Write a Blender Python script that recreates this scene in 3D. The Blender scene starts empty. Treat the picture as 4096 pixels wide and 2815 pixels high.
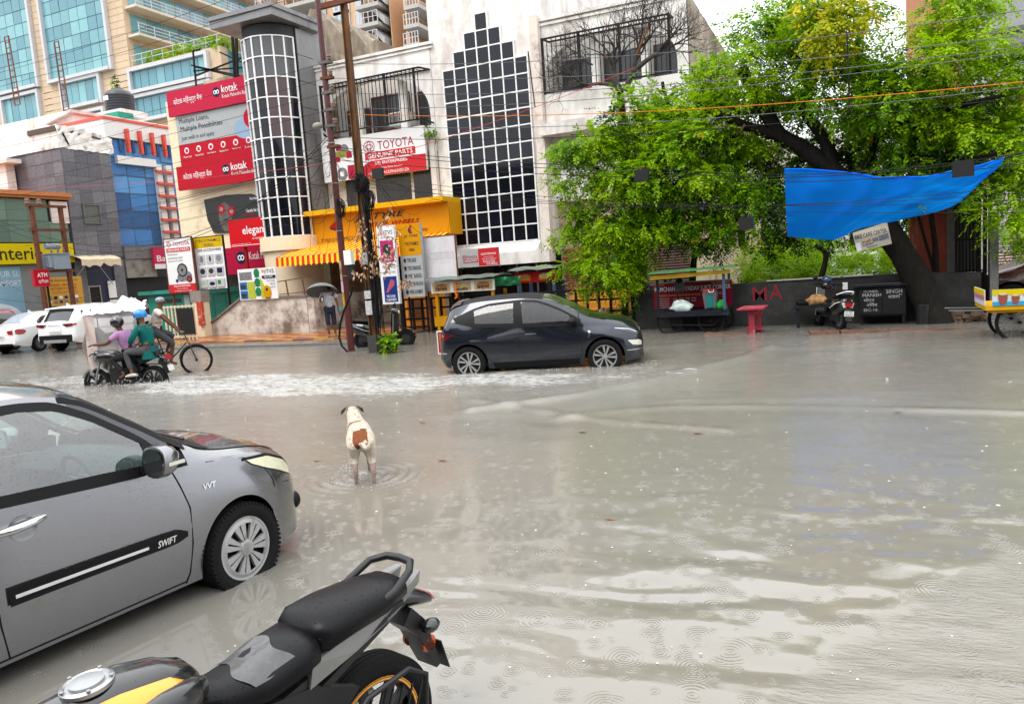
import bpy,bmesh,math,random
import numpy as np
from mathutils import Vector,Matrix
random.seed(7)
rng=np.random.default_rng(11)
sc=bpy.context.scene
col=sc.collection
R=math.radians
pi=math.pi
FPX,CXP,CYP,CAMH=3000.0,2048.0,1407.5,1.95
_p,_r,_t=R(6.65),R(4.09),R(24.2)
_fw=np.array([0,math.cos(_p),-math.sin(_p)])
_rt=np.array([1.0,0,0]);_up=np.cross(_rt,_fw)
_rt,_up=math.cos(_r)*_rt-math.sin(_r)*_up,math.cos(_r)*_up+math.sin(_r)*_rt
_M=np.array([[math.cos(_t),-math.sin(_t),0],[math.sin(_t),math.cos(_t),0],[0,0,1]])
FW,RT,UP=_M@_fw,_M@_rt,_M@_up
CAM=np.array([0,0,CAMH])
cd=bpy.data.cameras.new('camera');cam=bpy.data.objects.new('camera',cd);col.objects.link(cam)
cd.sensor_width=36.0;cd.lens=FPX/4096*36.0;cd.clip_start=0.05;cd.clip_end=3000
cam.matrix_world=Matrix([[RT[0],UP[0],-FW[0],0],[RT[1],UP[1],-FW[1],0],[RT[2],UP[2],-FW[2],CAMH],[0,0,0,1]])
sc.camera=cam
SUN_EL,SUN_ROT=R(58),R(200)
w=bpy.data.worlds.new("World");sc.world=w;w.use_nodes=True
nt=w.node_tree;N=nt.nodes;N.clear()
out=N.new('ShaderNodeOutputWorld');bg=N.new('ShaderNodeBackground')
sky=N.new('ShaderNodeTexSky');sky.sky_type='NISHITA';sky.sun_disc=False
sky.sun_elevation=SUN_EL;sky.sun_rotation=SUN_ROT;sky.dust_density=6.0;sky.air_density=1.0;sky.ozone_density=1.0
tc=N.new('ShaderNodeTexCoord');sep=N.new('ShaderNodeSeparateXYZ');nt.links.new(tc.outputs['Generated'],sep.inputs[0])
ramp=N.new('ShaderNodeValToRGB')
ramp.color_ramp.elements[0].position=0.0;ramp.color_ramp.elements[0].color=(6.4,6.6,6.9,1)
ramp.color_ramp.elements[1].position=1.0;ramp.color_ramp.elements[1].color=(13.2,13.4,13.6,1)
nt.links.new(sep.outputs['Z'],ramp.inputs[0])
nz=N.new('ShaderNodeTexNoise');nz.inputs['Scale'].default_value=2.6;nz.inputs['Detail'].default_value=5
nt.links.new(tc.outputs['Generated'],nz.inputs['Vector'])
nr=N.new('ShaderNodeMapRange');nr.inputs['To Min'].default_value=0.86;nr.inputs['To Max'].default_value=1.14
nt.links.new(nz.outputs['Fac'],nr.inputs['Value'])
mul=N.new('ShaderNodeMix');mul.data_type='RGBA';mul.blend_type='MULTIPLY';mul.inputs['Factor'].default_value=1.0
nt.links.new(ramp.outputs['Color'],mul.inputs['A']);nt.links.new(nr.outputs['Result'],mul.inputs['B'])
mx=N.new('ShaderNodeMix');mx.data_type='RGBA';mx.inputs['Factor'].default_value=0.93
nt.links.new(sky.outputs['Color'],mx.inputs['A']);nt.links.new(mul.outputs['Result'],mx.inputs['B'])
nt.links.new(mx.outputs['Result'],bg.inputs['Color']);bg.inputs['Strength'].default_value=0.10
nt.links.new(bg.outputs[0],out.inputs[0])
sd=bpy.data.lights.new('sun','SUN');sun=bpy.data.objects.new('sun',sd);col.objects.link(sun)
sd.energy=0.7;sd.angle=R(25);sd.color=(1.0,0.97,0.93)
_sdv=Vector((math.sin(SUN_ROT)*math.cos(SUN_EL),math.cos(SUN_ROT)*math.cos(SUN_EL),math.sin(SUN_EL)))
sun.rotation_euler=(-_sdv).to_track_quat('-Z','Y').to_euler()
vs=sc.view_settings
vs.view_transform='Standard';vs.look='None';vs.gamma=1.0;vs.use_curve_mapping=False
vs.exposure=1.35
sc.cycles.max_bounces=8;sc.cycles.transparent_max_bounces=16
sc.cycles.use_denoising=True
def ray(x,y):return FW+RT*(x-CXP)/FPX-UP*(y-CYP)/FPX
def GY(x,y,Y):d=ray(x,y);return CAM+d*Y/d[1]
def GX(x,y,X):d=ray(x,y);return CAM+d*X/d[0]
def GZ(x,y,z=0.0):d=ray(x,y);return CAM+d*(z-CAMH)/d[2]
def lin(c):
 c=c/255.0
 return c/12.92 if c<=0.04045 else((c+0.055)/1.055)**2.4
def hx(s,k=1.0):
 s=s.lstrip('#');return tuple(min(1.0,lin(int(s[i:i+2],16))*k)for i in(0,2,4))
MATS={}
def mat(name,rgb=(.5,.5,.5),rough=.6,metal=0.0,var=.12,vscale=6.0,bump=0.0,bscale=40.0,coat=0.0,spec=.5,grime=None,gscale=1.5,gamt=.5,stretch=None,emit=None,trans=0.0,ior=1.45,alpha=1.0):
 ""
 if name in MATS:return MATS[name]
 m=bpy.data.materials.new(name);m.use_nodes=True
 t=m.node_tree;b=t.nodes['Principled BSDF'];L=t.links.new
 b.inputs['Roughness'].default_value=rough;b.inputs['Metallic'].default_value=metal
 b.inputs['Coat Weight'].default_value=coat;b.inputs['Coat Roughness'].default_value=.05
 b.inputs['Specular IOR Level'].default_value=.14 if(spec==.5 and rough>=.5)else spec;b.inputs['IOR'].default_value=ior
 b.inputs['Transmission Weight'].default_value=trans;b.inputs['Alpha'].default_value=alpha
 c=t.nodes.new('ShaderNodeTexCoord');vec=c.outputs['Object']
 if stretch:
  mp=t.nodes.new('ShaderNodeMapping');mp.inputs['Scale'].default_value=stretch;L(vec,mp.inputs[0]);vec=mp.outputs[0]
 n1=t.nodes.new('ShaderNodeTexNoise');n1.inputs['Scale'].default_value=vscale;n1.inputs['Detail'].default_value=6;n1.inputs['Roughness'].default_value=.6
 L(vec,n1.inputs['Vector'])
 r1=t.nodes.new('ShaderNodeMapRange');r1.inputs['From Min'].default_value=.25;r1.inputs['From Max'].default_value=.75
 r1.inputs['To Min'].default_value=1-var;r1.inputs['To Max'].default_value=1+var;L(n1.outputs['Fac'],r1.inputs['Value'])
 mm=t.nodes.new('ShaderNodeMix');mm.data_type='RGBA';mm.blend_type='MULTIPLY';mm.inputs['Factor'].default_value=1
 mm.inputs['A'].default_value=(*rgb,1);L(r1.outputs['Result'],mm.inputs['B'])
 res=mm.outputs['Result']
 if grime:
  n2=t.nodes.new('ShaderNodeTexNoise');n2.inputs['Scale'].default_value=gscale;n2.inputs['Detail'].default_value=8;n2.inputs['Roughness'].default_value=.68
  L(vec,n2.inputs['Vector'])
  r2=t.nodes.new('ShaderNodeMapRange');r2.inputs['From Min'].default_value=.62-gamt*.3;r2.inputs['From Max'].default_value=.74-gamt*.2;L(n2.outputs['Fac'],r2.inputs['Value'])
  g=t.nodes.new('ShaderNodeMix');g.data_type='RGBA';L(r2.outputs['Result'],g.inputs['Factor']);L(res,g.inputs['A']);g.inputs['B'].default_value=(*grime,1)
  res=g.outputs['Result']
 L(res,b.inputs['Base Color'])
 if bump:
  n3=t.nodes.new('ShaderNodeTexNoise');n3.inputs['Scale'].default_value=bscale;n3.inputs['Detail'].default_value=5;L(vec,n3.inputs['Vector'])
  bp=t.nodes.new('ShaderNodeBump');bp.inputs['Strength'].default_value=bump;bp.inputs['Distance'].default_value=.02;L(n3.outputs['Fac'],bp.inputs['Height']);L(bp.outputs['Normal'],b.inputs['Normal'])
 if emit:
  b.inputs['Emission Color'].default_value=(*emit[0],1);b.inputs['Emission Strength'].default_value=emit[1]
 MATS[name]=m
 return m
def flat(name,hexs,rough=.5,k=.62,**kw):
 ""
 return mat(name,hx(hexs,k),rough,var=kw.pop('var',.06),**kw)
class MB:
 def __init__(s):s.v=[];s.f=[];s.m=[]
 def add(s,vs,fs,mi=0):
  b=len(s.v);s.v+=[tuple(map(float,p))for p in vs];s.f+=[tuple(b+i for i in f)for f in fs];s.m+=[mi]*len(fs);return s
 def box(s,x0,x1,y0,y1,z0,z1,mi=0):
  x0,x1=sorted((x0,x1));y0,y1=sorted((y0,y1));z0,z1=sorted((z0,z1))
  return s.add([(x0,y0,z0),(x1,y0,z0),(x1,y1,z0),(x0,y1,z0),(x0,y0,z1),(x1,y0,z1),(x1,y1,z1),(x0,y1,z1)],[(0,3,2,1),(4,5,6,7),(0,1,5,4),(1,2,6,5),(2,3,7,6),(3,0,4,7)],mi)
 def obox(s,c,size,M=None,mi=0):
  hx_,hy,hz=size[0]/2,size[1]/2,size[2]/2
  M=M or Matrix.Identity(3);c=Vector(c)
  vs=[c+M@Vector(p)for p in((-hx_,-hy,-hz),(hx_,-hy,-hz),(hx_,hy,-hz),(-hx_,hy,-hz),(-hx_,-hy,hz),(hx_,-hy,hz),(hx_,hy,hz),(-hx_,hy,hz))]
  return s.add(vs,[(0,3,2,1),(4,5,6,7),(0,1,5,4),(1,2,6,5),(2,3,7,6),(3,0,4,7)],mi)
 def bar(s,a,b,wd,ht=None,mi=0):
  ""
  a,b=Vector(a),Vector(b);d=(b-a);l=d.length
  if l<1e-6:return s
  q=d.to_track_quat('X','Z').to_matrix()
  return s.obox((a+b)/2,(l,wd,ht or wd),q,mi)
 def poly(s,pts,mi=0):return s.add(pts,[tuple(range(len(pts)))],mi)
 def slab(s,pts,d,mi=0):
  ""
  n=len(pts);d=Vector(d);p=[Vector(q)for q in pts]
  fs=[tuple(range(n)),tuple(range(2*n-1,n-1,-1))]+[(i,i+n,(i+1)%n+n,(i+1)%n)for i in range(n)]
  return s.add(p+[q+d for q in p],fs,mi)
 def tube(s,pts,r,n=8,mi=0,cap=True,closed=False):
  P=[Vector(p)for p in pts];k=len(P);rr=r if hasattr(r,'__len__')else[r]*k
  T=[]
  for i in range(k):
   a=P[(i-1)%k]if closed or i else P[i];b=P[(i+1)%k]if closed or i<k-1 else P[i]
   t=b-a;T.append(t.normalized()if t.length>1e-9 else Vector((0,0,1)))
  nrm=T[0].orthogonal().normalized();vs=[]
  for i in range(k):
   nrm=nrm-T[i]*nrm.dot(T[i])
   if nrm.length<1e-6:nrm=T[i].orthogonal()
   nrm.normalize();bn=T[i].cross(nrm)
   vs+=[P[i]+(nrm*math.cos(2*pi*j/n)+bn*math.sin(2*pi*j/n))*rr[i]for j in range(n)]
  fs=[]
  for i in range(k if closed else k-1):
   i2=(i+1)%k
   fs+=[(i*n+j,i*n+(j+1)%n,i2*n+(j+1)%n,i2*n+j)for j in range(n)]
  if cap and not closed:fs+=[tuple(range(n-1,-1,-1)),tuple((k-1)*n+j for j in range(n))]
  return s.add(vs,fs,mi)
 def lathe(s,prof,n=24,M=None,mi=0,a0=0,a1=2*pi):
  ""
  M=M or Matrix.Identity(4);full=abs(a1-a0-2*pi)<1e-6;nn=n if full else n+1;vs=[]
  for(r,h)in prof:vs+=[M@Vector((r*math.cos(a0+(a1-a0)*j/n),r*math.sin(a0+(a1-a0)*j/n),h))for j in range(nn)]
  fs=[]
  for i in range(len(prof)-1):
   for j in range(n):
    j2=(j+1)%nn
    fs.append((i*nn+j,i*nn+j2,(i+1)*nn+j2,(i+1)*nn+j))
  return s.add(vs,fs,mi)
 def grid(s,P,mi=0,closed=False,flip=False):
  a,b=len(P),len(P[0]);vs=[q for row in P for q in row];fs=[]
  for i in range(a-1):
   for j in range(b if closed else b-1):
    f=(i*b+j,i*b+(j+1)%b,(i+1)*b+(j+1)%b,(i+1)*b+j)
    fs.append(f[::-1]if flip else f)
  return s.add(vs,fs,mi)
 def ball(s,c,r,nu=12,nv=8,mi=0,M=None):
  rx,ry,rz=r if hasattr(r,'__len__')else(r,r,r);c=Vector(c);M=M or Matrix.Identity(3);P=[]
  for i in range(nv+1):
   th=pi*i/nv
   P.append([c+M@Vector((rx*math.sin(th)*math.cos(2*pi*j/nu),ry*math.sin(th)*math.sin(2*pi*j/nu),rz*math.cos(th)))for j in range(nu)])
  return s.grid(P,mi,closed=True,flip=True)
 def build(s,name,mats,parent=None,smooth=False,origin=None,angle=40,local=False):
  me=bpy.data.meshes.new(name);me.from_pydata(s.v,[],s.f)
  for m in(mats if isinstance(mats,(list,tuple))else[mats]):me.materials.append(m)
  if any(s.m):me.polygons.foreach_set('material_index',s.m)
  if smooth:
   me.polygons.foreach_set('use_smooth',[True]*len(me.polygons));me.set_sharp_from_angle(angle=R(angle))
  me.update()
  o=bpy.data.objects.new(name,me);col.objects.link(o)
  if parent is not None:put(o,parent,local)
  elif origin is not None:
   ov=Vector(origin);me.transform(Matrix.Translation(-ov));o.location=ov
  return o
def put(o,parent,local=False):
 ""
 o.parent=parent
 if not local:
  off=Vector(parent.location);p=parent.parent
  while p is not None:off+=Vector(p.location);p=p.parent
  if o.type=='MESH':o.data.transform(Matrix.Translation(-off))
  else:o.location=Vector(o.location)-off
def tag(o,label=None,cat=None,group=None,kind=None):
 if label:o['label']=label
 if cat:o['category']=cat
 if group:o['group']=group
 if kind:o['kind']=kind
 return o
def thing(name,label,cat,loc=(0,0,0),rz=0.0,group=None):
 o=bpy.data.objects.new(name,None);col.objects.link(o);o.empty_display_size=.2
 o.location=loc;o.rotation_euler=(0,0,rz)
 return tag(o,label,cat,group)
def solo(mb,name,mats,label,cat,origin,group=None,smooth=False):
 return tag(mb.build(name,mats,None,smooth,origin),label,cat,group)
def copy_tree(o,parent=None):
 c=o.copy();col.objects.link(c);c.parent=parent
 for ch in list(o.children):copy_tree(ch,c)
 return c
def share(name,o,parent,loc=None):
 ""
 c=o.copy();c.name=name;col.objects.link(c);c.parent=parent
 if loc is not None:c.location=loc
 return c
_TXT={}
def text_mesh(body,bold=False,shear=0.0):
 k=(body,bold,shear)
 if k in _TXT:return _TXT[k]
 cu=bpy.data.curves.new('t','FONT');cu.body=body;cu.resolution_u=2;cu.shear=shear
 if bold:cu.offset=0.011
 ob=bpy.data.objects.new('t',cu);col.objects.link(ob)
 dg=bpy.context.evaluated_depsgraph_get();dg.update()
 me=bpy.data.meshes.new_from_object(ob.evaluated_get(dg))
 vs=[tuple(v.co)for v in me.vertices];fs=[tuple(p.vertices)for p in me.polygons]
 bpy.data.objects.remove(ob);bpy.data.curves.remove(cu);bpy.data.meshes.remove(me)
 _TXT[k]=(vs,fs);return _TXT[k]
def put_text(mb,body,o,xd,ud,width,height,mi=0,bold=True,shear=0.0,depth=0.0):
 ""
 vs,fs=text_mesh(body,bold,shear)
 if not vs:return
 a=np.array(vs);lo,hi=a.min(0),a.max(0);s=(hi-lo);s[s<1e-6]=1
 o,xd,ud=np.array(o),np.array(xd),np.array(ud)
 q=o+np.outer((a[:,0]-lo[0])/s[0]*width,xd)+np.outer((a[:,1]-lo[1])/s[1]*height,ud)
 mb.add([tuple(p)for p in q],fs,mi)
 if depth:
  nrm=np.cross(xd,ud)
  mb.add([tuple(p-nrm*depth)for p in q],[f[::-1]for f in fs],mi)
  ed={}
  for f in fs:
   for i in range(len(f)):
    e=(f[i],f[(i+1)%len(f)]);r_=(e[1],e[0])
    if r_ in ed:del ed[r_]
    else:ed[e]=1
  n=len(q);b=len(mb.v)-2*n
  for(i,j)in ed:mb.f.append((b+j,b+i,b+i+n,b+j+n));mb.m.append(mi)
M_BLACK=mat('black_rubber',(.010,.010,.0105),.75,bump=.3,bscale=120)
M_BLKPLA=mat('black_plastic',(.009,.009,.010),.42,bump=.1,bscale=200)
M_STEEL=mat('steel',(.36,.365,.37),.35,.8)
M_CHROME=mat('chrome',(.62,.63,.64),.10,1.0,var=.03)
M_BLACKIRON=mat('black_iron',(.010,.010,.011),.5,.2,grime=(.035,.017,.01),gamt=.3,gscale=9)
M_WHITE=mat('white_paint',(.78,.77,.75),.5,var=.05)
M_WIRE=mat('cable',(.010,.010,.011),.55)
M_WIREGREY=mat('bare_conductor',(.10,.10,.11),.5,.3)

# ================================================================== the setting: ground, flood water, pavement
def vnoise(x,y,seed=0):
 xi=np.floor(x).astype(np.int64);yi=np.floor(y).astype(np.int64);xf=x-xi;yf=y-yi
 def h(a,b):
  n=(a*374761393+b*668265263+seed*982451653)&0x7fffffff
  n=((n^(n>>13))*1274126177)&0x7fffffff
  return((n^(n>>16))&0xffff)/65535.0
 u=xf*xf*(3-2*xf);v=yf*yf*(3-2*yf)
 return(h(xi,yi)*(1-u)+h(xi+1,yi)*u)*(1-v)+(h(xi,yi+1)*(1-u)+h(xi+1,yi+1)*u)*v
def fbm(x,y,seed=0,o=4):
 s=0;a=.5
 for i in range(o):s=s+a*vnoise(x*2**i,y*2**i,seed+i*17);a*=.5
 return s
M_ASPH=mat('wet_asphalt',(.05,.05,.048),.35,bump=.4,bscale=60)
solo(MB().box(-600,600,-600,600,-.6,-.45),'ground',M_ASPH,None,None,(0,0,-.45))['kind']='structure'
def segdist(x,y,pts):
 d=np.full(x.shape,1e9);side=np.zeros(x.shape)
 for(ax,ay),(bx,by)in zip(pts[:-1],pts[1:]):
  dx,dy=bx-ax,by-ay;l2=dx*dx+dy*dy
  t=np.clip(((x-ax)*dx+(y-ay)*dy)/l2,0,1)
  dd=np.hypot(x-ax-t*dx,y-ay-t*dy);m=dd<d
  side=np.where(m,np.sign(dx*(y-ay)-dy*(x-ax)),side);d=np.minimum(d,dd)
 return d,side
def gpx(l):return[tuple(GZ(a,b)[:2])for a,b in l]
BOW=gpx([(1900,1640),(2300,1585),(2700,1500),(2980,1430),(3080,1385)])
CREST=gpx([(2250,1668),(2450,1640),(2700,1625),(3300,1622),(4096,1650),(4700,1700)])
CREST2=gpx([(1900,1600),(2150,1640),(2500,1690),(2900,1720)])
FRONT=gpx([(4500,2050),(4096,2180),(3760,2290),(3600,2420),(3300,2560),(3120,2700),(3000,2900)])
WAKE_CAR=gpx([(700,1560),(1300,1545),(1800,1510),(2200,1490),(2560,1462)])
WAKE_BIKE=gpx([(-300,1600),(150,1530),(420,1520),(640,1530),(1000,1525),(1500,1545)])
DOGP=GZ(1455,1905)
def water_fields(x,y):
 fx,fy=FW[0]/math.hypot(FW[0],FW[1]),FW[1]/math.hypot(FW[0],FW[1])
 d=x*fx+y*fy;l=x*fy-y*fx
 r=np.hypot(x,y)
 near=np.exp(-((d-3.9)/2.3)**2)*1/(1+np.exp(-(l+.1)*2.2))
 w1=vnoise(x*.7,y*.7,3);w2=fbm(x*.9+7,y*.9,5,3);w3=fbm(x*1.7+3,y*1.7,8,2)
 dw_=d+.22*l+.55*(w2-.45)+.16*(w3-.4);lw_=l+.5*(w1-.5)
 def sw_(a,b_,sd):return.5*(vnoise(dw_/a,lw_/b_,sd)+vnoise(dw_/a*.93+lw_/b_*.37+9.3,lw_/b_*.91-dw_/a*.21+4.1,sd+1))-.5
 h=near*(.036*sw_(.24,.80,101)+.017*sw_(.13,.34,107)+.004*sw_(.06,.16,109))+.016*(1-near)*sw_(.42,1.1,111)*np.clip((r-2)/4,.2,1)
 mid=np.clip((r-6)/5,0,1)*np.clip((40-r)/15,0,1)
 h=h+mid*.016*sw_(.35,.8,121)+mid*.012*sw_(.8,2.2,131)
 foam=np.zeros(x.shape);chop=.03+.55*mid
 db,sb=segdist(x,y,BOW);h=h+.05*np.exp(-(db/.16)**2)*(.7+.6*w1);foam+=.4*np.exp(-(db/.16)**2)*(vnoise(x*2,y*2,31)>.45)
 dc,s2=segdist(x,y,CREST);h=h+.020*np.exp(-(dc/.12)**2)*np.clip(w1*2.2-.5,0,1.3)-.012*np.exp(-((dc-.25)/.2)**2)
 d2,s3=segdist(x,y,CREST2);h=h+.02*np.exp(-(d2/.12)**2)
 df,sf=segdist(x,y,FRONT)
 vx,vy=x,y;dz_=-CAMH;kk=vx*FW[0]+vy*FW[1]+dz_*FW[2];kk=np.where(kk>.3,kk,1e9)
 ppx=CXP+FPX*(vx*RT[0]+vy*RT[1]+dz_*RT[2])/kk;ppy=CYP-FPX*(vx*UP[0]+vy*UP[1]+dz_*UP[2])/kk
 fy_=np.interp(ppx,[2700,3000,3120,3300,3600,3760,4096,4600],[3200,2860,2700,2560,2420,2290,2180,2040])
 fy_=fy_+90*(vnoise(x*2.3,y*2.3,47)-.5)+50*(vnoise(x*6,y*6,48)-.5)
 soft=np.where((kk<20)&(ppx>2700),np.clip((ppy-fy_)/90,0,1),0)*(.35+.9*vnoise(x*1.6,y*1.6,49))
 h=h+soft*(.016*(fbm(x*3.4,y*3.4,41,3)-.45)+.014*(fbm((d*.8+l*.6)/.16+2*w2,(l*.8-d*.6)/.34,43,2)-.4))+.007*(vnoise(x*5,y*5,46))*np.exp(-(df/.09)**2)*(r<8)*(ppx>2800)
 foam+=soft*.75*np.clip((fbm(x*1.6,y*1.6,51,3)-.38)*4,0,1);chop=chop+.7*soft
 dw,s4=segdist(x,y,WAKE_CAR);k=np.exp(-(dw/1.35)**2);h=h+k*.035*(fbm(x*3.5,y*3.5,61,4)-.42);foam+=.95*k*np.clip(fbm(x*.9,y*2.2,63,3)*2.6-.62,0,1.2);chop=chop+1.2*k
 dk,s5=segdist(x,y,WAKE_BIKE);k=np.exp(-(dk/1.4)**2);h=h+k*.06*(fbm(x*3,y*3,71,4)-.42);foam+=1.1*k*np.clip(fbm(x*.9,y*2.2,73,3)*2.6-.5,0,1.2);chop=chop+1.2*k
 kk=np.exp(-(np.hypot((x+9.5)/5.5,(y-11.2)/1.5))**2);foam+=.62*kk;chop=chop+1.0*kk
 kk=np.exp(-(np.hypot((x+4.5)/3.2,(y-11.6)/1.3))**2);foam+=.55*kk;chop=chop+1.0*kk
 dd=np.hypot(x-DOGP[0],y-DOGP[1]);kd=np.exp(-(dd/.42)**2);h=h+kd*.016*np.sin(dd*2*pi/.11)+kd*.01*(fbm(x*9,y*9,81,3)-.4);foam+=.5*kd;chop=chop+.8*kd
 pool=fbm(x*.35+3,y*.35,91,3)
 return h,np.clip(foam,0,1.4),np.clip(chop,0,2),pool
az0=math.atan2(FW[1],FW[0])
ang=np.concatenate([np.linspace(az0-R(43),az0+R(43),620),np.linspace(az0+R(43),az0+2*pi-R(43),40)[1:-1]])
rad=np.concatenate([[.25,.6,.9],np.exp(np.linspace(math.log(1.15),math.log(26),470)),np.exp(np.linspace(math.log(26.6),math.log(110),40))])
A,RR=np.meshgrid(ang,rad)
XX,YY=RR*np.cos(A),RR*np.sin(A)
HH,FO,CH,PO=water_fields(XX,YY)
na,nr_=len(ang),len(rad)
me=bpy.data.meshes.new('water')
me.vertices.add(na*nr_);me.vertices.foreach_set('co',np.stack([XX,YY,HH],-1).astype(np.float32).ravel())
ii,jj=np.meshgrid(np.arange(nr_-1),np.arange(na),indexing='ij');j2=(jj+1)%na
Fq=np.stack([ii*na+jj,(ii+1)*na+jj,(ii+1)*na+j2,ii*na+j2],-1).reshape(-1,4)
me.loops.add(Fq.size);me.loops.foreach_set('vertex_index',Fq.ravel().astype(np.int32))
me.polygons.add(len(Fq));me.polygons.foreach_set('loop_start',np.arange(0,Fq.size,4,dtype=np.int32));me.polygons.foreach_set('loop_total',np.full(len(Fq),4,dtype=np.int32))
me.polygons.foreach_set('use_smooth',np.ones(len(Fq),dtype=bool));me.update()
for nm,arr in(('foam',FO),('chop',CH),('pool',PO)):
 a=me.attributes.new(nm,'FLOAT','POINT');a.data.foreach_set('value',arr.astype(np.float32).ravel())
water=bpy.data.objects.new('water',me);col.objects.link(water);water['kind']='structure'
m=bpy.data.materials.new('flood_water');m.use_nodes=True;t=m.node_tree;b=t.nodes['Principled BSDF'];L=t.links.new;NN=t.nodes.new
def math_(op,a,bb=None,c=None):
 n=NN('ShaderNodeMath');n.operation=op
 for i,v in enumerate((a,bb,c)):
  if v is None:continue
  if isinstance(v,(int,float)):n.inputs[i].default_value=v
  else:L(v,n.inputs[i])
 return n.outputs[0]
tcw=NN('ShaderNodeTexCoord').outputs['Object']
def attr(n):a=NN('ShaderNodeAttribute');a.attribute_name=n;return a.outputs['Fac']
foam,chop,pool=attr('foam'),attr('chop'),attr('pool')
mud=NN('ShaderNodeValToRGB');e=mud.color_ramp.elements
e[0].position=.3;e[0].color=(.172,.164,.144,1);e[1].position=.62;e[1].color=(.180,.164,.136,1)
L(pool,mud.inputs[0])
def noise(scale,detail=5,rough=.6,vec=tcw):
 n=NN('ShaderNodeTexNoise');n.inputs['Scale'].default_value=scale;n.inputs['Detail'].default_value=detail;n.inputs['Roughness'].default_value=rough;L(vec,n.inputs['Vector']);return n.outputs['Fac']
mpw=NN('ShaderNodeMapping');mpw.inputs['Rotation'].default_value=(0,0,-(az0-pi/2));mpw.inputs['Scale'].default_value=(.55,1.7,1);L(tcw,mpw.inputs[0])
fn=noise(9,8,.72,mpw.outputs[0]);fn2=noise(2.2,4,.6,mpw.outputs[0])
fm=math_('MULTIPLY',foam,math_('ADD',.62,math_('MULTIPLY',fn2,.75)))
th=math_('SUBTRACT',.80,math_('MULTIPLY',fm,.30))
fmask=NN('ShaderNodeMapRange');L(fn,fmask.inputs['Value']);L(th,fmask.inputs['From Min']);L(math_('ADD',th,.13),fmask.inputs['From Max'])
fz=math_('MULTIPLY',fmask.outputs[0],math_('MINIMUM',math_('MULTIPLY',foam,2.4),.72))
cm=NN('ShaderNodeMix');cm.data_type='RGBA';L(fz,cm.inputs['Factor']);L(mud.outputs['Color'],cm.inputs['A']);cm.inputs['B'].default_value=(.50,.50,.485,1)
L(cm.outputs['Result'],b.inputs['Base Color'])
b.inputs['IOR'].default_value=1.5;b.inputs['Specular IOR Level'].default_value=.82
L(math_('ADD',.018,math_('MULTIPLY',fz,.4)),b.inputs['Roughness'])
dn_=NN('ShaderNodeTexNoise');dn_.inputs['Scale'].default_value=7;L(tcw,dn_.inputs['Vector']);va_=NN('ShaderNodeVectorMath');va_.operation='MULTIPLY_ADD';va_.inputs[1].default_value=(.05,.05,0);L(dn_.outputs['Color'],va_.inputs[0]);L(tcw,va_.inputs[2]);tcd=va_.outputs[0]
rmod=math_('MULTIPLY',math_('SUBTRACT',noise(5,3),.26),4.2)
def rings(scale,freq,thr,seed):
 mp=NN('ShaderNodeMapping');mp.inputs['Location'].default_value=(seed,seed*.7,0);L(tcd,mp.inputs[0])
 v=NN('ShaderNodeTexVoronoi');v.voronoi_dimensions='2D';v.inputs['Scale'].default_value=scale;L(mp.outputs[0],v.inputs['Vector'])
 s=NN('ShaderNodeSeparateColor');L(v.outputs['Color'],s.inputs[0])
 rmax=math_('ADD',.10,math_('MULTIPLY',s.outputs['Red'],.34))
 dist=v.outputs['Distance']
 env=math_('MAXIMUM',math_('SUBTRACT',1.0,math_('DIVIDE',dist,rmax)),0.0)
 env=math_('POWER',env,.6)
 on=math_('GREATER_THAN',s.outputs['Green'],thr)
 wv=math_('SINE',math_('ADD',math_('MULTIPLY',dist,freq),math_('MULTIPLY',s.outputs['Blue'],6.0)))
 return math_('MULTIPLY',math_('MULTIPLY',wv,env),math_('MULTIPLY',on,rmod))
rg=math_('ADD',math_('MULTIPLY',rings(3.2,95,.45,0.0),.0008),math_('ADD',math_('MULTIPLY',rings(6.5,60,.35,31.0),.0006),math_('ADD',math_('MULTIPLY',rings(4.4,75,.45,52.0),.0006),math_('MULTIPLY',rings(2.1,120,.6,77.0),.0009))))
fine=noise(22,4,.6,mpw.outputs[0]);fine2=noise(70,3,.6)
ht=math_('ADD',rg,math_('MULTIPLY',math_('MULTIPLY',fine,chop),.010))
ht=math_('ADD',ht,math_('MULTIPLY',math_('MULTIPLY',fine2,chop),.0011))
ht=math_('ADD',ht,math_('MULTIPLY',fz,.012))
bp=NN('ShaderNodeBump');bp.inputs['Strength'].default_value=1.0;bp.inputs['Distance'].default_value=1.0;L(ht,bp.inputs['Height']);L(bp.outputs['Normal'],b.inputs['Normal'])
me.materials.append(m)
M_DROP=mat('splash',(.50,.50,.48),.25,var=.05)
mb=MB()
for i in range(300):
 px,py=random.uniform(-100,4250),1440+1300*random.random()**1.35
 p=GZ(px,py);k=np.linalg.norm(p-CAM)
 if k<3.6 or(-2.3<p[1]-4.2<1.2 and p[0]<-3.2 and k<6):continue
 s=random.uniform(.0035,.007)*(.6 if k<6 else(1 if k<9 else 1.25))*(1.6 if random.random()<.06 else 1)
 n=6;q=[]
 prof=[(s*1.9,-.001),(s*1.5,s*.10),(s*.8,s*.2),(s*.4,s*.38),(s*.02,s*.5)]
 mb.lathe(prof,n,Matrix.Translation((p[0],p[1],0)))
tag(mb.build('rain_splash',M_DROP,None,True),kind='stuff')
mb=MB()
def spray(c,n,sx,sy,hz,s0,s1):
 for i in range(n):
  x,y=c[0]+random.gauss(0,sx),c[1]+random.gauss(0,sy)
  z=max(0,random.random()**2*hz*math.exp(-((x-c[0])/sx)**2*.3));s=random.uniform(s0,s1)
  mb.ball((x,y,z),(s*random.uniform(.8,1.8),s*random.uniform(.8,1.8),s*random.uniform(.6,1.6)),6,4)
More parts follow.
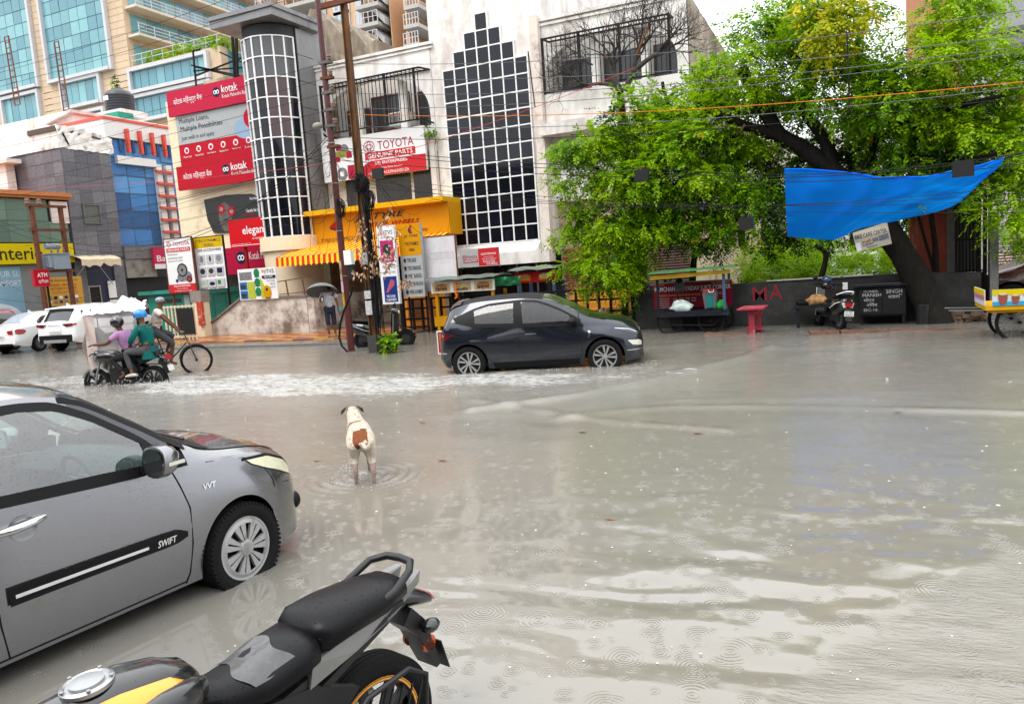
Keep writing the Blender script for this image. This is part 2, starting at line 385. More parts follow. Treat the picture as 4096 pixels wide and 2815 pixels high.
spray(GZ(1392,1880),60,.04,.05,.12,.002,.006)
spray(GZ(1440,1925),110,.26,.15,.008,.002,.005)
spray(GZ(690,1537),170,.55,.2,.09,.003,.010)
spray(GZ(520,1537),150,.45,.16,.14,.003,.010)
spray(GZ(370,1522),110,.4,.14,.16,.003,.010)
spray(GZ(1940,1500),60,.4,.1,.03,.002,.006)
spray(GZ(2300,1475),60,.45,.08,.03,.002,.006)
spray(GZ(2560,1455),50,.25,.08,.03,.002,.006)
tag(mb.build('spray',M_DROP,None,True),kind='stuff')
M_CONC=mat('wet_concrete',(.17,.15,.125),.22,var=.25,vscale=1.6,grime=(.09,.08,.065),gscale=2.2,gamt=.6,bump=.2,bscale=30)
pv=thing('pavement',None,None,(-17,20,0));pv['kind']='structure'
MB().box(-24.5,-12.4,17.75,18.9,-.4,.035).build('apron',M_CONC,pv)
MB().box(-24.5,-12.4,18.9,25.2,-.4,.055).build('paver_bed',mat('paver_bed',(.10,.07,.05),.4),pv)
MB().box(-24.5,-12.0,17.6,17.745,-.4,.06).build('kerb',mat('kerb_stone',(.13,.125,.115),.4,var=.3,bump=.3),pv)
MP=[mat('paver_red',(.22,.055,.035),.25,var=.3,vscale=3),mat('paver_yellow',(.42,.20,.045),.25,var=.3,vscale=3),mat('paver_orange',(.33,.12,.04),.25,var=.3,vscale=3)]
protos={}
for i in range(28):
 for j in range(10):
  x,y=-24.0+i*.405,19.05+j*.32
  if y>21.3 and x<-17.6:continue
  k=0 if(i+j*2)%5 in(0,1)else(2 if(i*7+j)%3==0 else 1)
  if k not in protos:
   o=MB().box(-.195,.195,-.15,.15,0,.05).build('paver',MP[k],pv,local=True);protos[k]=o
  else:o=share('paver',protos[k],pv)
  o.location=(x+17,y-20,.03+random.uniform(-.004,.006));o.rotation_euler=(random.gauss(0,.006),random.gauss(0,.006),0)

# ================================================================== buildings
def glass_mat(name,rgb,rough=.06):return mat(name,rgb,rough,var=.10,vscale=1.2,spec=.7 if rgb[1]>.03 else.42)
PLAST=dict(rough=.8,var=.06,vscale=2.5,bump=.15,bscale=25)
M_WHITEW=mat('whitewash',(.74,.72,.68),grime=(.50,.45,.41),gamt=.55,gscale=.9,stretch=(1,1,.5),**PLAST)
M_CREAM=mat('cream_plaster',(.72,.60,.42),grime=(.45,.36,.24),gamt=.25,gscale=.8,**PLAST)
M_STAIN=mat('stained_concrete',(.40,.34,.27),grime=(.15,.12,.09),gamt=.8,gscale=.55,rough=.9,var=.25,vscale=1.2,bump=.3,stretch=(1,1,.4))
M_MULL=mat('white_mullion',(.75,.75,.74),.4)
M_DKGLASS=[glass_mat('dark_glass_a',(.004,.005,.009)),glass_mat('dark_glass_b',(.008,.009,.014)),glass_mat('dark_glass_c',(.004,.005,.014))]
bld=thing('glass_front_building','white building with stepped pyramid of dark glass panes rising above the shops','building',(-11.5,25,0))
x0,x1,z0,rowh=-13.17,-9.85,2.75,.571;cw=(x1-x0)/7;tops=[11,12,13,14,13,12,11]
MB().box(-13.66,-9.3,25.02,34,2.3,13.5).build('wall',M_WHITEW,bld)
fr=MB();pan=None
for c in range(8):
 h=max(tops[c-1]if c>0 else 0,tops[c]if c<7 else 0)
 fr.box(x0+c*cw-.022,x0+c*cw+.022,24.93,25.03,z0,z0+h*rowh+.028)
for r_ in range(15):
 cs=[c for c in range(7)if tops[c]>=r_]
 if cs:fr.box(x0+cs[0]*cw-.028,x0+(cs[-1]+1)*cw+.028,24.94,25.03,z0+r_*rowh-.022,z0+r_*rowh+.022)
fr.build('mullion_frame',M_MULL,bld)
pr=[]
for c in range(7):
 for r_ in range(tops[c]):
  k=random.choice((0,0,1,2))
  while len(pr)<=k:pr.append(MB().box(-cw/2+.03,cw/2-.03,-.008,.008,-rowh/2+.03,rowh/2-.03).build('pane',M_DKGLASS[len(pr)],bld,local=True))
  o=pr[k]if not pr[k].get('used')else share('pane',pr[k],bld)
  if o is pr[k]:o['used']=1
  o.location=(x0+(c+.5)*cw+11.5,-.03,z0+(r_+.5)*rowh);o.rotation_euler=(random.gauss(0,.006),0,random.gauss(0,.006))
MB().box(-13.3,-9.3,24.4,25.015,1.95,2.38).build('sill',M_WHITEW,bld)
MB().slab([(-13.2,24.45,2.38),(-13.2,25.01,2.38),(-13.2,25.01,2.75)],(3.4,0,0)).build('sloped_ledge',M_WHITEW,bld)
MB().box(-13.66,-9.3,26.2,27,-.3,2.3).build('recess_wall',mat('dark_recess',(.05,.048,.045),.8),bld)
MB().box(-12.2,-9.9,26.0,26.19,.1,1.9).build('shop_window',M_DKGLASS[1],bld)
for xx in(-11.2,-10.4):MB().box(xx-.03,xx+.03,25.9,25.99,0,1.95).build('window_post',M_STEEL,bld)
MB().box(-9.62,-9.32,24.7,25.01,2.2,10.2).build('pilaster',mat('pinkish_plaster',(.66,.58,.52),grime=(.4,.34,.3),gamt=.4,**PLAST),bld)
for o in list(pr):
 if 'used' in o:del o['used']
def arched(name_label,bx0,bx1,top,ax,az,arch_z0,arch_c,arch_rx,arch_rz,back_y,cat='building'):
 t=thing('shop_building',name_label,cat,((bx0+bx1)/2,25,0))
 n=24
 lx,rx_=arch_c-arch_rx,arch_c+arch_rx
 f=MB()
 f.box(bx0,lx,25,25.3,arch_z0,top);f.box(rx_,bx1,25,25.3,arch_z0,top)
 pts=[(arch_c-arch_rx*math.cos(pi*i/n),25,az+arch_rz*math.sin(pi*i/n)**.75)for i in range(n+1)]
 for i in range(n):
  a,b_=pts[i],pts[i+1]
  f.slab([(a[0],25,a[2]),(b_[0],25,b_[2]),(b_[0],25,top),(a[0],25,top)],(0,.3,0))
 f.build('front_wall',M_WHITEW,t)
 return t
shop=arched('white shop building with arched barred balcony over the yellow tyre shop fascia',-18.85,-13.67,10.15,0,7.55,7.2,-16.25,2.42,1.68,26)
MB().box(-18.85,-13.67,26.3,34,-.3,10.1).build('rear_block',mat('balcony_back',(.62,.58,.54),**PLAST),shop)
MB().box(-18.85,-13.67,24.95,25.3,6.3,7.2).build('balcony_parapet',M_WHITEW,shop)
MB().box(-18.85,-13.67,25.1,26.3,5.65,5.85).build('floor_slab',M_WHITEW,shop)
cn=MB();cn.box(-18.95,-13.5,24.9,25.3,10.06,10.16).box(-18.9,-13.55,24.94,25.3,9.93,10.0);cn.build('cornice',M_WHITEW,shop)
M_REDFR=mat('red_brown_frame',(.10,.035,.03),.5)
M_CURT=mat('curtained_glass',(.05,.052,.055),.15,var=.3,vscale=9,stretch=(4,4,.2),spec=.6)
for a,b_,z_,zz in((-18.3,-17.35,7.25,8.5),(-17.1,-15.45,7.6,8.85),(-14.95,-14.0,7.3,8.75)):
 wn=MB().box(a,b_,26.22,26.28,z_,zz).build('window',M_CURT,shop)
 f=MB();f.box(a-.05,a,26.2,26.29,z_-.05,zz+.05).box(b_,b_+.05,26.2,26.29,z_-.05,zz+.05).box(a-.05,b_+.05,26.19,26.285,zz,zz+.06).box(a-.05,b_+.05,26.19,26.285,z_-.06,z_).box((a+b_)/2-.02,(a+b_)/2+.02,26.2,26.29,z_,zz)
 f.build('window_frame',M_REDFR,shop)
for xx in(-17.25,-15.2):MB().box(xx-.14,xx+.14,25.35,25.6,7.1,9.2).build('balcony_column',M_WHITEW,shop)
MB().box(-18.85,-13.67,25.15,25.4,3.2,6.3).build('first_floor_wall',M_WHITEW,shop)
for a,b_ in((-17.95,-16.9),(-16.55,-15.0),(-14.85,-13.95)):
 MB().box(a,b_,25.10,25.14,4.55,5.75).build('window',M_CURT,shop)
MB().box(-13.9,-13.68,24.8,25.0,3.2,7.2).build('pilaster',M_WHITEW,shop)
gs=MB().box(-18.9,-13.5,24.9,25.1,-.3,1.35).build('shop_counter_wall',mat('old_cream_wall',(.36,.30,.23),grime=(.15,.12,.09),gamt=.6,**PLAST),shop)
MB().box(-18.9,-17.0,24.82,24.89,1.35,3.2).build('poster_wall',mat('brown_wall',(.24,.15,.085),grime=(.12,.07,.045),gamt=.6,**PLAST),shop)
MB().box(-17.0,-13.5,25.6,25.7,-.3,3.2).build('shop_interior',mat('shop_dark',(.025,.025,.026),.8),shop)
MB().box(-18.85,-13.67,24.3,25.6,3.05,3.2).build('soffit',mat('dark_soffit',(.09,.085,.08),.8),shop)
g=thing('balcony_grille','black iron bar cage over the arched balcony above the red and white car parts board','window grille',(-15.9,24.2,7.2))
fr=MB()
for z in(7.35,9.12):fr.bar((-18.05,24.2,z),(-13.72,24.2,z),.05);
fr.bar((-18.05,24.95,9.2),(-13.72,24.95,9.2),.05)
for xx in(-18.05,-15.2,-13.95):fr.bar((xx,24.2,7.3),(xx,24.2,9.15),.07)
for xx in(-18.05,-13.72):fr.bar((xx,24.2,9.12),(xx,24.98,9.2),.05);fr.bar((xx,24.2,7.3),(xx,24.98,7.3),.05)
for i in range(22):x=-18.0+i*.198;fr.bar((x,24.2,9.12),(x+.1,24.95,9.19),.02)
fr.build('grille_frame',M_BLACKIRON,g)
first=None
for i in range(27):
 x=-18.0+i*.162
 if first is None:first=MB().box(-.011,.011,-.011,.011,0,1.8).build('bar',M_BLACKIRON,g,local=True);o=first
 else:o=share('bar',first,g)
 o.location=(x+15.9,0,.13)
ac=thing('window_air_conditioner','white window air conditioner behind the balcony bars over the car parts board','air conditioner',(-15.5,25.7,7.62))
MB().box(-15.95,-15.1,25.45,26.15,7.55,8.02).build('casing',mat('ac_white',(.72,.71,.66),.5),ac)
gr=MB()
for i in range(8):gr.box(-15.9,-15.55,25.42,25.448,7.60+i*.05,7.625+i*.05)
for i in range(8):gr.box(-15.48,-15.15,25.42,25.448,7.60+i*.05,7.625+i*.05)
gr.build('louvre',mat('ac_dark',(.12,.12,.12),.5),ac)
saw=[(1215,110),(1240,35),(1262,40),(1287,92),(1311,78),(1361,131),(1386,139),(1412,121),(1464,181),(1506,158),(1511,208),(1530,240),(1530,330),(1215,330)]
sp=[GY(a,b_,29.5)for a,b_ in saw]
solo(MB().slab(sp,(0,5,0)),'parapet_wall',M_STAIN,'stained sawtooth concrete parapet behind the white shop building roof','wall',(sp[0][0],30,0))
tw=thing('round_tower','round stair tower with a curved grid of dark panes beside the bank','tower',(-19.9,23.95,0))
tcx,tcy,tr,zb,rows=-19.95,24.0,1.13,3.62,10;rh=.735
M_METAL=mat('metal_panel',(.19,.19,.195),.38,.35,grime=(.10,.10,.105),gamt=.4,gscale=.8,stretch=(1,1,.3))
core=MB();core.lathe([(tr-.06,-.3),(tr-.06,11.4)],40,Matrix.Translation((tcx,tcy,0)));core.build('core',mat('tower_core',(.05,.05,.055),.6),tw)
mb=MB();mb.lathe([(tr+.12,3.1),(tr+.12,3.62),(tr-.05,3.62)],40,Matrix.Translation((tcx,tcy,0)));mb.lathe([(tr-.05,-.3),(tr+.0,3.1),(tr+.12,3.1)],40,Matrix.Translation((tcx,tcy,0)))
mb.build('base_drum',M_CREAM,tw,True)
a0,a1,nc=R(168),R(352),9
fr=MB();da=(a1-a0)/nc
for i in range(nc+1):
 a=a0+i*da;c_,s_=math.cos(a),math.sin(a)
 fr.obox((tcx+c_*tr,tcy+s_*tr,zb+rows*rh/2),(.06,.055,rows*rh+.05),Matrix.Rotation(a,3,'Z'))
for r_ in range(rows+1):
 for i in range(nc):
  for k in range(3):
   a=a0+(i+(k+.5)/3)*da
   fr.obox((tcx+math.cos(a)*tr,tcy+math.sin(a)*tr,zb+r_*rh),(.06,tr*da/3*1.03,.042),Matrix.Rotation(a,3,'Z'))
fr.build('mullion_frame',M_MULL,tw)
pcol=[M_DKGLASS[0],M_DKGLASS[1],mat('maroon_glass',(.045,.014,.018),.08,spec=.7),glass_mat('grey_glass',(.055,.058,.062))]
pr={}
for i in range(nc):
 for r_ in range(rows):
  k=3 if r_>7 else(2 if(i in(6,7)and r_ in(5,6,7))else random.choice((0,1,1)))
  if k not in pr:
   P=[[(tr*.985*math.cos(-da/2+da*j/4),tr*.985*math.sin(-da/2+da*j/4),z)for j in range(5)]for z in(.02,rh-.02)]
   o=pr[k]=MB().grid(P).build('pane',pcol[k],tw,True,local=True)
  else:o=share('pane',pr[k],tw)
  o.location=(tcx+19.9,tcy-23.95,zb+r_*rh);o.rotation_euler=(0,0,a0+(i+.5)*da)
pr2=None
for r_ in range(8):
 z=3.62+r_*.97
 for(ya,yb)in((24.02,24.98),):
  o=MB().box(-18.84,-18.80,ya,yb,z+.012,z+.958).build('metal_panel',M_METAL,tw)if pr2 is None else share('metal_panel',pr2,tw,(pr2.location[0],pr2.location[1],r_*.97))
  pr2=pr2 or o
MB().box(-21.1,-18.845,24.3,25.9,3,11.45).build('shaft',M_METAL,tw)
cap=MB();cap.slab([(-21.55,22.55,11.45),(-18.62,22.55,11.45),(-18.55,25.3,11.45),(-21.55,25.3,11.45)],(0,0,.3));cap.slab([(-21.62,22.48,11.72),(-18.55,22.48,11.72),(-18.48,25.3,11.72),(-21.62,25.3,11.72)],(0,0,.14))
cap.build('cap',M_METAL,tw)
bk=thing('bank_building','cream bank building hung with large red signboards','building',(-23.8,25,0))
MB().box(-26.9,-21.05,25,33,-.3,10.0).build('wall',M_CREAM,bk)
MB().box(-26.9,-21.0,24.2,24.99,2.9,3.25).build('canopy',mat('old_canopy',(.30,.26,.21),grime=(.1,.09,.08),gamt=.6,**PLAST),bk)
MB().box(-26.9,-21.1,24.9,24.99,-.3,2.9).build('shopfront',mat('dim_shopfront',(.06,.055,.05),.7),bk)
MB().box(-26.6,-19.2,27,33,10.0,11.2).build('roof_room',M_STAIN,bk)
bb=thing('blue_glass_building','blue glass building with white parapet, red fins and ladder of red rungs','building',(-35,30,0))
M_BLUE=[glass_mat('blue_glass_a',(.06,.19,.44)),glass_mat('blue_glass_b',(.10,.28,.55)),glass_mat('blue_glass_c',(.035,.10,.24))]
M_CLAD=mat('white_cladding',(.66,.64,.62),.45,var=.05)
M_RED=mat('red_aluminium',(.60,.07,.04),.4)
MB().box(-44,-34.42,27.75,36,-.3,9.75).build('core',mat('building_core',(.12,.13,.15),.7),bb)
MB().box(-44,-34.2,27.7,36,9.85,10.72).build('parapet',M_CLAD,bb)
MB().box(-44,-34.15,27.65,36.1,10.72,10.86).build('coping',M_RED,bb)
for i in range(9):
 zz=9.0-.9*0
pr={}
yy=np.linspace(27.75,34.5,7)
for j in range(6):
 for r_ in range(6):
  k=random.choice((0,0,1))if r_>2 else random.choice((0,2,2))
  if k not in pr:o=pr[k]=MB().box(-.02,.02,.012,yy[1]-yy[0]-.012,.012,.898).build('pane',M_BLUE[k],bb,local=True)
  else:o=share('pane',pr[k],bb)
  o.location=(.60,yy[j]-30,4.35+r_*.91);o.rotation_euler=(0,random.gauss(0,.004),random.gauss(0,.006))
fr=MB()
for j in range(7):fr.box(-34.43,-34.36,yy[j]-.02,yy[j]+.02,4.3,9.85)
for r_ in range(7):fr.box(-34.425,-34.365,27.75,34.5,4.33+r_*.91-.018,4.33+r_*.91+.018)
fr.build('mullion_frame',mat('blue_frame',(.06,.10,.17),.4),bb)
for i in range(5):
 y=28.85+i*.78
 MB().box(-34.19,-33.98,y,y+.14,9.15,10.35).build('fin',M_RED,bb)
 MB().box(-34.35,-34.25,y-.3,y-.16,9.2,9.83).build('dark_fin',M_BLUE[2],bb)
MB().box(-34.35,-34.12,28.2,30.6,8.55,8.95).build('white_band',M_CLAD,bb)
for y in(30.55,31.2):MB().box(-34.35,-34.1,y,y+.36,4.3,8.7).build('ladder_column',M_CLAD,bb)
for z in(8.25,7.6,6.95,6.3,5.65,5.0):MB().box(-34.09,-33.92,30.4,31.75,z,z+.12).build('rung',M_RED,bb)
MB().box(-34.45,-33.9,27.75,33,3.62,4.3).build('stone_fascia',mat('grey_stone_fascia',(.15,.14,.145),.6,var=.3),bb)
MB().box(-34.4,-33.95,27.75,29.6,2.65,3.6).build('shutter_box',mat('grey_shutter_box',(.24,.225,.205),.6,grime=(.1,.09,.08)),bb)
MB().box(-34.3,-34.2,27.75,33,-.3,2.64).build('dark_shopfront',mat('shop_black',(.03,.03,.032),.7),bb)
st=thing('stone_clad_building','grey granite clad block under a peeling white parapet, small square window','building',(-36,26,0))
M_GRAN=[mat('granite_a',(.135,.13,.145),.5,var=.35,vscale=14),mat('granite_b',(.155,.15,.165),.5,var=.35,vscale=11),mat('granite_c',(.115,.11,.125),.5,var=.35,vscale=17)]
MB().box(-42,-34.06,25.06,27.7,-.3,9.0).build('core',M_GRAN[2],st)
pr={}
for r_ in range(8):
 for j in range(4):
  z,y=3.75+r_*.655,25.05+j*.66
  if 5.4<z+.33<6.4 and 25.7<y+.33<26.7:continue
  k=random.randrange(3)
  if k not in pr:o=pr[k]=MB().box(-.03,.03,.006,.652,.006,.649).build('cladding_tile',M_GRAN[k],st,local=True)
  else:o=share('cladding_tile',pr[k],st)
  o.location=(2-.028+random.uniform(-.003,.003),y-26,z)
pr={}
for r_ in range(4):
 for j in range(4):
  k=random.randrange(3)
  if k not in pr:o=pr[k]=MB().box(.006,.632,-.03,.03,.006,.649).build('cladding_tile',M_GRAN[k],st,local=True)
  else:o=share('cladding_tile',pr[k],st)
  o.location=(-.62-j*.638+1.98,-.97+random.uniform(-.003,.003),6.37+r_*.655)
wn=MB().box(-34.03,-33.99,25.8,26.62,5.45,6.3).build('window',mat('dull_window',(.10,.11,.10),.2),st)
f=MB()
for a in((25.74,25.8,5.4,6.36),(26.62,26.68,5.4,6.36)):f.box(-34.04,-33.93,*a)
f.box(-34.04,-33.94,25.8,26.62,6.3,6.36);f.box(-34.04,-33.94,25.8,26.62,5.4,5.45);f.build('window_frame',M_GRAN[0],wn)
M_PEEL=mat('peeling_whitewash',(.72,.69,.65),rough=.85,var=.08,grime=(.22,.17,.14),gamt=.22,gscale=1.3,bump=.35,bscale=14)
P=[]
yy=np.linspace(24.9,27.9,18)
for z in np.linspace(8.96,10.0,6):P.append([(-33.98+random.uniform(-.05,.05),y,z+random.uniform(-.05,.05)-(.28*max(0,(y-26)/2)if z>9.5 else 0))for y in yy])
mb=MB();mb.grid(P)
for z0_ in(0,):mb.grid([[(x,24.95,z)for x in np.linspace(-42,-33.98,10)]for z in(8.96,10.05)],flip=True)
mb.box(-42,-34.1,25.1,27.8,8.9,9.7);mb.build('parapet',M_PEEL,st)
mb=MB().slab([(-34.0,24.88,9.75),(-34.0,27.7,9.55),(-34.0,27.7,9.62),(-34.0,24.88,9.98)],(-2,0,0));mb.build('dark_coping',mat('coping',(.10,.085,.075),.9),st)
MB().slab([(-33.93,25.18,9.7),(-33.93,25.24,9.68),(-33.93,25.47,9.15),(-33.93,25.42,9.12)],(-.1,0,0)).build('crack',M_BLACK,st)
mb=MB().box(-38.6,-36.8,24.2,24.94,8.55,8.75).box(-38.6,-37.4,24.5,24.94,6.6,8.55);mb.build('balcony',M_PEEL,st)
MB().box(-34.05,-33.94,24.95,25.45,-.3,3.6).box(-34.05,-33.94,27.0,27.6,-.3,3.6).build('entrance_pier',M_GRAN[1],st)
MB().box(-34.06,-34.02,25.45,27.0,-.3,3.6).build('entrance',mat('navy_panel',(.02,.025,.06),.4),st)
dr=MB().box(-34.0,-33.97,25.5,26.05,.1,2.3).build('door',M_DKGLASS[1],st)
f=MB();f.box(-34.0,-33.93,25.44,25.5,0,2.36).box(-34.0,-33.93,26.05,26.11,0,2.36).box(-34.0,-33.935,25.5,26.05,2.3,2.36).box(-34.0,-33.935,25.5,26.05,1.15,1.2);f.build('door_frame',M_STEEL,dr)
for z in(1.7,.75):MB().box(-33.98,-33.94,26.55,26.98,z,z+.85).build('notice_panel',M_WHITE,st)
nb=thing('whitewashed_building','low whitewashed building behind the stone block with rust streaked roof wall','building',(-40,27,0))
M_RUSTW=mat('rust_streaked_wall',(.74,.71,.67),.85,var=.06,grime=(.42,.26,.16),gamt=.2,gscale=.5,stretch=(2.4,2.4,.12))
MB().box(-46,-36.6,27.9,36,-.3,11.55).build('wall',M_RUSTW,nb)
MB().box(-52,-42.2,25.2,36,-.3,10.6).build('side_wing',M_RUSTW,nb)
MB().slab([(-38.5,27.6,11.0),(-36.4,27.6,11.35),(-36.4,27.6,11.5),(-38.6,27.6,11.1)],(0,4,0)).build('roof_slab',M_WHITEW,nb)
tk=thing('water_tank','black ribbed plastic water tank on the roof with a sapling growing behind','water tank',(-37.3,32.2,11.4))
c_=GY(478,410,32.2)
prof=[(0,1.42),(.2,1.42),(.22,1.36),(.62,1.2),(.78,1.0)]
for i in range(6):prof+=[(.80,.95-i*.15),(.80,.89-i*.15),(.765,.87-i*.15),(.765,.82-i*.15)]
prof+=[(.8,0),(0,0)]
tk.location=(c_[0],32.2,c_[2]-.62)
MB().lathe(prof[::-1],28).build('tank_body',mat('tank_black',(.022,.023,.03),.4),tk,True,local=True)
MB().box(-.25,.1,-.83,-.79,.62,.86).build('tank_label',M_WHITE,tk,local=True)
mb=MB().box(-1.1,1.1,-.9,.9,-.35,-.002);mb.build('tank_plinth',M_WHITEW,tk,local=True)
gc=GY(435,462,31)
mb=MB().box(gc[0]-1.0,gc[0]+.75,31,32,gc[2]-.45,gc[2]+.12)
solo(mb,'green_parapet',mat('green_board',(.03,.22,.15),.6),'green painted roof board below the black water tank','roof board',(gc[0],31,gc[2]))
fs=thing('furniture_shop','furniture showroom with green glass upper floor and orange eaves','shop',(-36,22,0))
MB().box(-44,-34.5,14,24.94,-.3,6.4).build('core',mat('showroom_core',(.22,.22,.21),.7),fs)
M_GRN=[glass_mat('green_glass_a',(.09,.15,.12),.1),glass_mat('green_glass_b',(.11,.18,.14),.1),glass_mat('green_glass_c',(.07,.12,.10),.1)]
pr={}
for j in range(11):
 for r_ in range(2):
  y,z=24.9-(j+1)*.95,4.5+r_*.98
  if j==0 and r_==1:continue
  k=random.randrange(3)
  if k not in pr:o=pr[k]=MB().box(-.02,.02,.01,.94,.01,.97).build('pane',M_GRN[k],fs,local=True)
  else:o=share('pane',pr[k],fs)
  o.location=(1.95,y-22,z);o.rotation_euler=(0,0,random.gauss(0,.008))
fr=MB()
for j in range(12):fr.box(-34.1,-34.03,24.9-j*.95-.015,24.9-j*.95+.015,4.45,6.5)
fr.build('mullion_frame',mat('green_frame',(.05,.07,.06),.5),fs)
MB().box(-34.1,-34.0,24.12,24.98,5.4,6.42).build('pink_panel',mat('pink_panel',(.62,.52,.47),.6),fs)
e=MB();e.box(-44,-33.75,14,25.08,6.62,6.8).box(-44,-33.85,14,25.05,6.5,6.62);e.build('eaves',mat('orange_eaves',(.45,.16,.06),.5),fs)
MB().box(-34.45,-34.2,14,24.94,-.3,3.5).build('shopfront',mat('showroom_glass',(.20,.215,.22),.2,var=.2,vscale=1),fs)
pst=MB().box(-34.18,-34.14,19,22.35,.3,3.42).build('window_poster',mat('poster_blue',(.20,.34,.44),.5,var=.15,vscale=.8),fs)
mb=MB();put_text(mb,'OUR SL',(-34.13,21.15,2.98),(0,1,0),(0,0,1),1.15,.27);put_text(mb,'COMFORT',(-34.13,21.0,2.55),(0,1,0),(0,0,1),1.32,.27);mb.build('poster_lettering',mat('poster_white',(.5,.58,.62),.5),pst)
MB().ball((-34.1,20.9,1.1),(.03,1.3,.75),20,10).build('poster_picture',mat('poster_snow',(.5,.53,.55),.6),pst)
MB().box(-34.12,-34.1,20.6,21.9,.5,1.35).build('poster_picture',mat('poster_sofa',(.25,.28,.30),.6),pst)
rw=arched('white building with weathered arched balcony behind the bare tree',-9.3,-4.4,10.1,0,8.0,7.6,-7.0,2.25,1.35,26)
MB().box(-9.3,-4.4,26.2,36,-.3,10.0).build('rear_block',mat('balcony_grey',(.45,.44,.42),**PLAST),rw)
P=[[(-4.38+.012*math.sin(y*3+z),y,z+(0 if z<9 else-.02*abs(math.sin(y*2))))for y in np.linspace(25,38,20)]for z in np.linspace(-.3,10.1,12)]
MB().grid(P).build('side_wall',M_STAIN,rw)
MB().box(-9.3,-4.4,24.95,25.3,6.6,7.6).build('balcony_parapet',M_WHITEW,rw)
MB().box(-9.4,-4.4,24.5,25.3,6.2,6.6).build('ledge',M_WHITEW,rw)
cn=MB();cn.box(-9.35,-4.35,24.9,25.3,10.02,10.12).box(-9.32,-4.37,24.94,25.3,9.88,9.96);cn.build('cornice',M_WHITEW,rw)
for a,b_ in((-9.0,-7.75),(-7.5,-6.05),(-5.75,-4.75)):MB().box(a,b_,26.12,26.18,7.55,8.9).build('window',M_CURT,rw)
for xx in(-7.62,-5.9):MB().box(xx-.12,xx+.12,25.4,25.65,7.5,9.3).build('balcony_column',M_WHITEW,rw)
MB().box(-9.3,-4.4,25.3,26.2,4.0,6.2).build('first_floor_wall',M_WHITEW,rw)
MB().box(-9.3,-4.4,25.6,26.2,-.3,4.0).build('ground_floor_wall',mat('pink_wall',(.50,.36,.28),grime=(.25,.18,.14),gamt=.4,**PLAST),rw)
def shutter(name_mat,xa,xb,za,zb_,y,parent):
 sl=None;n=int((zb_-za)/.09)
 for i in range(n):
  if sl is None:o=sl=MB().slab([(xa,y,za),(xa,y-.05,za+.03),(xa,y-.02,za+.085)],(xb-xa,0,0)).build('shutter_slat',name_mat,parent)
  else:o=share('shutter_slat',sl,parent,(sl.location[0],sl.location[1],sl.location[2]+i*.09))
shutter(mat('red_shutter',(.28,.035,.06),.5,grime=(.12,.03,.03)),-9.2,-8.05,.75,2.4,25.55,rw)
shutter(mat('brown_shutter',(.10,.05,.045),.55,grime=(.05,.03,.03)),-7.9,-4.75,.6,2.9,25.55,rw)
sg=thing('balcony_grille','black iron bar cage over the arched balcony behind the bare tree','window grille',(-6.9,24.2,7.5))
fr=MB()
for z in(7.5,9.22):fr.bar((-9.0,24.2,z),(-4.82,24.2,z),.05)
fr.bar((-9.0,24.9,9.3),(-4.82,24.9,9.3),.05)
for xx in(-9.0,-7.75,-6.4,-4.82):fr.bar((xx,24.2,7.45),(xx,24.2,9.25),.075)
for xx in(-9.0,-4.82):fr.bar((xx,24.2,9.22),(xx,24.95,9.3),.05)
fr.build('grille_frame',M_BLACKIRON,sg)
first=None
for i in range(26):
 if first is None:o=first=MB().box(-.011,.011,-.011,.011,0,1.72).build('bar',M_BLACKIRON,sg,local=True)
 else:o=share('bar',first,sg)
 o.location=(-9.0+i*.163+6.9,0,0)
stp=thing('steps','yellow painted steps before the shuttered shop behind the dark car','steps',(-7.3,24,0))
for i in range(4):MB().box(-8.6,-6.6,24.9-i*.3-.3,24.9-i*.3 if i else 25.5,-.3,.95-i*.22).build('step',mat('yellow_step',(.48,.22,.03),.5,var=.2,grime=(.2,.09,.03),gamt=.3),stp)
ot=thing('office_tower','tall beige office tower with teal glass and balconies far behind the bank','building',(-75,62,0))
M_BEIGE=mat('beige_stone',(.56,.43,.30),.7,var=.12,vscale=.5,grime=(.47,.35,.24),gamt=.4,gscale=.35)
M_TEAL=[glass_mat('teal_glass_a',(.13,.31,.345),.12),glass_mat('teal_glass_b',(.17,.38,.41),.12),glass_mat('teal_glass_c',(.09,.24,.29),.12),glass_mat('pale_blue_glass',(.20,.36,.47),.12)]  # glass colours lightened to imitate rain haze over the distance
M_GREYST=mat('pale_surround',(.52,.52,.53),.6)
MB().box(-120,-69,60,100,-.3,46).build('main_block',M_BEIGE,ot)
MB().box(-68.99,-56.4,60.01,100,-.3,25.55).build('podium',M_BEIGE,ot)
def window(xa,xb,za,zb_,nx,nz,y=60.0,mats=(0,1,2),surround=.35,name='window'):
 w_=thing(name,None,None);
 w_.location=((xa+xb)/2+75,y-62,za);w_.parent=ot
 ox,oy,oz=(xa+xb)/2,y,za
 f=MB();s=surround
 f.box(xa-s,xa,y-.45,y-.012,za-s,zb_+s).box(xb,xb+s,y-.45,y-.012,za-s,zb_+s).box(xa,xb,y-.6,y-.012,za-s,za).box(xa,xb,y-.45,y-.012,zb_,zb_+s)
 f.build('frame',M_GREYST,w_)
 cx_,cz=(xb-xa)/nx,(zb_-za)/nz;pr={}
 for i in range(nx):
  for j in range(nz):
   k=random.choice(mats)
   if k not in pr:o=pr[k]=MB().box(.035,cx_-.035,-.02,.02,.035,cz-.035).build('pane',M_TEAL[k],w_,local=True)
   else:o=share('pane',pr[k],w_)
   o.location=(xa+i*cx_-ox,-.06,j*cz);o.rotation_euler=(random.gauss(0,.004),0,random.gauss(0,.006))
 MB().box(xa,xb,y-.03,y-.011,za,zb_).build('frame_back',mat('tower_mullion',(.10,.14,.17),.5),w_)
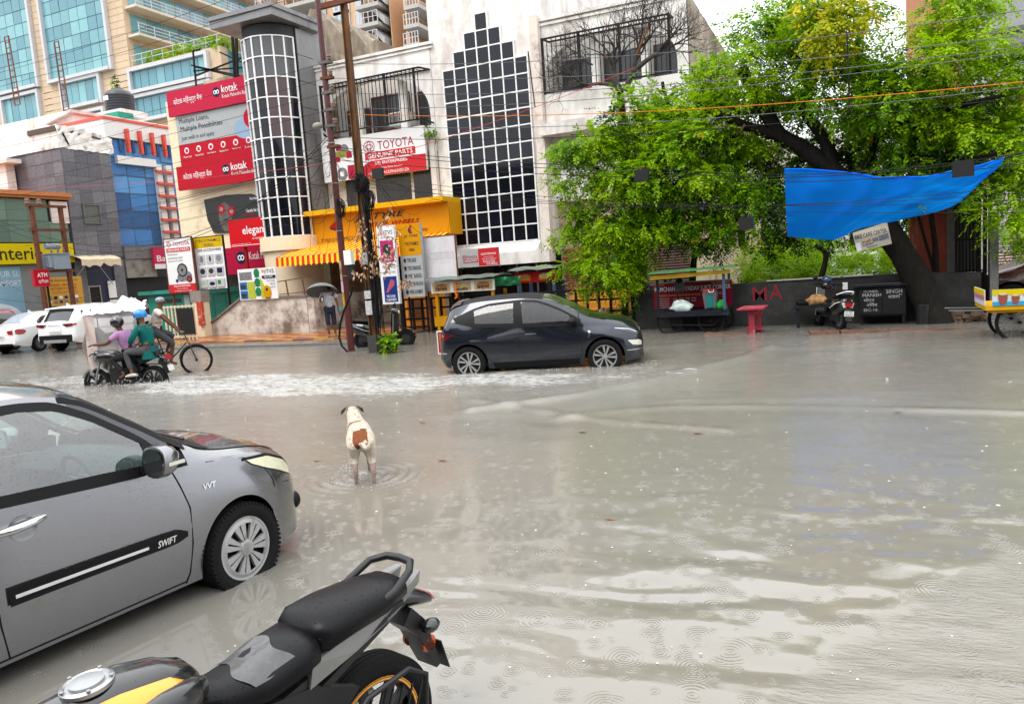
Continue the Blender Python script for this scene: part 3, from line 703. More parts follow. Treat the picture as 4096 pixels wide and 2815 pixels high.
for args in((-96,-83.55,26.1,40,9,10),(-81.3,-71.6,26.05,40,7,10),(-90,-83.9,21.5,25.2,5,1),(-79.5,-73.7,22.9,25.35,5,1),(-68.75,-58.2,23.0,24.95,9,1),(-68.75,-58.2,20.0,22.2,9,1),(-79.5,-73.7,19.6,21.8,5,1)):
 window(*args)
mb=MB()
for z in np.arange(19.5,46,.68):
 for(a,b_)in((-83.1,-81.75),(-71.2,-69.0)):mb.box(a,b_,59.985,59.999,z,z+.05)
 if z<25:mb.box(-83.2,-80,59.985,59.999,z,z+.05);mb.box(-73.2,-69.2,59.985,59.999,z,z+.05)
mb.build('course_lines',mat('stone_joint',(.36,.27,.19),.8),ot)['kind']='stuff'
for i,z in enumerate((28.85,31.75,34.65,37.55,40.4)):
 MB().box(-68.98,-67.3,60.2,92,z-.25,z).build('balcony_slab',mat('slab_beige',(.58,.50,.40),.7),ot)
 rl=MB()
 for y in np.arange(60.3,92,2.0):rl.box(-67.42,-67.36,y,y+.06,z,z+1.05)
 for dz in(.35,.7,1.05):rl.box(-67.42,-67.37,60.2,92,z+dz-.03,z+dz+.03)
 rl.build('railing',M_GREYST,ot)
for i,z in enumerate((25.75,28.9,31.8,34.7,37.6)):
 pr={}
 for j in range(14):
  k=random.choice((0,1,2,3))
  if k not in pr:o=pr[k]=MB().box(-.03,.03,.06,2.0,.1,2.3).build('pane',M_TEAL[k],ot,local=True)
  else:o=share('pane',pr[k],ot)
  o.location=(6.05,60.7+j*2.1-62,z)
rl=MB()
for x in np.arange(-68.8,-56.4,1.5):rl.box(x,x+.05,60.1,60.15,25.55,26.7)
for dz in(.6,1.15):rl.box(-68.9,-56.4,60.1,60.14,25.55+dz-.03,25.55+dz+.03)
rl.build('terrace_railing',M_GREYST,ot)
MB().box(-56.4,-56.2,61,70,20,25.3).build('side_window',M_TEAL[2],ot)
rwg=thing('office_wing','beige rear wing of the office tower with stacked balconies above the white shop roof','building',(-42,66,0))
def pz(px,py,Y=66):return GY(px,py,Y)
def wbox(mbb,pxa,pya,pxb,pyb,ya,yb):
 a,b_=pz(pxa,pya),pz(pxb,pyb);return mbb.box(a[0],b_[0],ya,yb,a[2],b_[2])
MB().box(pz(1040,100)[0],pz(1700,100)[0],70,90,-.3,36).build('main_block',mat('wing_shade',(.34,.32,.30),.8,var=.1),rwg)
for(a,b_,c_,d_)in((1308,-60,1452,300),(1560,-60,1585,260),(1625,-60,1645,260),(1120,-60,1150,60),(1040,-60,1058,60)):wbox(MB(),a,b_,c_,d_,65.6,70.5).build('pier',mat('orange_beige',(.58,.37,.22),.7,var=.12,vscale=.5),rwg)
for x in(1304,1449):wbox(MB(),x,-60,x+6,300,65.5,66).build('white_edge',M_GREYST,rwg)
for(x,y_,xx,y2)in((1346,-10,1404,45),(1352,72,1410,132)):
 f=MB();wbox(f,x-8,y_-12,xx+8,y2+12,65.45,65.59);wn=f.build('window',M_GREYST,rwg)
 for k in range(3):
  wbox(MB(),x+k*(xx-x)/3+2,y_,x+(k+1)*(xx-x)/3-2,y2,65.40,65.44).build('pane',M_TEAL[3],wn)
for k,y_ in enumerate((-75,0,75,150)):
 for(xa,xb,sl)in((1452,1545,1),(1645,1705,.6),(1058,1120,.8),(1150,1305,.4)):
  if xa<1300 and y_>20:continue
  MB().box(pz(xa,y_)[0],pz(xb,y_)[0],64.4,70,pz(xa,y_+62)[2],pz(xa,y_+62)[2]+.35).build('balcony_slab',mat('slab_grey',(.40,.39,.37),.8),rwg)
  rl=MB();z=pz(xa,y_+62)[2]+.35;X0,X1=pz(xa,y_)[0],pz(xb,y_)[0]
  for q in np.linspace(X0,X1-.06,6):rl.box(q,q+.06,64.45,64.5,z,z+1.0)
  for dz in(.5,1.0):rl.box(X0,X1,64.46,64.49,z+dz,z+dz+.05)
  rl.build('railing',M_GREYST,rwg)
  for q in np.linspace(X0+.2,X1-1.2,3):MB().box(q,q+.9,69.85,69.95,z,z+1.9).build('pane',M_TEAL[random.choice((0,2,3))],rwg)
mb=MB()
for k,y_ in enumerate((-60,20,100,180)):
 a,b_=pz(1500,y_),pz(1560,y_+60)
 mb.slab([(a[0],65,a[2]),(b_[0],65,b_[2]),(b_[0],65,b_[2]-.6),(a[0],65,a[2]-.6)],(0,3,0))
mb.build('stair_flight',mat('stair_concrete',(.42,.41,.40),.8),rwg)
gw=thing('grey_warehouse','tall grey panelled building wall behind the trees at far right','building',(8,46,0))
MB().box(5.55,40,45,80,-.3,20).build('wall',mat('grey_panel',(.26,.265,.27),.55,var=.1),gw)
for z in(10.6,11.4,13.9):MB().box(5.5,40,44.7,44.99,z,z+.22).build('band',mat('dark_band',(.10,.10,.105),.6),gw)
MB().box(4.1,5.5,46,60,-.3,20).build('brick_end',mat('orange_brick',(.42,.17,.09),.8,var=.3),gw)
op_=[('brown brick shop row across the road behind the photographer',-70,-22,10.5,(.16,.10,.07)),('grey office block across the road behind the photographer',-20,6,13.5,(.13,.13,.135)),('dull cream shop row across the road behind the photographer',8,50,10,(.20,.17,.13))]  # unseen street side, added to darken reflections and cut low sky light
for l_,xa,xb,h_,c_ in op_:
 t=thing('opposite_building',l_,'building',((xa+xb)/2,-12,0));MB().box(xa,xb,-26,-12,-.3,h_).build('wall',mat('opposite_wall_%d'%xa,c_,.85,var=.2),t)
 z=1
 while z<h_-1.5:
  MB().box(xa+1,xb-1,-11.99,-11.9,z,z+1.5).build('window_band',M_DKGLASS[1],t);z+=3.1
 MB().box(xa,xb,-11.9,-10.4,3.0,3.2).build('canopy',M_STAIN,t)

# ================================================================== signs
M_SRED=flat('sign_red','#d3132f');M_SPINK=flat('sign_pink_red','#d8254a');M_SWHITE=mat('sign_white',(.70,.70,.70),.4,var=.03)
M_SGREY=flat('sign_grey','#c3c8c8');M_SYEL=flat('sign_yellow','#f0c400');M_SBLK=mat('sign_black',(.02,.02,.022),.45);M_SNAVY=flat('sign_navy','#22264c')
M_TRED=flat('car_parts_red','#e0343c');M_TLET=flat('car_parts_letter','#c42a4a');M_AMBER=flat('shop_amber','#f3a800');M_MAG=flat('sign_magenta','#d8357e');M_SBLUE=flat('sign_blue','#21408f')
M_RUSTF=mat('rust_frame',(.13,.05,.03),.7,var=.3)
M_FOOD=mat('food_print',(.30,.14,.05),.5,var=.6,vscale=22);M_FOOD2=mat('food_print_pale',(.50,.36,.16),.5,var=.5,vscale=30)
M_PARTS=mat('parts_print',(.16,.16,.17),.4,var=.8,vscale=16)
def board(name,label,cat,o,xd,W,H,items,bmat,th=.06,group=None,frame=None,posts=None,z_post=-.4):
 o=np.array(o,float);xd=np.array(xd,float);ud=np.array([0,0,1.0]);nrm=np.cross(xd,ud)
 t=thing(name,label,cat,tuple(o+xd*W/2),0,group)
 P=lambda fx,fz,d=0:tuple(o+xd*W*fx+ud*H*fz+nrm*d)
 MB().slab([P(0,0),P(1,0),P(1,1),P(0,1)],tuple(-nrm*th)).build('board',bmat,t)
 groups={};lay=0
 for it in items:
  lay+=1;d=.0025+.0012*lay;k=it[0]
  if k=='rect':
   _,a,b_,c_,e_,m_,nm=it;MB().slab([P(a,c_,d),P(b_,c_,d),P(b_,e_,d),P(a,e_,d)],tuple(-nrm*(d-.0005))).build(nm,m_,t)
  elif k=='poly':
   _,pts,m_,nm=it;MB().slab([P(a,b_,d)for a,b_ in pts],tuple(-nrm*(d-.0005))).build(nm,m_,t)
  elif k=='disc':
   _,a,b_,r_,m_,nm=it;rr=r_ if hasattr(r_,'__len__')else(r_,r_)
   MB().slab([tuple(np.array(P(a,b_,d))+xd*rr[0]*math.cos(q)+ud*rr[1]*math.sin(q))for q in np.linspace(0,2*pi,24,endpoint=False)],tuple(-nrm*(d-.0005))).build(nm,m_,t)
  elif k=='ring':
   _,a,b_,rx_,rz_,tk_,m_,nm=it;c=np.array(P(a,b_,d));mb=MB();v=[];n=28
   for q in range(n):v+=[tuple(c+xd*(rx_+s*tk_)*math.cos(2*pi*q/n)+ud*(rz_+s*tk_)*math.sin(2*pi*q/n))for s in(-.5,.5)]
   mb.add(v,[(2*q,2*q+1,(2*q+3)%(2*n),(2*q+2)%(2*n))for q in range(n)]);groups.setdefault((m_.name,nm),(m_,MB()))[1].add(mb.v,mb.f)
  elif k=='text':
   _,s,a,b_,c_,e_,m_=it[:7];bold=it[7]if len(it)>7 else True;sh=it[8]if len(it)>8 else 0;dp=it[9]if len(it)>9 else 0
   g=groups.setdefault((m_.name,'lettering'),(m_,MB()))[1]
   put_text(g,s,P(a,c_,d+dp),xd,ud,W*(b_-a),H*(e_-c_),0,bold,sh,dp)
 for(mn,nm),(m_,mb)in groups.items():mb.build(nm,m_,t)
 if frame:
  fm,fw_=frame;mb=MB();e_=.012
  for(a,b_,c_,d_)in((-fw_/W,0,-fw_/H,1+fw_/H),(1,1+fw_/W,-fw_/H,1+fw_/H),(0,1,-fw_/H,0),(0,1,1,1+fw_/H)):
   mb.slab([P(a,c_,e_),P(b_,c_,e_),P(b_,d_,e_),P(a,d_,e_)],tuple(-nrm*(th+e_)))
  mb.build('frame',fm,t)
 for pp in(posts or[]):
  fx,pm,w_=pp;a=np.array(P(fx,0,-th-.001-w_/2));z1=o[2]+H*.98;MB().box(a[0]-w_/2,a[0]+w_/2,a[1]-w_/2,a[1]+w_/2,z_post,z1).build('post',pm,t)
 return t
XD,YD=(1,0,0),(0,1,0)
KL=[('text','कोटक महिन्द्रा बैंक'.replace('हि','िह'),.08,.44,.36,.70,M_SWHITE,False),('disc',.615,.6,.2,M_SNAVY,'emblem'),('ring',.598,.6,.06,.07,.042,M_SWHITE,'emblem_loop'),('ring',.632,.6,.06,.07,.042,M_SWHITE,'emblem_loop'),('text','kotak',.68,.87,.52,.82,M_SWHITE),('text','Kotak Mahindra Bank',.68,.985,.32,.46,M_SWHITE,False)]
board('signboard','topmost red bank signboard with white hindi lettering beside the round tower','sign',(-26.47,24.7,9.26),XD,4.55,1.03,KL,M_SPINK,.12)
it=[('rect',0,1,0,.44,M_SRED,'red_panel'),('disc',.93,.55,(.8,.45),flat('pale_blue','#a9c4e0'),'picture'),('disc',1.0-.04,.72,(.35,.38),M_SRED,'picture'),('text','Multiple Loans,',.04,.44,.82,.95,M_SNAVY,False),('text','Multiple Possibilities',.05,.61,.66,.79,M_SNAVY,False),('text','Just walk in and apply',.05,.49,.50,.60,M_SBLK,False)]
for i,s in enumerate(('Home Loan','Personal Loan','Loan Against','Business Loan','Working Capital','Loan')):
 it+=[('disc',.10+i*.163,.31,.13,M_SWHITE,'icon'),('rect',.083+i*.163,.117+i*.163,.27,.34,M_SPINK,'icon_mark'),('text',s,.05+i*.163,.16+i*.163,.17,.21,M_SWHITE,False)]
board('signboard','grey and red loan advertisement between the two red bank signboards','sign',(-26.2,24.8,7.12),XD,4.25,2.12,it,M_SGREY,.1)
board('signboard','lower red bank signboard with white hindi lettering above the cream wall','sign',(-26.2,24.5,6.1),XD,4.5,1.0,KL,M_SRED,.12)
oc=[(815,800),(900,780),(1005,775),(1060,800),(1075,905),(1040,930),(855,932),(830,880)]
ow=[GY(a,b_,24.93)for a,b_ in oc]
t=thing('poster','black octagonal poster of a man in red goggles on the cream bank wall','poster',(-23.6,24.93,4.1))
MB().slab(ow,(0,.06,0)).build('board',M_SBLK,t)
def face_y(px,py,Y):return GY(px,py,Y)
def ellipse_part(name,m_,px,py,rx,rz,Y,par):c=GY(px,py,Y);MB().slab([(c[0]+rx*math.cos(q),Y,c[2]+rz*math.sin(q))for q in np.linspace(0,2*pi,20,endpoint=False)],(0,.004,0)).build(name,m_,par)
ellipse_part('picture',mat('poster_skin',(.11,.095,.085),.5,var=.4,vscale=4),902,868,.36,.62,24.924,t)
for(a,b_)in((885,838),(925,845)):ellipse_part('picture',M_SRED,a,b_,.2,.2,24.918,t);ellipse_part('picture',mat('poster_lens',(.25,.2,.17),.4),a,b_,.1,.1,24.912,t)
ellipse_part('picture',M_SBLK,905,880,.12,.05,24.918,t)
mb=MB()
for s,(a,b_),w_,h_ in(('kotak',(1000,800),.5,.12),('Hausla hai toh',(985,850),.78,.14)):c=GY(a,b_,24.918);put_text(mb,s,c,XD,(0,0,1),w_,h_)
mb.build('lettering',M_SWHITE,t)
mb=MB();c=GY(975,866,24.918);put_text(mb,'ho jayega.',c,XD,(0,0,1),.6,.13);mb.build('lettering',M_SRED,t)
board('signboard','magenta bank signboard low behind the red accessories sign','sign',(-24.0,24.15,2.35),XD,3.7,1.1,[('disc',.32,.6,.26,M_SNAVY,'emblem'),('ring',.30,.6,.08,.09,.05,M_SWHITE,'emblem_loop'),('ring',.34,.6,.08,.09,.05,M_SWHITE,'emblem_loop'),('text','Kotak Mahindra Bank',.44,.97,.5,.78,M_SWHITE,False)],flat('sign_crimson','#c91846'),.1)
board('signboard','red accessories shop sign with white word elegant on two red posts','sign',(-22.2,23.0,3.36),XD,2.08,1.08,[('text','elegant',.33,.92,.36,.74,M_SWHITE),('text','car accessories',.55,.86,.25,.32,M_SWHITE,False),('rect',.02,.98,.05,.07,M_SWHITE,'line'),('text','www.elegantcar.in',.05,.5,.09,.14,M_SWHITE,False)],flat('bright_red','#e81522'),.1,posts=[(.3,flat('red_post','#b5271c'),.09),(.88,flat('red_post','#b5271c'),.09)],z_post=1.0)
EMB=lambda fx,fz,rx_,rz_,m_:[('ring',fx,fz,rx_,rz_,rx_*.13,m_,'emblem'),('ring',fx,fz,rx_*.36,rz_*.93,rx_*.12,m_,'emblem'),('ring',fx,fz+.0,rx_*.72,rz_*.36,rx_*.12,m_,'emblem')]
it=EMB(.17,.905,.115,.105,M_TRED)+[('text','TOYOTA',.33,.93,.865,.94,M_TLET),('rect',.06,.94,.755,.83,M_TRED,'red_band'),('text','GENUINE PARTS',.10,.90,.77,.815,M_SWHITE),('text','Experience',.09,.46,.69,.73,M_SBLK,False),('text','assurance and',.09,.62,.63,.67,M_SBLK,False),('text','peace of mind.',.09,.64,.57,.61,M_SBLK,False),('disc',.66,.30,(.33,.19),M_PARTS,'picture'),('disc',.5,.28,(.2,.16),M_PARTS,'picture'),('disc',.57,.41,.26,M_SBLK,'picture'),('disc',.57,.41,.2,M_STEEL,'picture'),('disc',.57,.41,.06,M_SBLK,'picture'),('disc',.8,.24,.13,M_SBLK,'picture'),('disc',.8,.24,.07,M_TRED,'picture'),('disc',.33,.22,.06,M_SBLUE,'picture'),('rect',0,1,0,.155,M_TRED,'red_band'),('text','USJ ENTERPRISES',.2,.82,.095,.135,M_SWHITE),('text','Spare Parts Retailer',.33,.72,.055,.08,M_SWHITE,False),('text','GT Road Bhor, Sector 10, Noida',.22,.85,.015,.04,M_SWHITE,False),('text','www.toyota.com',.68,.95,.96,.975,M_SBLK,False)]
board('signboard','white upright car parts sign with wheel picture and red foot by the gate','sign',(-23.87,21.3,1.78),XD,1.39,2.04,it,M_SWHITE,.07,frame=(M_RUSTF,.035),posts=[(.04,M_RUSTF,.06),(.95,M_RUSTF,.06)])
it=[('rect',0,1,.80,1,M_SYEL,'yellow_panel'),('text','TYRE DYNAMICS',.05,.94,.905,.965,M_SBLK),('text','NOIDA',.35,.68,.82,.88,M_SBLK),('text','CAR ACCESSORIES',.08,.93,.73,.78,M_SBLK)]
for r_ in range(3):
 for c_ in range(3):
  a,b_=.08+c_*.3,.515-r_*.235
  it+=[('rect',a,a+.26,b_-.01,b_+.15,flat('tile_grey','#d8d8dc'),'picture_tile')]
  sh=[('disc',a+.13,b_+.07,(.09,.12),M_PARTS),('disc',a+.13,b_+.07,(.05,.11),M_SBLK),('disc',a+.13,b_+.07,(.13,.13),M_STEEL),('disc',a+.13,b_+.07,(.13,.11),M_SBLK),('disc',a+.13,b_+.07,(.12,.1),M_SBLK),('rect',a+.04,a+.22,b_+.02,b_+.12,M_SNAVY),('disc',a+.13,b_+.07,(.11,.08),flat('perfume_green','#b9d39a')),('disc',a+.13,b_+.06,(.14,.07),M_SNAVY),('rect',a+.03,a+.14,b_+.04,b_+.12,flat('box_green','#2f9a3a'))][r_*3+c_]
  it+=[sh+('picture',)]
  it+=[('text',('SEAT COVER','LED LIGHT','WHEEL COVER','SPEAKER','BASS TUBE','ANDROID','PERFUME','BODY COVER','BATTERY')[r_*3+c_],a+.02,a+.25,b_-.045,b_-.02,M_SBLK,False)]
board('signboard','white car accessories sign with yellow head and nine small product pictures','sign',(-22.55,21.5,1.82),XD,1.43,1.95,it,M_SWHITE,.07,frame=(M_BLACKIRON,.03),posts=[(.06,M_BLACKIRON,.06),(.95,M_BLACKIRON,.06)])
it=[('rect',.02,.40,.60,.96,M_SWHITE,'picture_panel'),('rect',.04,.37,.64,.90,M_PARTS,'picture')]
for i in range(3):it+=[('disc',.50,.85-i*.3,(.13,.16),flat('pump_green','#1f8f5c'),'picture'),('rect',.43,.57,.72-i*.3,.74-i*.3,M_SBLK,'picture')]
it+=[('rect',.03,.22,.33,.58,flat('tvs_blue','#2f7fc0'),'picture_panel'),('rect',.03,.22,.04,.3,flat('tvs_blue','#2f7fc0'),'picture_panel'),('disc',.12,.43,(.13,.08),M_SBLK,'picture'),('disc',.12,.15,(.13,.08),M_SBLK,'picture'),('rect',.24,.42,.04,.58,flat('lime','#c9d54a'),'picture_panel'),('poly',[(.58,.04),(.80,.04),(.62,.60),(.58,.7)],flat('lime','#c9d54a'),'picture_panel'),('text','my',.64,.76,.80,.94,flat('orange_letter','#e59a1e')),('text','TVS',.76,.96,.82,.95,M_SBLK,False),('rect',.64,.98,.66,.75,M_SNAVY,'band'),('text','AIR PUMPS',.70,.92,.68,.73,M_SWHITE),('text','टायर में हवा..',.76,.98,.54,.62,M_SBLK,False),('text','कहीं भी..',.83,.98,.44,.52,M_SBLK,False),('text','कभी भी..',.83,.98,.34,.42,M_SBLK,False),('disc',.74,.22,(.17,.25),flat('pump_yellow','#e9a800'),'picture'),('disc',.74,.31,.06,M_SBLK,'picture'),('rect',.68,.80,.03,.06,M_SBLK,'picture')]
board('poster','air pump poster with green pumps leaning on the peeling ramp wall','poster',(-20.4,21.33,1.33),XD,1.78,1.13,it,M_SWHITE,.05)
it=EMB(.475,.70,.24,.21,M_TLET)+[('text','TOYOTA',.56,.90,.60,.80,M_TLET,False),('rect',.43,.91,.40,.565,M_TRED,'red_band'),('text','GENUINE PARTS',.455,.885,.425,.535,M_SWHITE),('poly',[(.37,0),(1,0),(1,.365),(.48,.365),(.42,.3),(.39,.2)],M_TRED,'red_panel'),('text','USJ ENTERPRISES',.52,.83,.245,.335,M_SWHITE),('text','Spare Parts Retailer',.58,.78,.145,.205,M_SWHITE,False),('text','GSTIN : 09ACDFN6342E1ZA',.45,.84,.03,.10,M_SWHITE,False),('disc',.23,.73,.2,M_PARTS,'picture'),('rect',.14,.28,.55,.70,flat('olive_box','#a8a64c'),'picture'),('rect',.15,.20,.72,.82,M_TLET,'picture'),('rect',.25,.30,.52,.66,M_TLET,'picture'),('rect',.13,.18,.46,.58,M_TLET,'picture'),('disc',.19,.16,.24,M_PARTS,'picture'),('disc',.19,.16,.1,M_SWHITE,'picture'),('rect',.25,.35,.02,.34,M_TLET,'picture')]
board('signboard','wide white and red car parts board under the arched balcony behind the two poles','sign',(-18.57,24.6,5.62),XD,4.62,1.58,it,M_SWHITE,.12)
it=EMB(.12,.55,.09,.08,M_TLET)+[('rect',.48,1,0,1,M_TRED,'red_panel'),('text','TOYOTA',.19,.45,.46,.62,M_TLET),('rect',.09,.46,.25,.40,M_TLET,'band'),('text','GENUINE PARTS',.11,.44,.28,.37,M_SWHITE),('text','USJ ENTERPRISES',.55,.93,.58,.72,M_SWHITE),('text','Spare Parts Retailer',.62,.86,.46,.53,M_SWHITE,False),('text','Ph.9211517200',.60,.89,.18,.30,M_SWHITE),('text','0120 4585321',.68,.95,.05,.16,M_SWHITE),('text','GSTIN : 09ACDFN6342E1ZA',.57,.93,.35,.42,M_SWHITE,False)]
board('signboard','small grey and red car parts sign hung under the glass building ledge','sign',(-12.3,23.5,1.96),XD,1.51,.61,it,M_SGREY,.06,posts=[(.02,M_STEEL,.03),(.98,M_STEEL,.03)],z_post=1.9)
ft=thing('fascia_sign','deep yellow tyre shop fascia with projecting lip and black slanted lettering','sign',(-15.9,23.95,3.2))
M_YF=flat('fascia_yellow','#f5a70c');M_YF2=flat('fascia_lip_yellow','#ffc00e')
MB().box(-18.9,-12.83,23.95,24.9,3.18,4.32).build('board',M_YF,ft)
MB().box(-19.05,-12.83,23.55,24.9,4.32,4.5).build('lip',M_YF2,ft)
mb=MB();put_text(mb,'JK TYRE',(-16.9,23.93,3.92),XD,(0,0,1),2.25,.27,0,True,.35,.04);put_text(mb,'TYRE DYNAMICS NOIDA',(-18.5,23.94,3.3),XD,(0,0,1),2.2,.13,0,False);put_text(mb,'टायर डायनामिक्स नोयडा',(-15.3,23.94,3.32),XD,(0,0,1),1.55,.18,0,False);mb.build('lettering',M_SBLK,ft)
mb=MB();put_text(mb,'STEEL WHEELS',(-16.2,23.93,3.70),XD,(0,0,1),2.15,.15,0,True,.35,.03);mb.slab([(-18.05,23.93,3.85),(-17.7,23.93,4.05),(-17.45,23.93,3.85),(-17.7,23.93,3.75)],(0,-.03,0));mb.build('lettering',flat('fascia_red','#c81d1d'),ft)
MB().slab([(-18.05,23.935,3.78),(-17.55,23.935,4.22),(-17.55,23.935,3.95),(-17.75,23.935,3.7)],(0,-.015,0)).build('emblem',M_SBLK,ft)
it=[('rect',0,1,.565,1,M_AMBER,'yellow_panel'),('poly',[(.46,.92),(.58,.98),(.53,.92),(.62,.86),(.52,.86),(.46,.90)],M_SBLK,'emblem'),('poly',[(.58,.98),(.66,.97),(.60,.92),(.66,.86),(.62,.86),(.53,.92)],M_TRED,'emblem'),('text','JK TYRE',.22,.90,.80,.845,M_SBLK,True,.3),('text','TYRE DYNAMICS',.24,.90,.70,.75,M_SBLK),('text','NOIDA',.44,.70,.62,.665,M_SBLK)]
for i,s in enumerate(('TYRE SALES','TYRE CHANGING','WHEEL BALANCING','NITROGEN INFLATION','WHEEL ALIGNMENT')):z=.475-i*.108;it+=[('text',s,.30,(.72,.92,.92,.96,.93)[i],z,z+.055,M_SBLK),('disc',.2,z+.027,(.045,.065),M_SBLK,'icon')]
board('pillar_sign','tall yellow and white tyre shop pillar listing wheel services','sign',(-12.72,20.3,1.16),XD,.78,2.27,it,M_SGREY,.16,posts=[(.1,M_BLACKIRON,.05),(.9,M_BLACKIRON,.05)])
it=[('text','my',.18,.46,.875,.93,flat('orchid','#d45a8c')),('text','TVS',.47,.92,.885,.94,M_SBLK,False),('text','CAR ACCESSORIES',.2,.85,.845,.86,M_SBLK,False),('rect',.14,.90,.54,.815,M_MAG,'pink_panel'),('disc',.5,.70,(.14,.17),M_SBLK,'picture'),('disc',.55,.64,(.1,.1),M_SBLK,'picture'),('text','HORNS',.34,.68,.555,.585,M_SWHITE),('text','my',.18,.46,.45,.50,flat('orchid','#d45a8c')),('text','TVS',.47,.92,.455,.51,M_SBLK,False),('text','CAR ACCESSORIES',.2,.9,.40,.42,M_SBLK,False),('rect',.16,.92,.03,.355,M_SBLUE,'blue_panel'),('poly',[(.28,.16),(.6,.32),(.80,.30),(.78,.24),(.45,.17),(.34,.14)],flat('vacuum_pink','#d0607a'),'picture'),('text','VACUUM',.28,.78,.085,.12,M_SWHITE),('text','CLEANERS',.26,.84,.042,.075,M_SWHITE)]
board('pillar_sign','narrow white pillar sign with pink horn panel and blue vacuum cleaner panel','sign',(-13.32,20.0,.98),XD,.63,2.43,it,M_SWHITE,.12,posts=[(.5,M_BLACKIRON,.06)])
it=[('rect',.04,.48,.52,.97,mat('worn_banner',(.60,.58,.59),.6,var=.12,vscale=3),'cloth_panel'),('rect',.52,.96,.52,.97,mat('worn_banner_pink',(.60,.56,.58),.6,var=.12,vscale=3),'cloth_panel'),('rect',.04,.48,.03,.48,mat('worn_banner_pink',(.60,.56,.58),.6,var=.12,vscale=3),'cloth_panel'),('rect',.52,.96,.03,.48,mat('worn_banner',(.60,.58,.59),.6),'cloth_panel'),('text','ACCESSORIES',.10,.94,.58,.72,mat('ghost_letter',(.50,.47,.48),.6))]
board('faded_banner','faded white banner stretched in a rusty four panel frame beside the pillar signs','banner',(-12.05,20.6,1.28),XD,1.13,1.68,it,mat('banner_white',(.62,.58,.60),.6),.03,frame=(M_RUSTF,.035),posts=[(.02,M_RUSTF,.05),(.98,M_RUSTF,.05)])
board('signboard','wide yellow furniture shop board with dark rounded lettering','sign',(-33.93,15,3.53),YD,9.93,.92,[('text','interio',.626,.845,.20,.80,flat('charcoal_letter','#3c3a1e'))],flat('furniture_yellow','#ecd20a'),.2)
board('signboard','pink bank sign half hidden behind the upright car parts sign','sign',(-33.7,29.3,3.05),YD,1.9,1.15,[('rect',0,1,0,.22,M_SWHITE,'white_band'),('text','Bank',.10,.75,.34,.62,M_SWHITE)],flat('bank_pink','#e03a64'),.15)
t=board('signboard','red cash machine sign on a thin black pole behind the parked cars','sign',(-29,19.5,2.42),YD,.58,.62,[('text','ATM',.22,.92,.55,.82,M_SWHITE),('text','एटीएम',.25,.95,.14,.42,M_SWHITE,False)],M_SRED,.12,frame=(mat('sign_rim',(.35,.03,.05),.5),.03))
MB().box(-29.1,-29.04,20.0,20.06,0,2.4).build('post',M_BLACKIRON,t)
it=[('text','सभी देशवासियों को',.1,.9,.84,.92,M_SNAVY,False),('text','दीपावली, भैया दूज',.06,.85,.66,.77,M_TRED),('text','छठ पूजा व नव वर्ष',.2,.84,.52,.63,M_TLET,False),('text','हार्दिक शुभकामनाएं',.22,.86,.42,.50,flat('orange_print','#d8621c'),False)]
for i in range(6):it+=[('rect',.12+i*.13,.20+i*.13,.23,.33,(M_PARTS,M_SNAVY,M_SWHITE,M_SBLUE,M_PARTS,M_SWHITE)[i],'picture'),('rect',.12+i*.13,.19+i*.13,.08,.17,(M_SWHITE,M_PARTS,M_SBLUE,M_PARTS,M_SWHITE,M_PARTS)[i],'picture')]
board('banner','orange festival greeting banner with rows of small pictures below the transformer','banner',(-32.6,22.2,1.55),YD,1.95,1.28,it,flat('banner_orange','#eeb54c'),.03)
aw=thing('awning','red and yellow striped shop awning with scalloped valance over the tyre shop','awning',(-16.2,23.9,2.5))
M_AR,M_AY=flat('awning_red','#e23a1c',k=.75),flat('awning_yellow','#ffcb30',k=.9)
cl,va=MB(),MB();n=54;xa,xb=-19.38,-12.9
for i in range(n):
 a,b_=xa+(xb-xa)*i/n,xa+(xb-xa)*(i+1)/n;m_=i%2
 cl.slab([(a,22.3,2.80),(b_,22.3,2.80),(b_+(.02),23.1,3.05-.03),(b_,23.93,3.24),(a,23.93,3.24),(a+.02,23.1,3.02)],(0,0,.008),m_)
 va.slab([(a,22.29,2.80),(b_,22.29,2.80),(b_,22.27+.01*math.sin(i),2.50),((a+b_)/2,22.265,2.46-.03*(i%2)),(a,22.27,2.50)],(0,-.006,0),m_)
cl.build('canopy_cloth',[M_AR,M_AY],aw);va.build('valance',[M_AR,M_AY],aw)
MB().bar((xa,22.31,2.79),(xb,22.31,2.79),.05).build('front_rail',M_STEEL,aw)
for x in(-19.3,-16.2,-13.0):MB().bar((x,23.9,2.9),(x,22.35,2.78),.03).build('arm',M_STEEL,aw)
M_PEELW=mat('peeling_wall',(.55,.50,.44),rough=.85,var=.1,grime=(.15,.115,.09),gamt=.58,gscale=1.0,bump=.4,bscale=12)
w_=thing('ramp_wall','sloping boundary wall with paint peeling off in patches beside the tiled pavement','wall',(-20,21.5,0))
MB().slab([(-22.85,21.4,-.3),(-17.45,21.4,-.3),(-17.45,21.4,1.32),(-20.45,21.4,1.36),(-21.9,21.4,.57),(-22.85,21.4,.12)],(0,.3,0)).build('wall_face',M_PEELW,w_)
MB().slab([(-17.42,21.34,1.32),(-20.46,21.34,1.36),(-21.92,21.34,.57),(-22.87,21.34,.12),(-22.87,21.34,.19),(-21.95,21.34,.64),(-20.48,21.34,1.43),(-17.42,21.34,1.39)],(0,.42,0)).build('coping',mat('dirty_coping',(.16,.14,.12),.8,var=.3),w_)
w2=solo(MB().box(-17.44,-17.14,21.42,24.9,-.3,1.3),'side_wall',M_PEELW,'stained side wall running back beside the tyre shop doorway','wall',(-17.3,23,0))
rl=thing('railing','rusty iron hand rail on top of the peeling wall','railing',(-18.5,21.5,1.38))
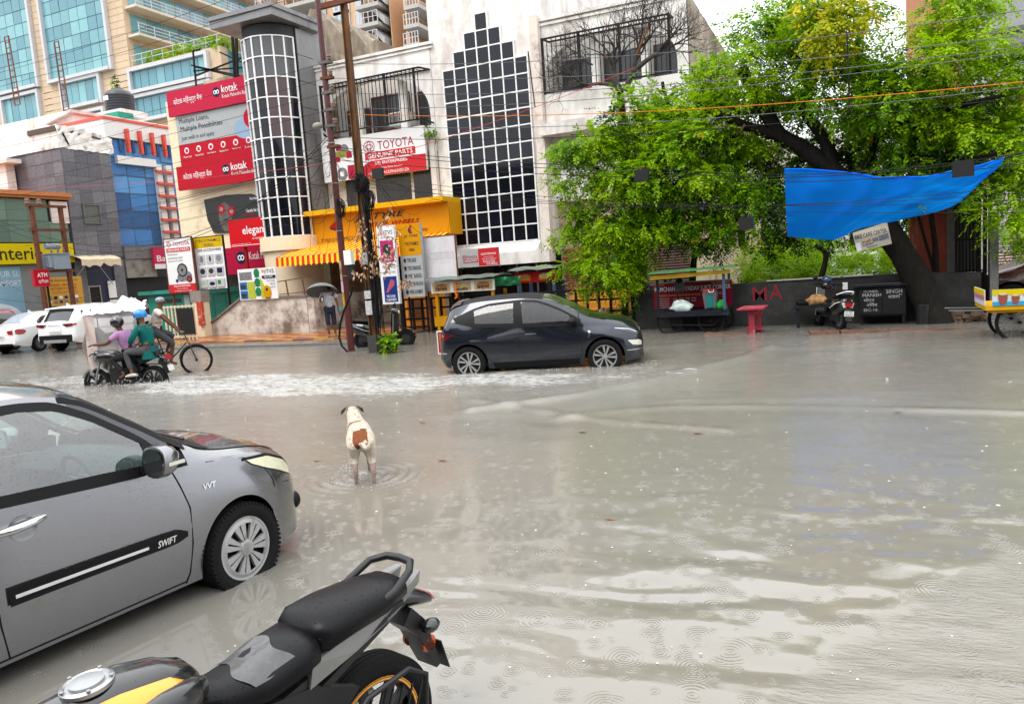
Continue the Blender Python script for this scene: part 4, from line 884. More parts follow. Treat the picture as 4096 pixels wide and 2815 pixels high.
mb=MB();mb.bar((-19.1,21.55,1.9),(-17.3,21.55,2.02),.035);mb.build('top_rail',M_RUSTF,rl)
MB().bar((-19.05,21.55,1.45),(-17.3,21.55,1.5),.03).build('lower_rail',M_RUSTF,rl)
for x in(-19.1,-18.35,-17.6):MB().bar((x,21.55,1.38),(x-.05,21.55,1.95),.035).build('upright',M_RUSTF,rl)
M_GATEG=mat('teal_green_paint',(.012,.20,.14),.45,var=.12,grime=(.02,.12,.09),gamt=.4)
gt=thing('green_gate','tall green sheet metal gate behind the ramp wall','gate',(-22.4,22.5,0))
for i in range(4):MB().box(-23.5+i*.62,-22.9+i*.62,22.5,22.55,-.1,1.85).build('sheet',M_GATEG,gt)
MB().box(-23.5,-21.0,22.47,22.5,1.65,1.72).build('rail',M_GATEG,gt)
gk=thing('green_kiosk','green painted kiosk with dark serving slot behind the cycle cart','kiosk',(-25.9,23,0))
MB().box(-27.1,-24.55,23,24.2,-.2,1.7).build('body',M_GATEG,gk);MB().box(-27.3,-24.5,22.7,24.3,1.75,1.9).build('roof',M_GATEG,gk)
MB().box(-26.6,-25.2,22.97,22.995,1.36,1.52).build('slot',M_SBLK,gk);MB().box(-25.0,-24.7,22.97,22.995,1.2,1.65).build('notice',mat('notice_grey',(.32,.36,.36),.5),gk)
pl=thing('gate_pillar','cream concrete gate pillar with a bare grey head and red painted strip','pillar',(-22.2,21,0))
MB().box(-22.46,-22.0,21.0,21.38,-.3,1.38).build('shaft',M_CREAM,pl);MB().box(-22.5,-21.96,20.97,21.4,1.38,1.8).build('head',mat('bare_cement',(.24,.21,.19),.9,var=.2),pl)
MB().box(-22.16,-21.9,20.9,20.995,.5,1.4).build('painted_strip',mat('red_flaking',(.42,.06,.03),.6,grime=(.55,.5,.45),gamt=.35,gscale=7),pl)
gg=thing('bar_gate','cream and black iron bar gate half covered by a black sheet','gate',(-22.1,20.0,0))
mb=None
for i in range(9):
 x=-22.8+i*.18;o=MB().box(-.025,.025,-.02,.02,.06,1.33).build('bar',mat('cream_bar',(.62,.52,.36),.5),gg,local=True)if mb is None else share('bar',mb,gg);mb=mb or o;o.location=(x+22.1,0,0)
for z in(.2,1.28):MB().bar((-22.85,20.0,z),(-21.3,20.0,z),.05).build('rail',mat('cream_bar',(.62,.52,.36),.5),gg)
MB().box(-22.15,-21.35,19.93,19.95,.28,1.22).build('black_sheet',mat('black_sheet',(.018,.018,.018),.6),gg)
ea=thing('cloth_awning','torn cream cloth awning on a folded frame over the stone block entrance','awning',(-33.4,25.6,3.3))
P=[]
for i in range(7):P.append([(-33.9+.85*i/6,y,3.82-.2*(i/6)**2+.02*math.sin(y*9))for y in np.linspace(24.6,26.75,12)])
P.append([(-33.05,y,3.3+.06*math.sin(y*11)+(.1 if abs(y-25.8)<.1 else 0))for y in np.linspace(24.6,26.75,12)])
MB().grid(P).build('cloth',mat('old_cream_cloth',(.62,.50,.36),.8,var=.15),ea)
for y0_,y1_ in((24.5,25.0),(26.8,25.3)):MB().bar((-33.9,y0_,2.4),(-33.05,y1_,3.6),.03).build('arm',M_STEEL,ea)
MB().bar((-33.9,24.4,3.85),(-33.9,26.9,3.85),.06).build('roller',M_STEEL,ea)
tf=thing('transformer','grey oil transformer standing high on a rusty two post frame','transformer',(-31,21.9,0))
for y in(21.15,22.42):MB().box(-31.08,-30.92,y-.07,y+.07,-.4,5.85).build('post',M_RUSTF,tf)
for z in(5.75,4.75,3.0):MB().box(-31.1,-30.9,20.95,22.65,z,z+.1).build('cross_beam',M_RUSTF,tf)
M_TFG=mat('transformer_grey',(.22,.26,.31),.45)
tkk=MB().box(-31.35,-30.65,21.55,22.3,3.12,3.75).build('tank',M_TFG,tf)
for i in range(6):MB().box(-31.3+i*.11,-31.25+i*.11,21.38,21.54,3.2,3.7).build('cooling_fin',M_TFG,tkk)
MB().box(-31.4,-30.6,21.5,22.35,3.752,3.8).build('lid',M_TFG,tf)
MB().lathe([(0,0),(.13,.0),(.13,.62),(0,.62)],14,Matrix.Translation((-31,21.5,4.1))@Matrix.Rotation(-pi/2,4,'X')).build('conservator',M_TFG,tf,True)
for y in(21.65,21.95,22.2):MB().lathe([(.03,0),(.05,.02),(.05,.06),(.03,.08),(.05,.1),(.05,.14),(.03,.16),(.03,.28),(0,.28)],10,Matrix.Translation((-30.85,y,3.8))).build('bushing',mat('porcelain',(.22,.14,.10),.3),tf,True)
for y in(21.0,21.5):MB().lathe([(.0,0),(.1,.02),(.1,.1),(.06,.12),(.09,.14),(.09,.22),(0,.24)],10,Matrix.Translation((-31,y,5.86))).build('insulator',mat('porcelain',(.22,.14,.10),.3),tf,True)
for k,(l_,pxs)in enumerate((('rusty lattice mast at left on the whitewashed roof',(40,340,160,960)),('rusty lattice mast beside the black pipe on the whitewashed roof',(490,385,605,1030)))):
 a,b_=GY(pxs[0]*.441,pxs[1]*.441,29+k),GY(pxs[2]*.441-10,pxs[3]*.441,29+k)
 t=thing('lattice_mast',l_,'mast',(b_[0],b_[1],b_[2]))
 for s in(0,.45):MB().bar((a[0]+s*.8,a[1],a[2]),(b_[0]+s,b_[1],b_[2]),.05).build('leg',M_RUSTF,t)
 mb=MB()
 for i in range(13):f_=i/12;x=a[0]+(b_[0]-a[0])*f_;z=a[2]+(b_[2]-a[2])*f_;mb.bar((x,a[1],z),(x+.4,a[1],z),.035)
 mb.build('rungs',M_RUSTF,t)['kind']='stuff'
t=thing('iron_scaffold','bare angle iron sign frame above the red bank signboard','frame',(-24,25.5,10.2))
for q in(((772,205),(785,345)),((772,205),(800,200)),((765,262),(985,310)),((780,305),(985,225)),((785,270),(930,305)),((930,145),(940,320)),((945,150),(950,320)),((880,210),(990,260)),((775,285),(990,270))):
 a,b_=GY(*q[0],25.5),GY(*q[1],25.5);MB().bar(a,b_,.06 if q[0][0]<900 else.09).build('angle_bar',M_BLACKIRON,t)
M_REDP=mat('maroon_pole_paint',(.085,.018,.016),.35,var=.3,vscale=3,grime=(.05,.016,.012),gamt=.5,gscale=2,stretch=(1,1,.3))
M_RUST=mat('rusty_pole',(.10,.052,.026),.7,var=.4,vscale=7,grime=(.19,.09,.032),gamt=.5,gscale=3,stretch=(1,1,.35),bump=.3)
M_PORC=mat('porcelain',(.22,.14,.10),.3)
rp=thing('utility_pole','slim maroon painted steel pole carrying insulators and a street lamp','pole',(-11.83,16.1,0))
RP=lambda z:(-11.83,16.1,z)
MB().tube([RP(-.5),RP(1.0),RP(5.0),RP(10.6)],[.097,.094,.08,.062],16).build('shaft',M_REDP,rp,True)
for z in(1.95,3.1,4.3,5.3):MB().tube([RP(z),RP(z+.02)],.097,16).build('band',M_STEEL,rp,True)
CL=[];M_DKSTEEL=mat('dull_steel',(.12,.115,.11),.55,.4)
for(px,py)in((1275,258),(1287,318),(1297,375),(1307,443),(1318,506),(1318,590)):
 z=GY(px,py,16.1)[2];CL.append(z)
 c_=MB().box(-11.93,-11.6,16.02,16.18,z-.035,z+.035).build('clamp',M_RUSTF if py in(318,590)else M_DKSTEEL,rp)
 if py<560:MB().lathe([(0,0),(.05,0),(.06,.04),(.035,.06),(.06,.08),(.055,.12),(0,.13)],10,Matrix.Translation((-11.62,16.05,z+.036))).build('insulator',M_PORC,c_,True)
lm=MB();a=GY(1287,505,16.1);lm.ball((a[0]-.05,16.0,a[2]),(.15,.10,.085),12,8);lm.build('street_lamp',mat('lamp_shell',(.24,.235,.19),.5),rp,True)
MB().bar((a[0]+.05,16.0,a[2]-.1),(-11.83,16.1,a[2]-.35),.04).build('lamp_arm',M_STEEL,rp)
mb=MB()
for z,h_,m_ in((2.0,.35,0),(1.55,.28,1),(1.85,.3,0),(1.1,.45,2)):
 mb.add([(-11.83+.1*math.cos(q),16.1+.1*math.sin(q),z+dz)for dz in(0,h_)for q in np.linspace(-pi*.95,-pi*.45,7)],[(i,i+1,i+8,i+7)for i in range(6)],m_)
mb.build('torn_notice',[mat('notice_tan',(.34,.26,.15),.8,var=.4,vscale=12),mat('notice_pink',(.42,.32,.36),.8,var=.3,vscale=12),mat('notice_yellow',(.35,.20,.03),.7,var=.5,vscale=14)],rp)
op=thing('utility_pole','rust brown steel joist pole wrapped in cable coils and dead leaves','pole',(-10.86,15.8,0))
mb=MB();H_=.085
for(x0_,x1_,y0_,y1_)in((-H_,-H_+.02,-.08,.08),(H_-.02,H_,-.08,.08),(-H_+.02,H_-.02,-.012,.012)):
 b0=[(x0_,y0_),(x1_,y0_),(x1_,y1_),(x0_,y1_)]
 ring=lambda s,z:[(-10.86+x*s,15.8+y*s,z)for x,y in b0]
 R0,R1=ring(1.12,-.5),ring(.72,10.4)
 mb.add(R0+R1,[(0,1,5,4),(1,2,6,5),(2,3,7,6),(3,0,4,7),(4,5,6,7)])
mb.build('shaft',M_RUST,op)
MB().box(-10.99,-10.73,15.66,15.94,-.4,.42).build('muff',mat('cement_muff',(.05,.048,.045),.8),op)
z=GY(1385,8,15.8)[2];MB().box(-11.5,-10.25,15.68,15.78,z-.06,z+.06).build('cross_arm',M_RUSTF,op)
for z,h_ in((1.35,.2),(.95,.35),(2.2,.3)):MB().box(-10.97,-10.78,15.68,15.70,z,z+h_).build('torn_notice',mat('notice_white',(.42,.42,.42),.8,var=.4,vscale=16),op)
def hang(a,b_,sag,n=16):
 a,b_=np.array(a,float),np.array(b_,float)
 return[tuple(a+(b_-a)*f-np.array([0,0,4*sag*f*(1-f)]))for f in np.linspace(0,1,n)]
def through(p0,p1,p2,n=20):
 ""
 p0,p1,p2=map(np.array,(p0,p1,p2));s=np.linalg.norm(p1-p0)/(np.linalg.norm(p1-p0)+np.linalg.norm(p2-p1));out_=[]
 for f in np.linspace(0,1,n):
  l0=(f-s)*(f-1)/((0-s)*(0-1));l1=f*(f-1)/(s*(s-1));l2=f*(f-s)/((1-s));out_.append(tuple(p0*l0+p1*l1+p2*l2))
 return out_
M_ORANGEW=mat('orange_cable',(.55,.16,.01),.5);M_REDW=mat('red_cable',(.42,.05,.04),.5)
def wire(label,pts,r=.009,m_=M_WIRE,group='overhead wires',n=20):
 P=[GY(a,b_,Y)for a,b_,Y in pts]
 c=hang(P[0],P[1],0.02,8)if len(P)==2 else(through(*P,n)if len(P)==3 else None)
 if c is None:
  c=through(P[0],P[1],P[2],12)[:-1]+through(P[2],P[3],P[4]if len(P)>4 else P[3]+(P[3]-P[2])*.5,12)if len(P)>4 else[tuple(q)for q in P]
 mid=P[len(P)//2]
 return solo(MB().tube(c,r*.68,5),'overhead_wire',m_,label,'wire',tuple(mid),group,True)
RB='bare grey conductor running right from the maroon pole'
for k,(a,b_,c_)in enumerate((((1300,252,16.1),(2048,250,15.6),(4096,42,14)),((1300,312,16.1),(2048,316,15.6),(4096,140,14)),((1318,371,16.1),(2048,373,15.6),(4096,186,14)),((1328,437,16.1),(2048,418,15.6),(4096,208,14)),((1330,500,16.1),(2048,511,15.6),(4096,348,14)))):
 wire(RB+', '+('topmost of five','second of five from the top','middle one of five','fourth of five from the top','lowest of five')[k],(a,b_,c_),.0095,M_WIREGREY,'bare conductors right of the poles')
wire('orange cable strung from the rusty pole across the tree to the far right',((1390,458,15.8),(2300,458,15.4),(4096,328,14)),.011,M_ORANGEW)
wire('red cable slanting up from the car parts board to the bare tree',((1500,640,15.8),(2048,463,17),(2535,273,19)),.010,M_REDW)
wire('black twisted cable running right just under the orange cable',((1335,548,16.1),(2200,552,15.5),(4096,388,14)),.011)
for k,(ya,yb,yc,yd,ye)in enumerate(((590,648,695,688,612),(600,665,705,700,622),(640,690,725,712,655))):
 wire('black service cable sagging low across the vine tree, '+('upper','middle','lower')[k]+' one of three',((1345,ya,16.1),(2048,yb,15.5),(2700,(yb+yc)/2+8,15),(3300,yc,14.6),(4096,ye,14)),.011,group='low cables over the vine tree')
for k,(ya,yb,yc)in enumerate(((700,775,800),(720,792,770),(735,806,745),(750,800,850))):
 wire('thin black cable fanning right from the rusty pole coil, %s of four'%('first','second','third','fourth')[k],((1470,ya,15.8),(2048,yb,15.6),(4096,yc,14)),.007,group='cables fanning right from the coil')
LB='wire climbing from far left to the maroon pole'
for k,(a,b_)in enumerate((((1262,-130),(0,291)),((1265,-40),(0,345)),((1278,258),(0,590)),((1289,318),(0,642)),((1297,375),(0,688)),((1307,443),(0,735)),((1315,506),(0,790)))):
 P0=(a[0],a[1],16.1);P2=(b_[0]-40,b_[1]+12,17.5);wire(LB+', '+('first','second','third','fourth','fifth','sixth','seventh')[k]+' from the top',(P0,((a[0]+b_[0])/2,(a[1]+b_[1])/2+14,16.6),P2),.0085,M_WIRE,'wires left of the maroon pole')
wire('red cable crossing the stone block and blue glass building',((1300,655,16.1),(617,728,18),(-40,752,19.5)),.009,M_REDW)
for k,(a,b_,c_)in enumerate((((1310,545),(560,985),(-30,872)),((1310,560),(520,1008),(-30,895)))):
 wire('thick black cable sagging before the furniture shop, '+('upper','lower')[k]+' of the pair',((*a,16.1),(*b_,19),(*c_,20)),.013,group='thick sagging cable pair')
LW=[((1320,560),(700,760),(0,840)),((1325,575),(650,830),(210,870)),((1330,600),(720,800),(0,905)),((1330,615),(760,720),(150,790)),((1340,640),(800,780),(240,880)),((1350,690),(700,890),(230,930)),((1360,720),(820,860),(100,985)),((1010,760),(560,870),(260,920)),((1380,760),(900,900),(500,980)),((1390,800),(1100,905),(850,880)),((1250,600),(600,690),(0,770)),((1300,640),(500,840),(0,930)),((480,1060),(240,1080),(0,1000)),((480,1100),(220,1200),(0,1120)),((420,1180),(200,1212),(0,1195))]
LWL=('from the street lamp to the left edge','from the street lamp to the transformer head','down to the left edge above the yellow board','highest toward the lattice mast','sagging to the right transformer post','from the maroon pole to the transformer top','low across the yellow board','from the round tower to the stone block window','sagging across the octagonal poster','short one across the red bank signboards','from the round tower to the left edge','steepest one to the left edge','low before the cash machine sign','lower one behind the parked cars','lowest just above the car roofs')
for k,(a,b_,c_)in enumerate(LW):
 wire('loose wire over the left shops '+LWL[k],((*a,16.2),(*b_,18.5),(*c_,20)),random.uniform(.006,.009),group='loose wires over the left shops')
for k,(a,b_,c_)in enumerate((((1460,640),(1560,790),(1700,830)),((1480,700),(1620,880),(1770,900)),((1470,660),(1600,740),(1780,720)),((1470,690),(1640,760),(1790,800)),((1490,820),(1560,900),(1640,850)),((1400,560),(1480,600),(1500,700)),((1700,810),(1760,800),(1790,930)),((1240,1000),(1260,800),(1340,700)))):
 wire('loose thin black wire before the tyre shop '+('over the car parts board foot','crossing the fascia lip','level across the car parts board','just under the car parts board','before the slanted fascia letters','looping round the rusty pole top','dropping at the right end of the fascia','rising from the awning to the maroon pole')[k],((*a,15.8),(*b_,17.5),(*c_,22)),.007,group='loose wires before the tyre shop')
wire('rope running down from the tree to the juice cart roof',((3085,752,19.5),(2920,880,19.2),(2765,972,18.9)),.012,M_ORANGEW)
for l_,a,b_,Y in(('thin spacer rod hanging across the wires before the leaning tree',(3388,130),(3398,445),14.8),('thin spacer rod hanging across the wires by the glass front',(2112,207),(2140,430),15.4)):
 A_,B_=GY(*a,Y),GY(*b_,Y);solo(MB().tube([A_,B_],.014,6),'spacer_rod',M_WIRE,l_,'rod',tuple(B_))
for l_,px,py,s,Y in(('black junction box hung before the red car parts board',1512,694,.14,15.5),('black junction box hung on the cables before the vine tree',2567,703,.135,14.9),('black junction box hung low before the dark vines',2985,893,.135,15),('black junction box hung over the blue tarpaulin',3852,675,.15,14.2)):
 p=GY(px,py,Y);t=thing('junction_box',l_,'junction box',tuple(p));MB().box(p[0]-s,p[0]+s,p[1]-.05,p[1]+.05,p[2]-s*.85,p[2]+s*.85).build('case',M_BLKPLA,t);MB().tube([(p[0]-s*.5,p[1],p[2]+s*.8),(p[0],p[1],p[2]+s*1.4),(p[0]+s*.5,p[1],p[2]+s*.8)],.008,5).build('hanger',M_WIRE,t)
def coil(l_,px,py,Y,n,rr,name='cable_coil',squash=1.3):
 c=GY(px,py,Y);mb=MB()
 for i in range(n):
  a_,b_=rr*random.uniform(.6,1.1),rr*squash*random.uniform(.6,1.1);tilt=random.uniform(-.5,.5);o_=np.array([random.gauss(0,.03),random.gauss(0,.05)-.02,random.gauss(0,.03)])
  mb.tube([tuple(c+o_+np.array([a_*math.cos(q),tilt*a_*math.cos(q)+.02*math.sin(3*q),b_*math.sin(q)]))for q in np.linspace(0,2*pi,18,endpoint=False)],.008,5,closed=True)
 o=solo(mb,name,M_WIRE,l_,'cable coil',tuple(c),None,True);return o
coil('thick black coil of spare cable tied high on the rusty pole',1445,735,15.62,26,.16)
coil('black cable bunch hanging below the coil on the rusty pole',1480,800,15.6,16,.12,squash=1.8)
coil('loose black coil hanging on the maroon pole above the white meter box',1367,835,15.9,12,.09,squash=2.6)
mb=MB()
for i in range(34):
 x,y=-10.78+random.gauss(.1,.05),15.72+random.gauss(-.02,.05);z1,z0_=random.uniform(2.0,4.6),random.uniform(.1,1.2)
 mb.tube([(x+random.gauss(0,.06),y,z1),(x+random.gauss(.06,.05),y-.03,(z1+z0_)/2),(x+random.gauss(.02,.05),y,z0_)],random.uniform(.006,.014),5)
tag(solo(mb,'cable_bundle',M_WIRE,'bundle of black cables hanging straight down the rusty pole','cable bundle',(-10.75,15.7,.1),None,True))
mb=MB()
for i in range(60):
 p=np.array([random.uniform(-12.2,-10.3),15.7+random.gauss(0,.12),random.uniform(2.6,5.2)]);q=p+np.array([random.gauss(0,.45),random.gauss(0,.1),random.gauss(-.2,.5)])
 mb.tube(through(tuple(p),tuple((p+q)/2+np.array([random.gauss(0,.1),0,-abs(random.gauss(0,.25))])),tuple(q),8),random.uniform(.003,.006),4)
o=mb.build('wire_tangle',M_WIRE);o['kind']='stuff'
mbx=thing('meter_box','small white meter box strapped to the maroon pole','meter box',(-11.5,15.95,2.6))
p=GY(1395,1030,15.9);MB().box(p[0]-.11,p[0]+.11,15.84,15.98,p[2]-.18,p[2]+.18).build('case',M_WHITE,mbx);MB().box(p[0]-.08,p[0]+.10,15.88,15.98,p[2]-.55,p[2]-.19).build('cutout',M_BLKPLA,mbx)
cb=[GY(*q,15.6)for q in((1408,1145),(1405,1175),(1375,1245),(1360,1300),(1357,1350),(1368,1385),(1390,1407))]
solo(MB().tube([tuple(q)for q in cb],.028,8),'thick_cable',M_BLACK,'thick black cable bowing out from the foot of the maroon pole','cable',tuple(cb[-1]),None,True)
M_DEAD=[mat('dead_leaf_a',(.36,.23,.14),.7,var=.2),mat('dead_leaf_b',(.22,.12,.07),.7,var=.2),mat('dead_leaf_c',(.48,.34,.24),.7)]
mb=MB();vine=MB()
paths=[[(1460,860),(1420,980),(1470,1060),(1520,1090)],[(1560,830),(1510,940),(1480,1050)],[(1480,1050),(1580,1010),(1590,920)],[(1410,1080),(1450,1110),(1540,1090),(1570,1040)],[(1590,1150),(1620,1130),(1640,1125)],[(1430,900),(1470,960),(1440,1040)],[(1500,880),(1560,960),(1540,1100)]]
for pa in paths:
 W_=[np.array(GY(a,b_,15.55+random.uniform(-.1,.1)))for a,b_ in pa];vine.tube([tuple(q)for q in W_],.006,5)
 for i in range(len(W_)-1):
  for k in range(15):
   c=W_[i]+(W_[i+1]-W_[i])*random.random()+np.array([random.gauss(0,.05),random.gauss(0,.04),random.gauss(0,.05)])
   l=random.uniform(.07,.13);a=random.uniform(-.7,.7);d=np.array([math.sin(a),random.gauss(0,.3),-math.cos(a)]);d/=np.linalg.norm(d);s_=np.cross(d,(0,1,0))*l*.26;f_=np.array([0,-.015,0])
   mb.add([c,c+d*l*.5+s_,c+d*l,c+d*l*.5-s_,c+d*l*.45+f_],[(0,1,4),(1,2,4),(2,3,4),(3,0,4)],random.randrange(3))
t=thing('dead_creeper','dried brown creeper with curled leaves draped over the two poles','creeper',(-10.9,15.6,1.8))
vine.build('stem',mat('dry_stem',(.12,.07,.04),.8),t,True);mb.build('leaves',M_DEAD,t)['kind']='stuff'
fe=thing('iron_fence','black square bar iron fence between the pillar signs and the juice cart','fence',(-9.5,21,0))
fb=None
for i in range(22):
 o=MB().box(-.035,.035,-.03,.03,-.3,1.08).build('bar',M_BLACKIRON,fe,local=True)if fb is None else share('bar',fb,fe)
 fb=fb or o;o.location=(-13.2+i*.35+9.5,0,0)
for z in(1.02,.72,.38,.12):MB().box(-13.3,-5.7,20.96,21.04,z,z+.06).build('rail',M_BLACKIRON,fe)
for x in(-13.25,-11.3,-8.05,-5.75):MB().box(x-.06,x+.06,20.94,21.06,-.3,1.5).build('post',M_BLACKIRON,fe)
gn=thing('generator','orange louvred generator cabinet behind the iron fence','generator',(-13,21.9,0))
MB().box(-13.6,-12.4,21.5,22.4,-.1,1.5).build('cabinet',mat('generator_orange',(.62,.22,.01),.45),gn)
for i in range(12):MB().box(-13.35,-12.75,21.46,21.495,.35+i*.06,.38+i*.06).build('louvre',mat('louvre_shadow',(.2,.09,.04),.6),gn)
for x in(-13.55,-12.5):MB().box(x,x+.06,21.455,21.495,.1,1.45).build('edge',mat('generator_orange',(.62,.22,.01),.45),gn)

# ================================================================== vehicles
def pchip(xs,ys):
 xs=np.array(xs,float);ys=np.array(ys,float);h=np.diff(xs);d=np.diff(ys)/h;n=len(xs);m=np.zeros(n)
 for i in range(1,n-1):
  if d[i-1]*d[i]>0:w1,w2=2*h[i]+h[i-1],h[i]+2*h[i-1];m[i]=(w1+w2)/(w1/d[i-1]+w2/d[i])
 if n>1:m[0],m[-1]=d[0],d[-1]
 def f(x):
  x=np.clip(x,xs[0],xs[-1]);i=np.clip(np.searchsorted(xs,x)-1,0,n-2);t=(x-xs[i])/h[i]
  return((1+2*t)*(1-t)**2*ys[i]+t*(1-t)**2*h[i]*m[i]+t*t*(3-2*t)*ys[i+1]+t*t*(t-1)*h[i]*m[i+1])
 return f
class Car:
 ""
 def __init__(s,C,axles,ra):
  s.F={k:pchip([p[0]for p in v],[p[1]for p in v])for k,v in C.items()};s.ax=axles;s.ra=ra
  s.x0,s.x1=C['zt'][0][0],C['zt'][-1][0]
 def zbot(s,x):
  z=float(s.F['zs'](x))
  for a in s.ax:
   if abs(x-a[0])<s.ra:z=max(z,a[1]+math.sqrt(max(0,s.ra**2-(x-a[0])**2))*a[2])
  return z
 def side(s,x,z):
  F=s.F;zb,zr=float(F['zb'](x)),float(F['zr'](x));wb=float(F['wb'](x));wr=float(F['wr'](x))
  if z>zb and zr>zb+1e-4:
   t=min(1,(z-zb)/(zr-zb));return wb+(wr-wb)*t+.035*min(1,(zr-zb)/.3)*math.sin(pi*t)*.9
  zs,zm=float(F['zs'](x)),float(F['zm'](x));ws,wm=float(F['ws'](x)),float(F['wm'](x))
  if z<=zm:t=max(0,(z-zs)/max(.01,zm-zs));return ws+(wm-ws)*(1-(1-t)**2)
  t=(z-zm)/max(.01,zb-zm);return wm+(wb-wm)*t**1.8
 def top(s,x,u):
  F=s.F;zr,zt,wr=float(F['zr'](x)),float(F['zt'](x)),float(F['wr'](x))
  return(x,u*wr,zr+(zt-zr)*(1-abs(u)**2.6))
 def body(s,skip=None,skip_top=None,n=110):
  xs=set(np.linspace(s.x0,s.x1,n).tolist())
  for e in np.linspace(0,.35,9):xs.add(s.x0+e**1.7);xs.add(s.x1-e**1.7)
  for a in s.ax:
   for q in np.linspace(0,pi,29):xs.add(a[0]+s.ra*math.cos(q))
   xs|={a[0]+s.ra+.002,a[0]-s.ra-.002,a[0]+s.ra-.0006,a[0]-s.ra+.0006}
  xs=[x for x in sorted(xs)if s.x0<=x<=s.x1];mb=MB();NL,NG,NT=11,5,8
  rows=[]
  for x in xs:
   zb,zr,z0=float(s.F['zb'](x)),float(s.F['zr'](x)),s.zbot(x);z0=min(z0,zb-.01)
   R_=[(x,-s.side(x,z),z)for z in np.linspace(z0,zb,NL)]
   R_+=[(x,-s.side(x,z),z)for z in np.linspace(zb,zr,NG+1)[1:]]
   R_+=[s.top(x,u)for u in np.linspace(-1,0,NT+1)[1:]]
   rows.append(R_)
  for i in range(len(rows)-1):
   for j in range(len(rows[0])-1):
    xm=(xs[i]+xs[i+1])/2
    if NL-1<=j<NL-1+NG and skip and skip[0]<xm<skip[1]:continue
    if j>=NL-1+NG and skip_top and skip_top[0]<xm<skip_top[1]:continue
    q=[rows[i][j],rows[i+1][j],rows[i+1][j+1],rows[i][j+1]]
    mb.add(q,[(0,1,2,3)]);mb.add([(p[0],-p[1],p[2])for p in q],[(3,2,1,0)])
  for e,fl in((0,0),(-1,1)):
   r_=rows[e];P=r_+[(p[0],-p[1],p[2])for p in r_[-2::-1]];mb.add(P,[tuple(range(len(P)))if fl else tuple(range(len(P)-1,-1,-1))])
  return s.weld(mb)
 def weld(s,mb):
  key={};nv=[];mp=[]
  for v in mb.v:
   k=(round(v[0],4),round(v[1],4),round(v[2],4))
   if k not in key:key[k]=len(nv);nv.append(v)
   mp.append(key[k])
  fs,ms=[],[]
  for f,m_ in zip(mb.f,mb.m):
   g=[]
   for i in f:
    if not g or mp[i]!=g[-1]:g.append(mp[i])
   if g and g[0]==g[-1]:g=g[:-1]
   if len(set(g))>=3 and len(set(g))==len(g):fs.append(tuple(g));ms.append(m_)
  mb.v,mb.f,mb.m=nv,fs,ms;return mb
 def panel(s,mb,top,bot,sd=-1,off=.004,n=22,m=5,mi=0):
  ""
  ft,fb=([p[0]for p in top],[p[1]for p in top]),([p[0]for p in bot],[p[1]for p in bot])
  P=[]
  for j in range(m+1):
   r_=[]
   for i in range(n+1):
    f=i/n;xt,xb=ft[0][0]+(ft[0][-1]-ft[0][0])*f,fb[0][0]+(fb[0][-1]-fb[0][0])*f
    zt,zb=float(np.interp(xt,*ft)),float(np.interp(xb,*fb));t=j/m;x,z=xb+(xt-xb)*t,zb+(zt-zb)*t
    r_.append((x,sd*(s.side(x,z)+off),z))
   P.append(r_)
  mb.grid(P,mi,flip=(sd>0));return mb
 def topanel(s,mb,xa,xb,ua,ub,off=.004,n=12,m=12,mi=0,ua2=None,ub2=None):
  P=[]
  for i in range(n+1):
   f=i/n;x=xa+(xb-xa)*f;a=ua+((ua2 if ua2 is not None else ua)-ua)*f;b_=ub+((ub2 if ub2 is not None else ub)-ub)*f
   r_=[]
   for j in range(m+1):
    p=s.top(x,a+(b_-a)*j/m);r_.append((p[0]+off*.4*np.sign(x-s.x0-1.8),p[1],p[2]+off))
   P.append(r_)
  mb.grid(P,mi);return mb
 def line(s,mb,pts,sd=-1,r=.004,off=0.0):
  mb.tube([(x,sd*(s.side(x,z)+off),z)for x,z in pts],r,5);return mb
 def wells(s,par,depth=.26):
  for a in s.ax:
   for sd in(-1,1):
    P=[]
    for q in np.linspace(-.12,pi+.12,25):
     x,z=a[0]+s.ra*math.cos(q),a[1]+s.ra*math.sin(q)*a[2]
     y=s.side(min(max(x,s.x0),s.x1),max(z,.25))-.004;P.append([(x,sd*y,z),(x,sd*(y-depth),z)])
    mb=MB();mb.grid(P);mb.add([p[1]for p in P],[tuple(range(len(P)))]);mb.build('wheel_well',M_BLACK,par,True,local=True)
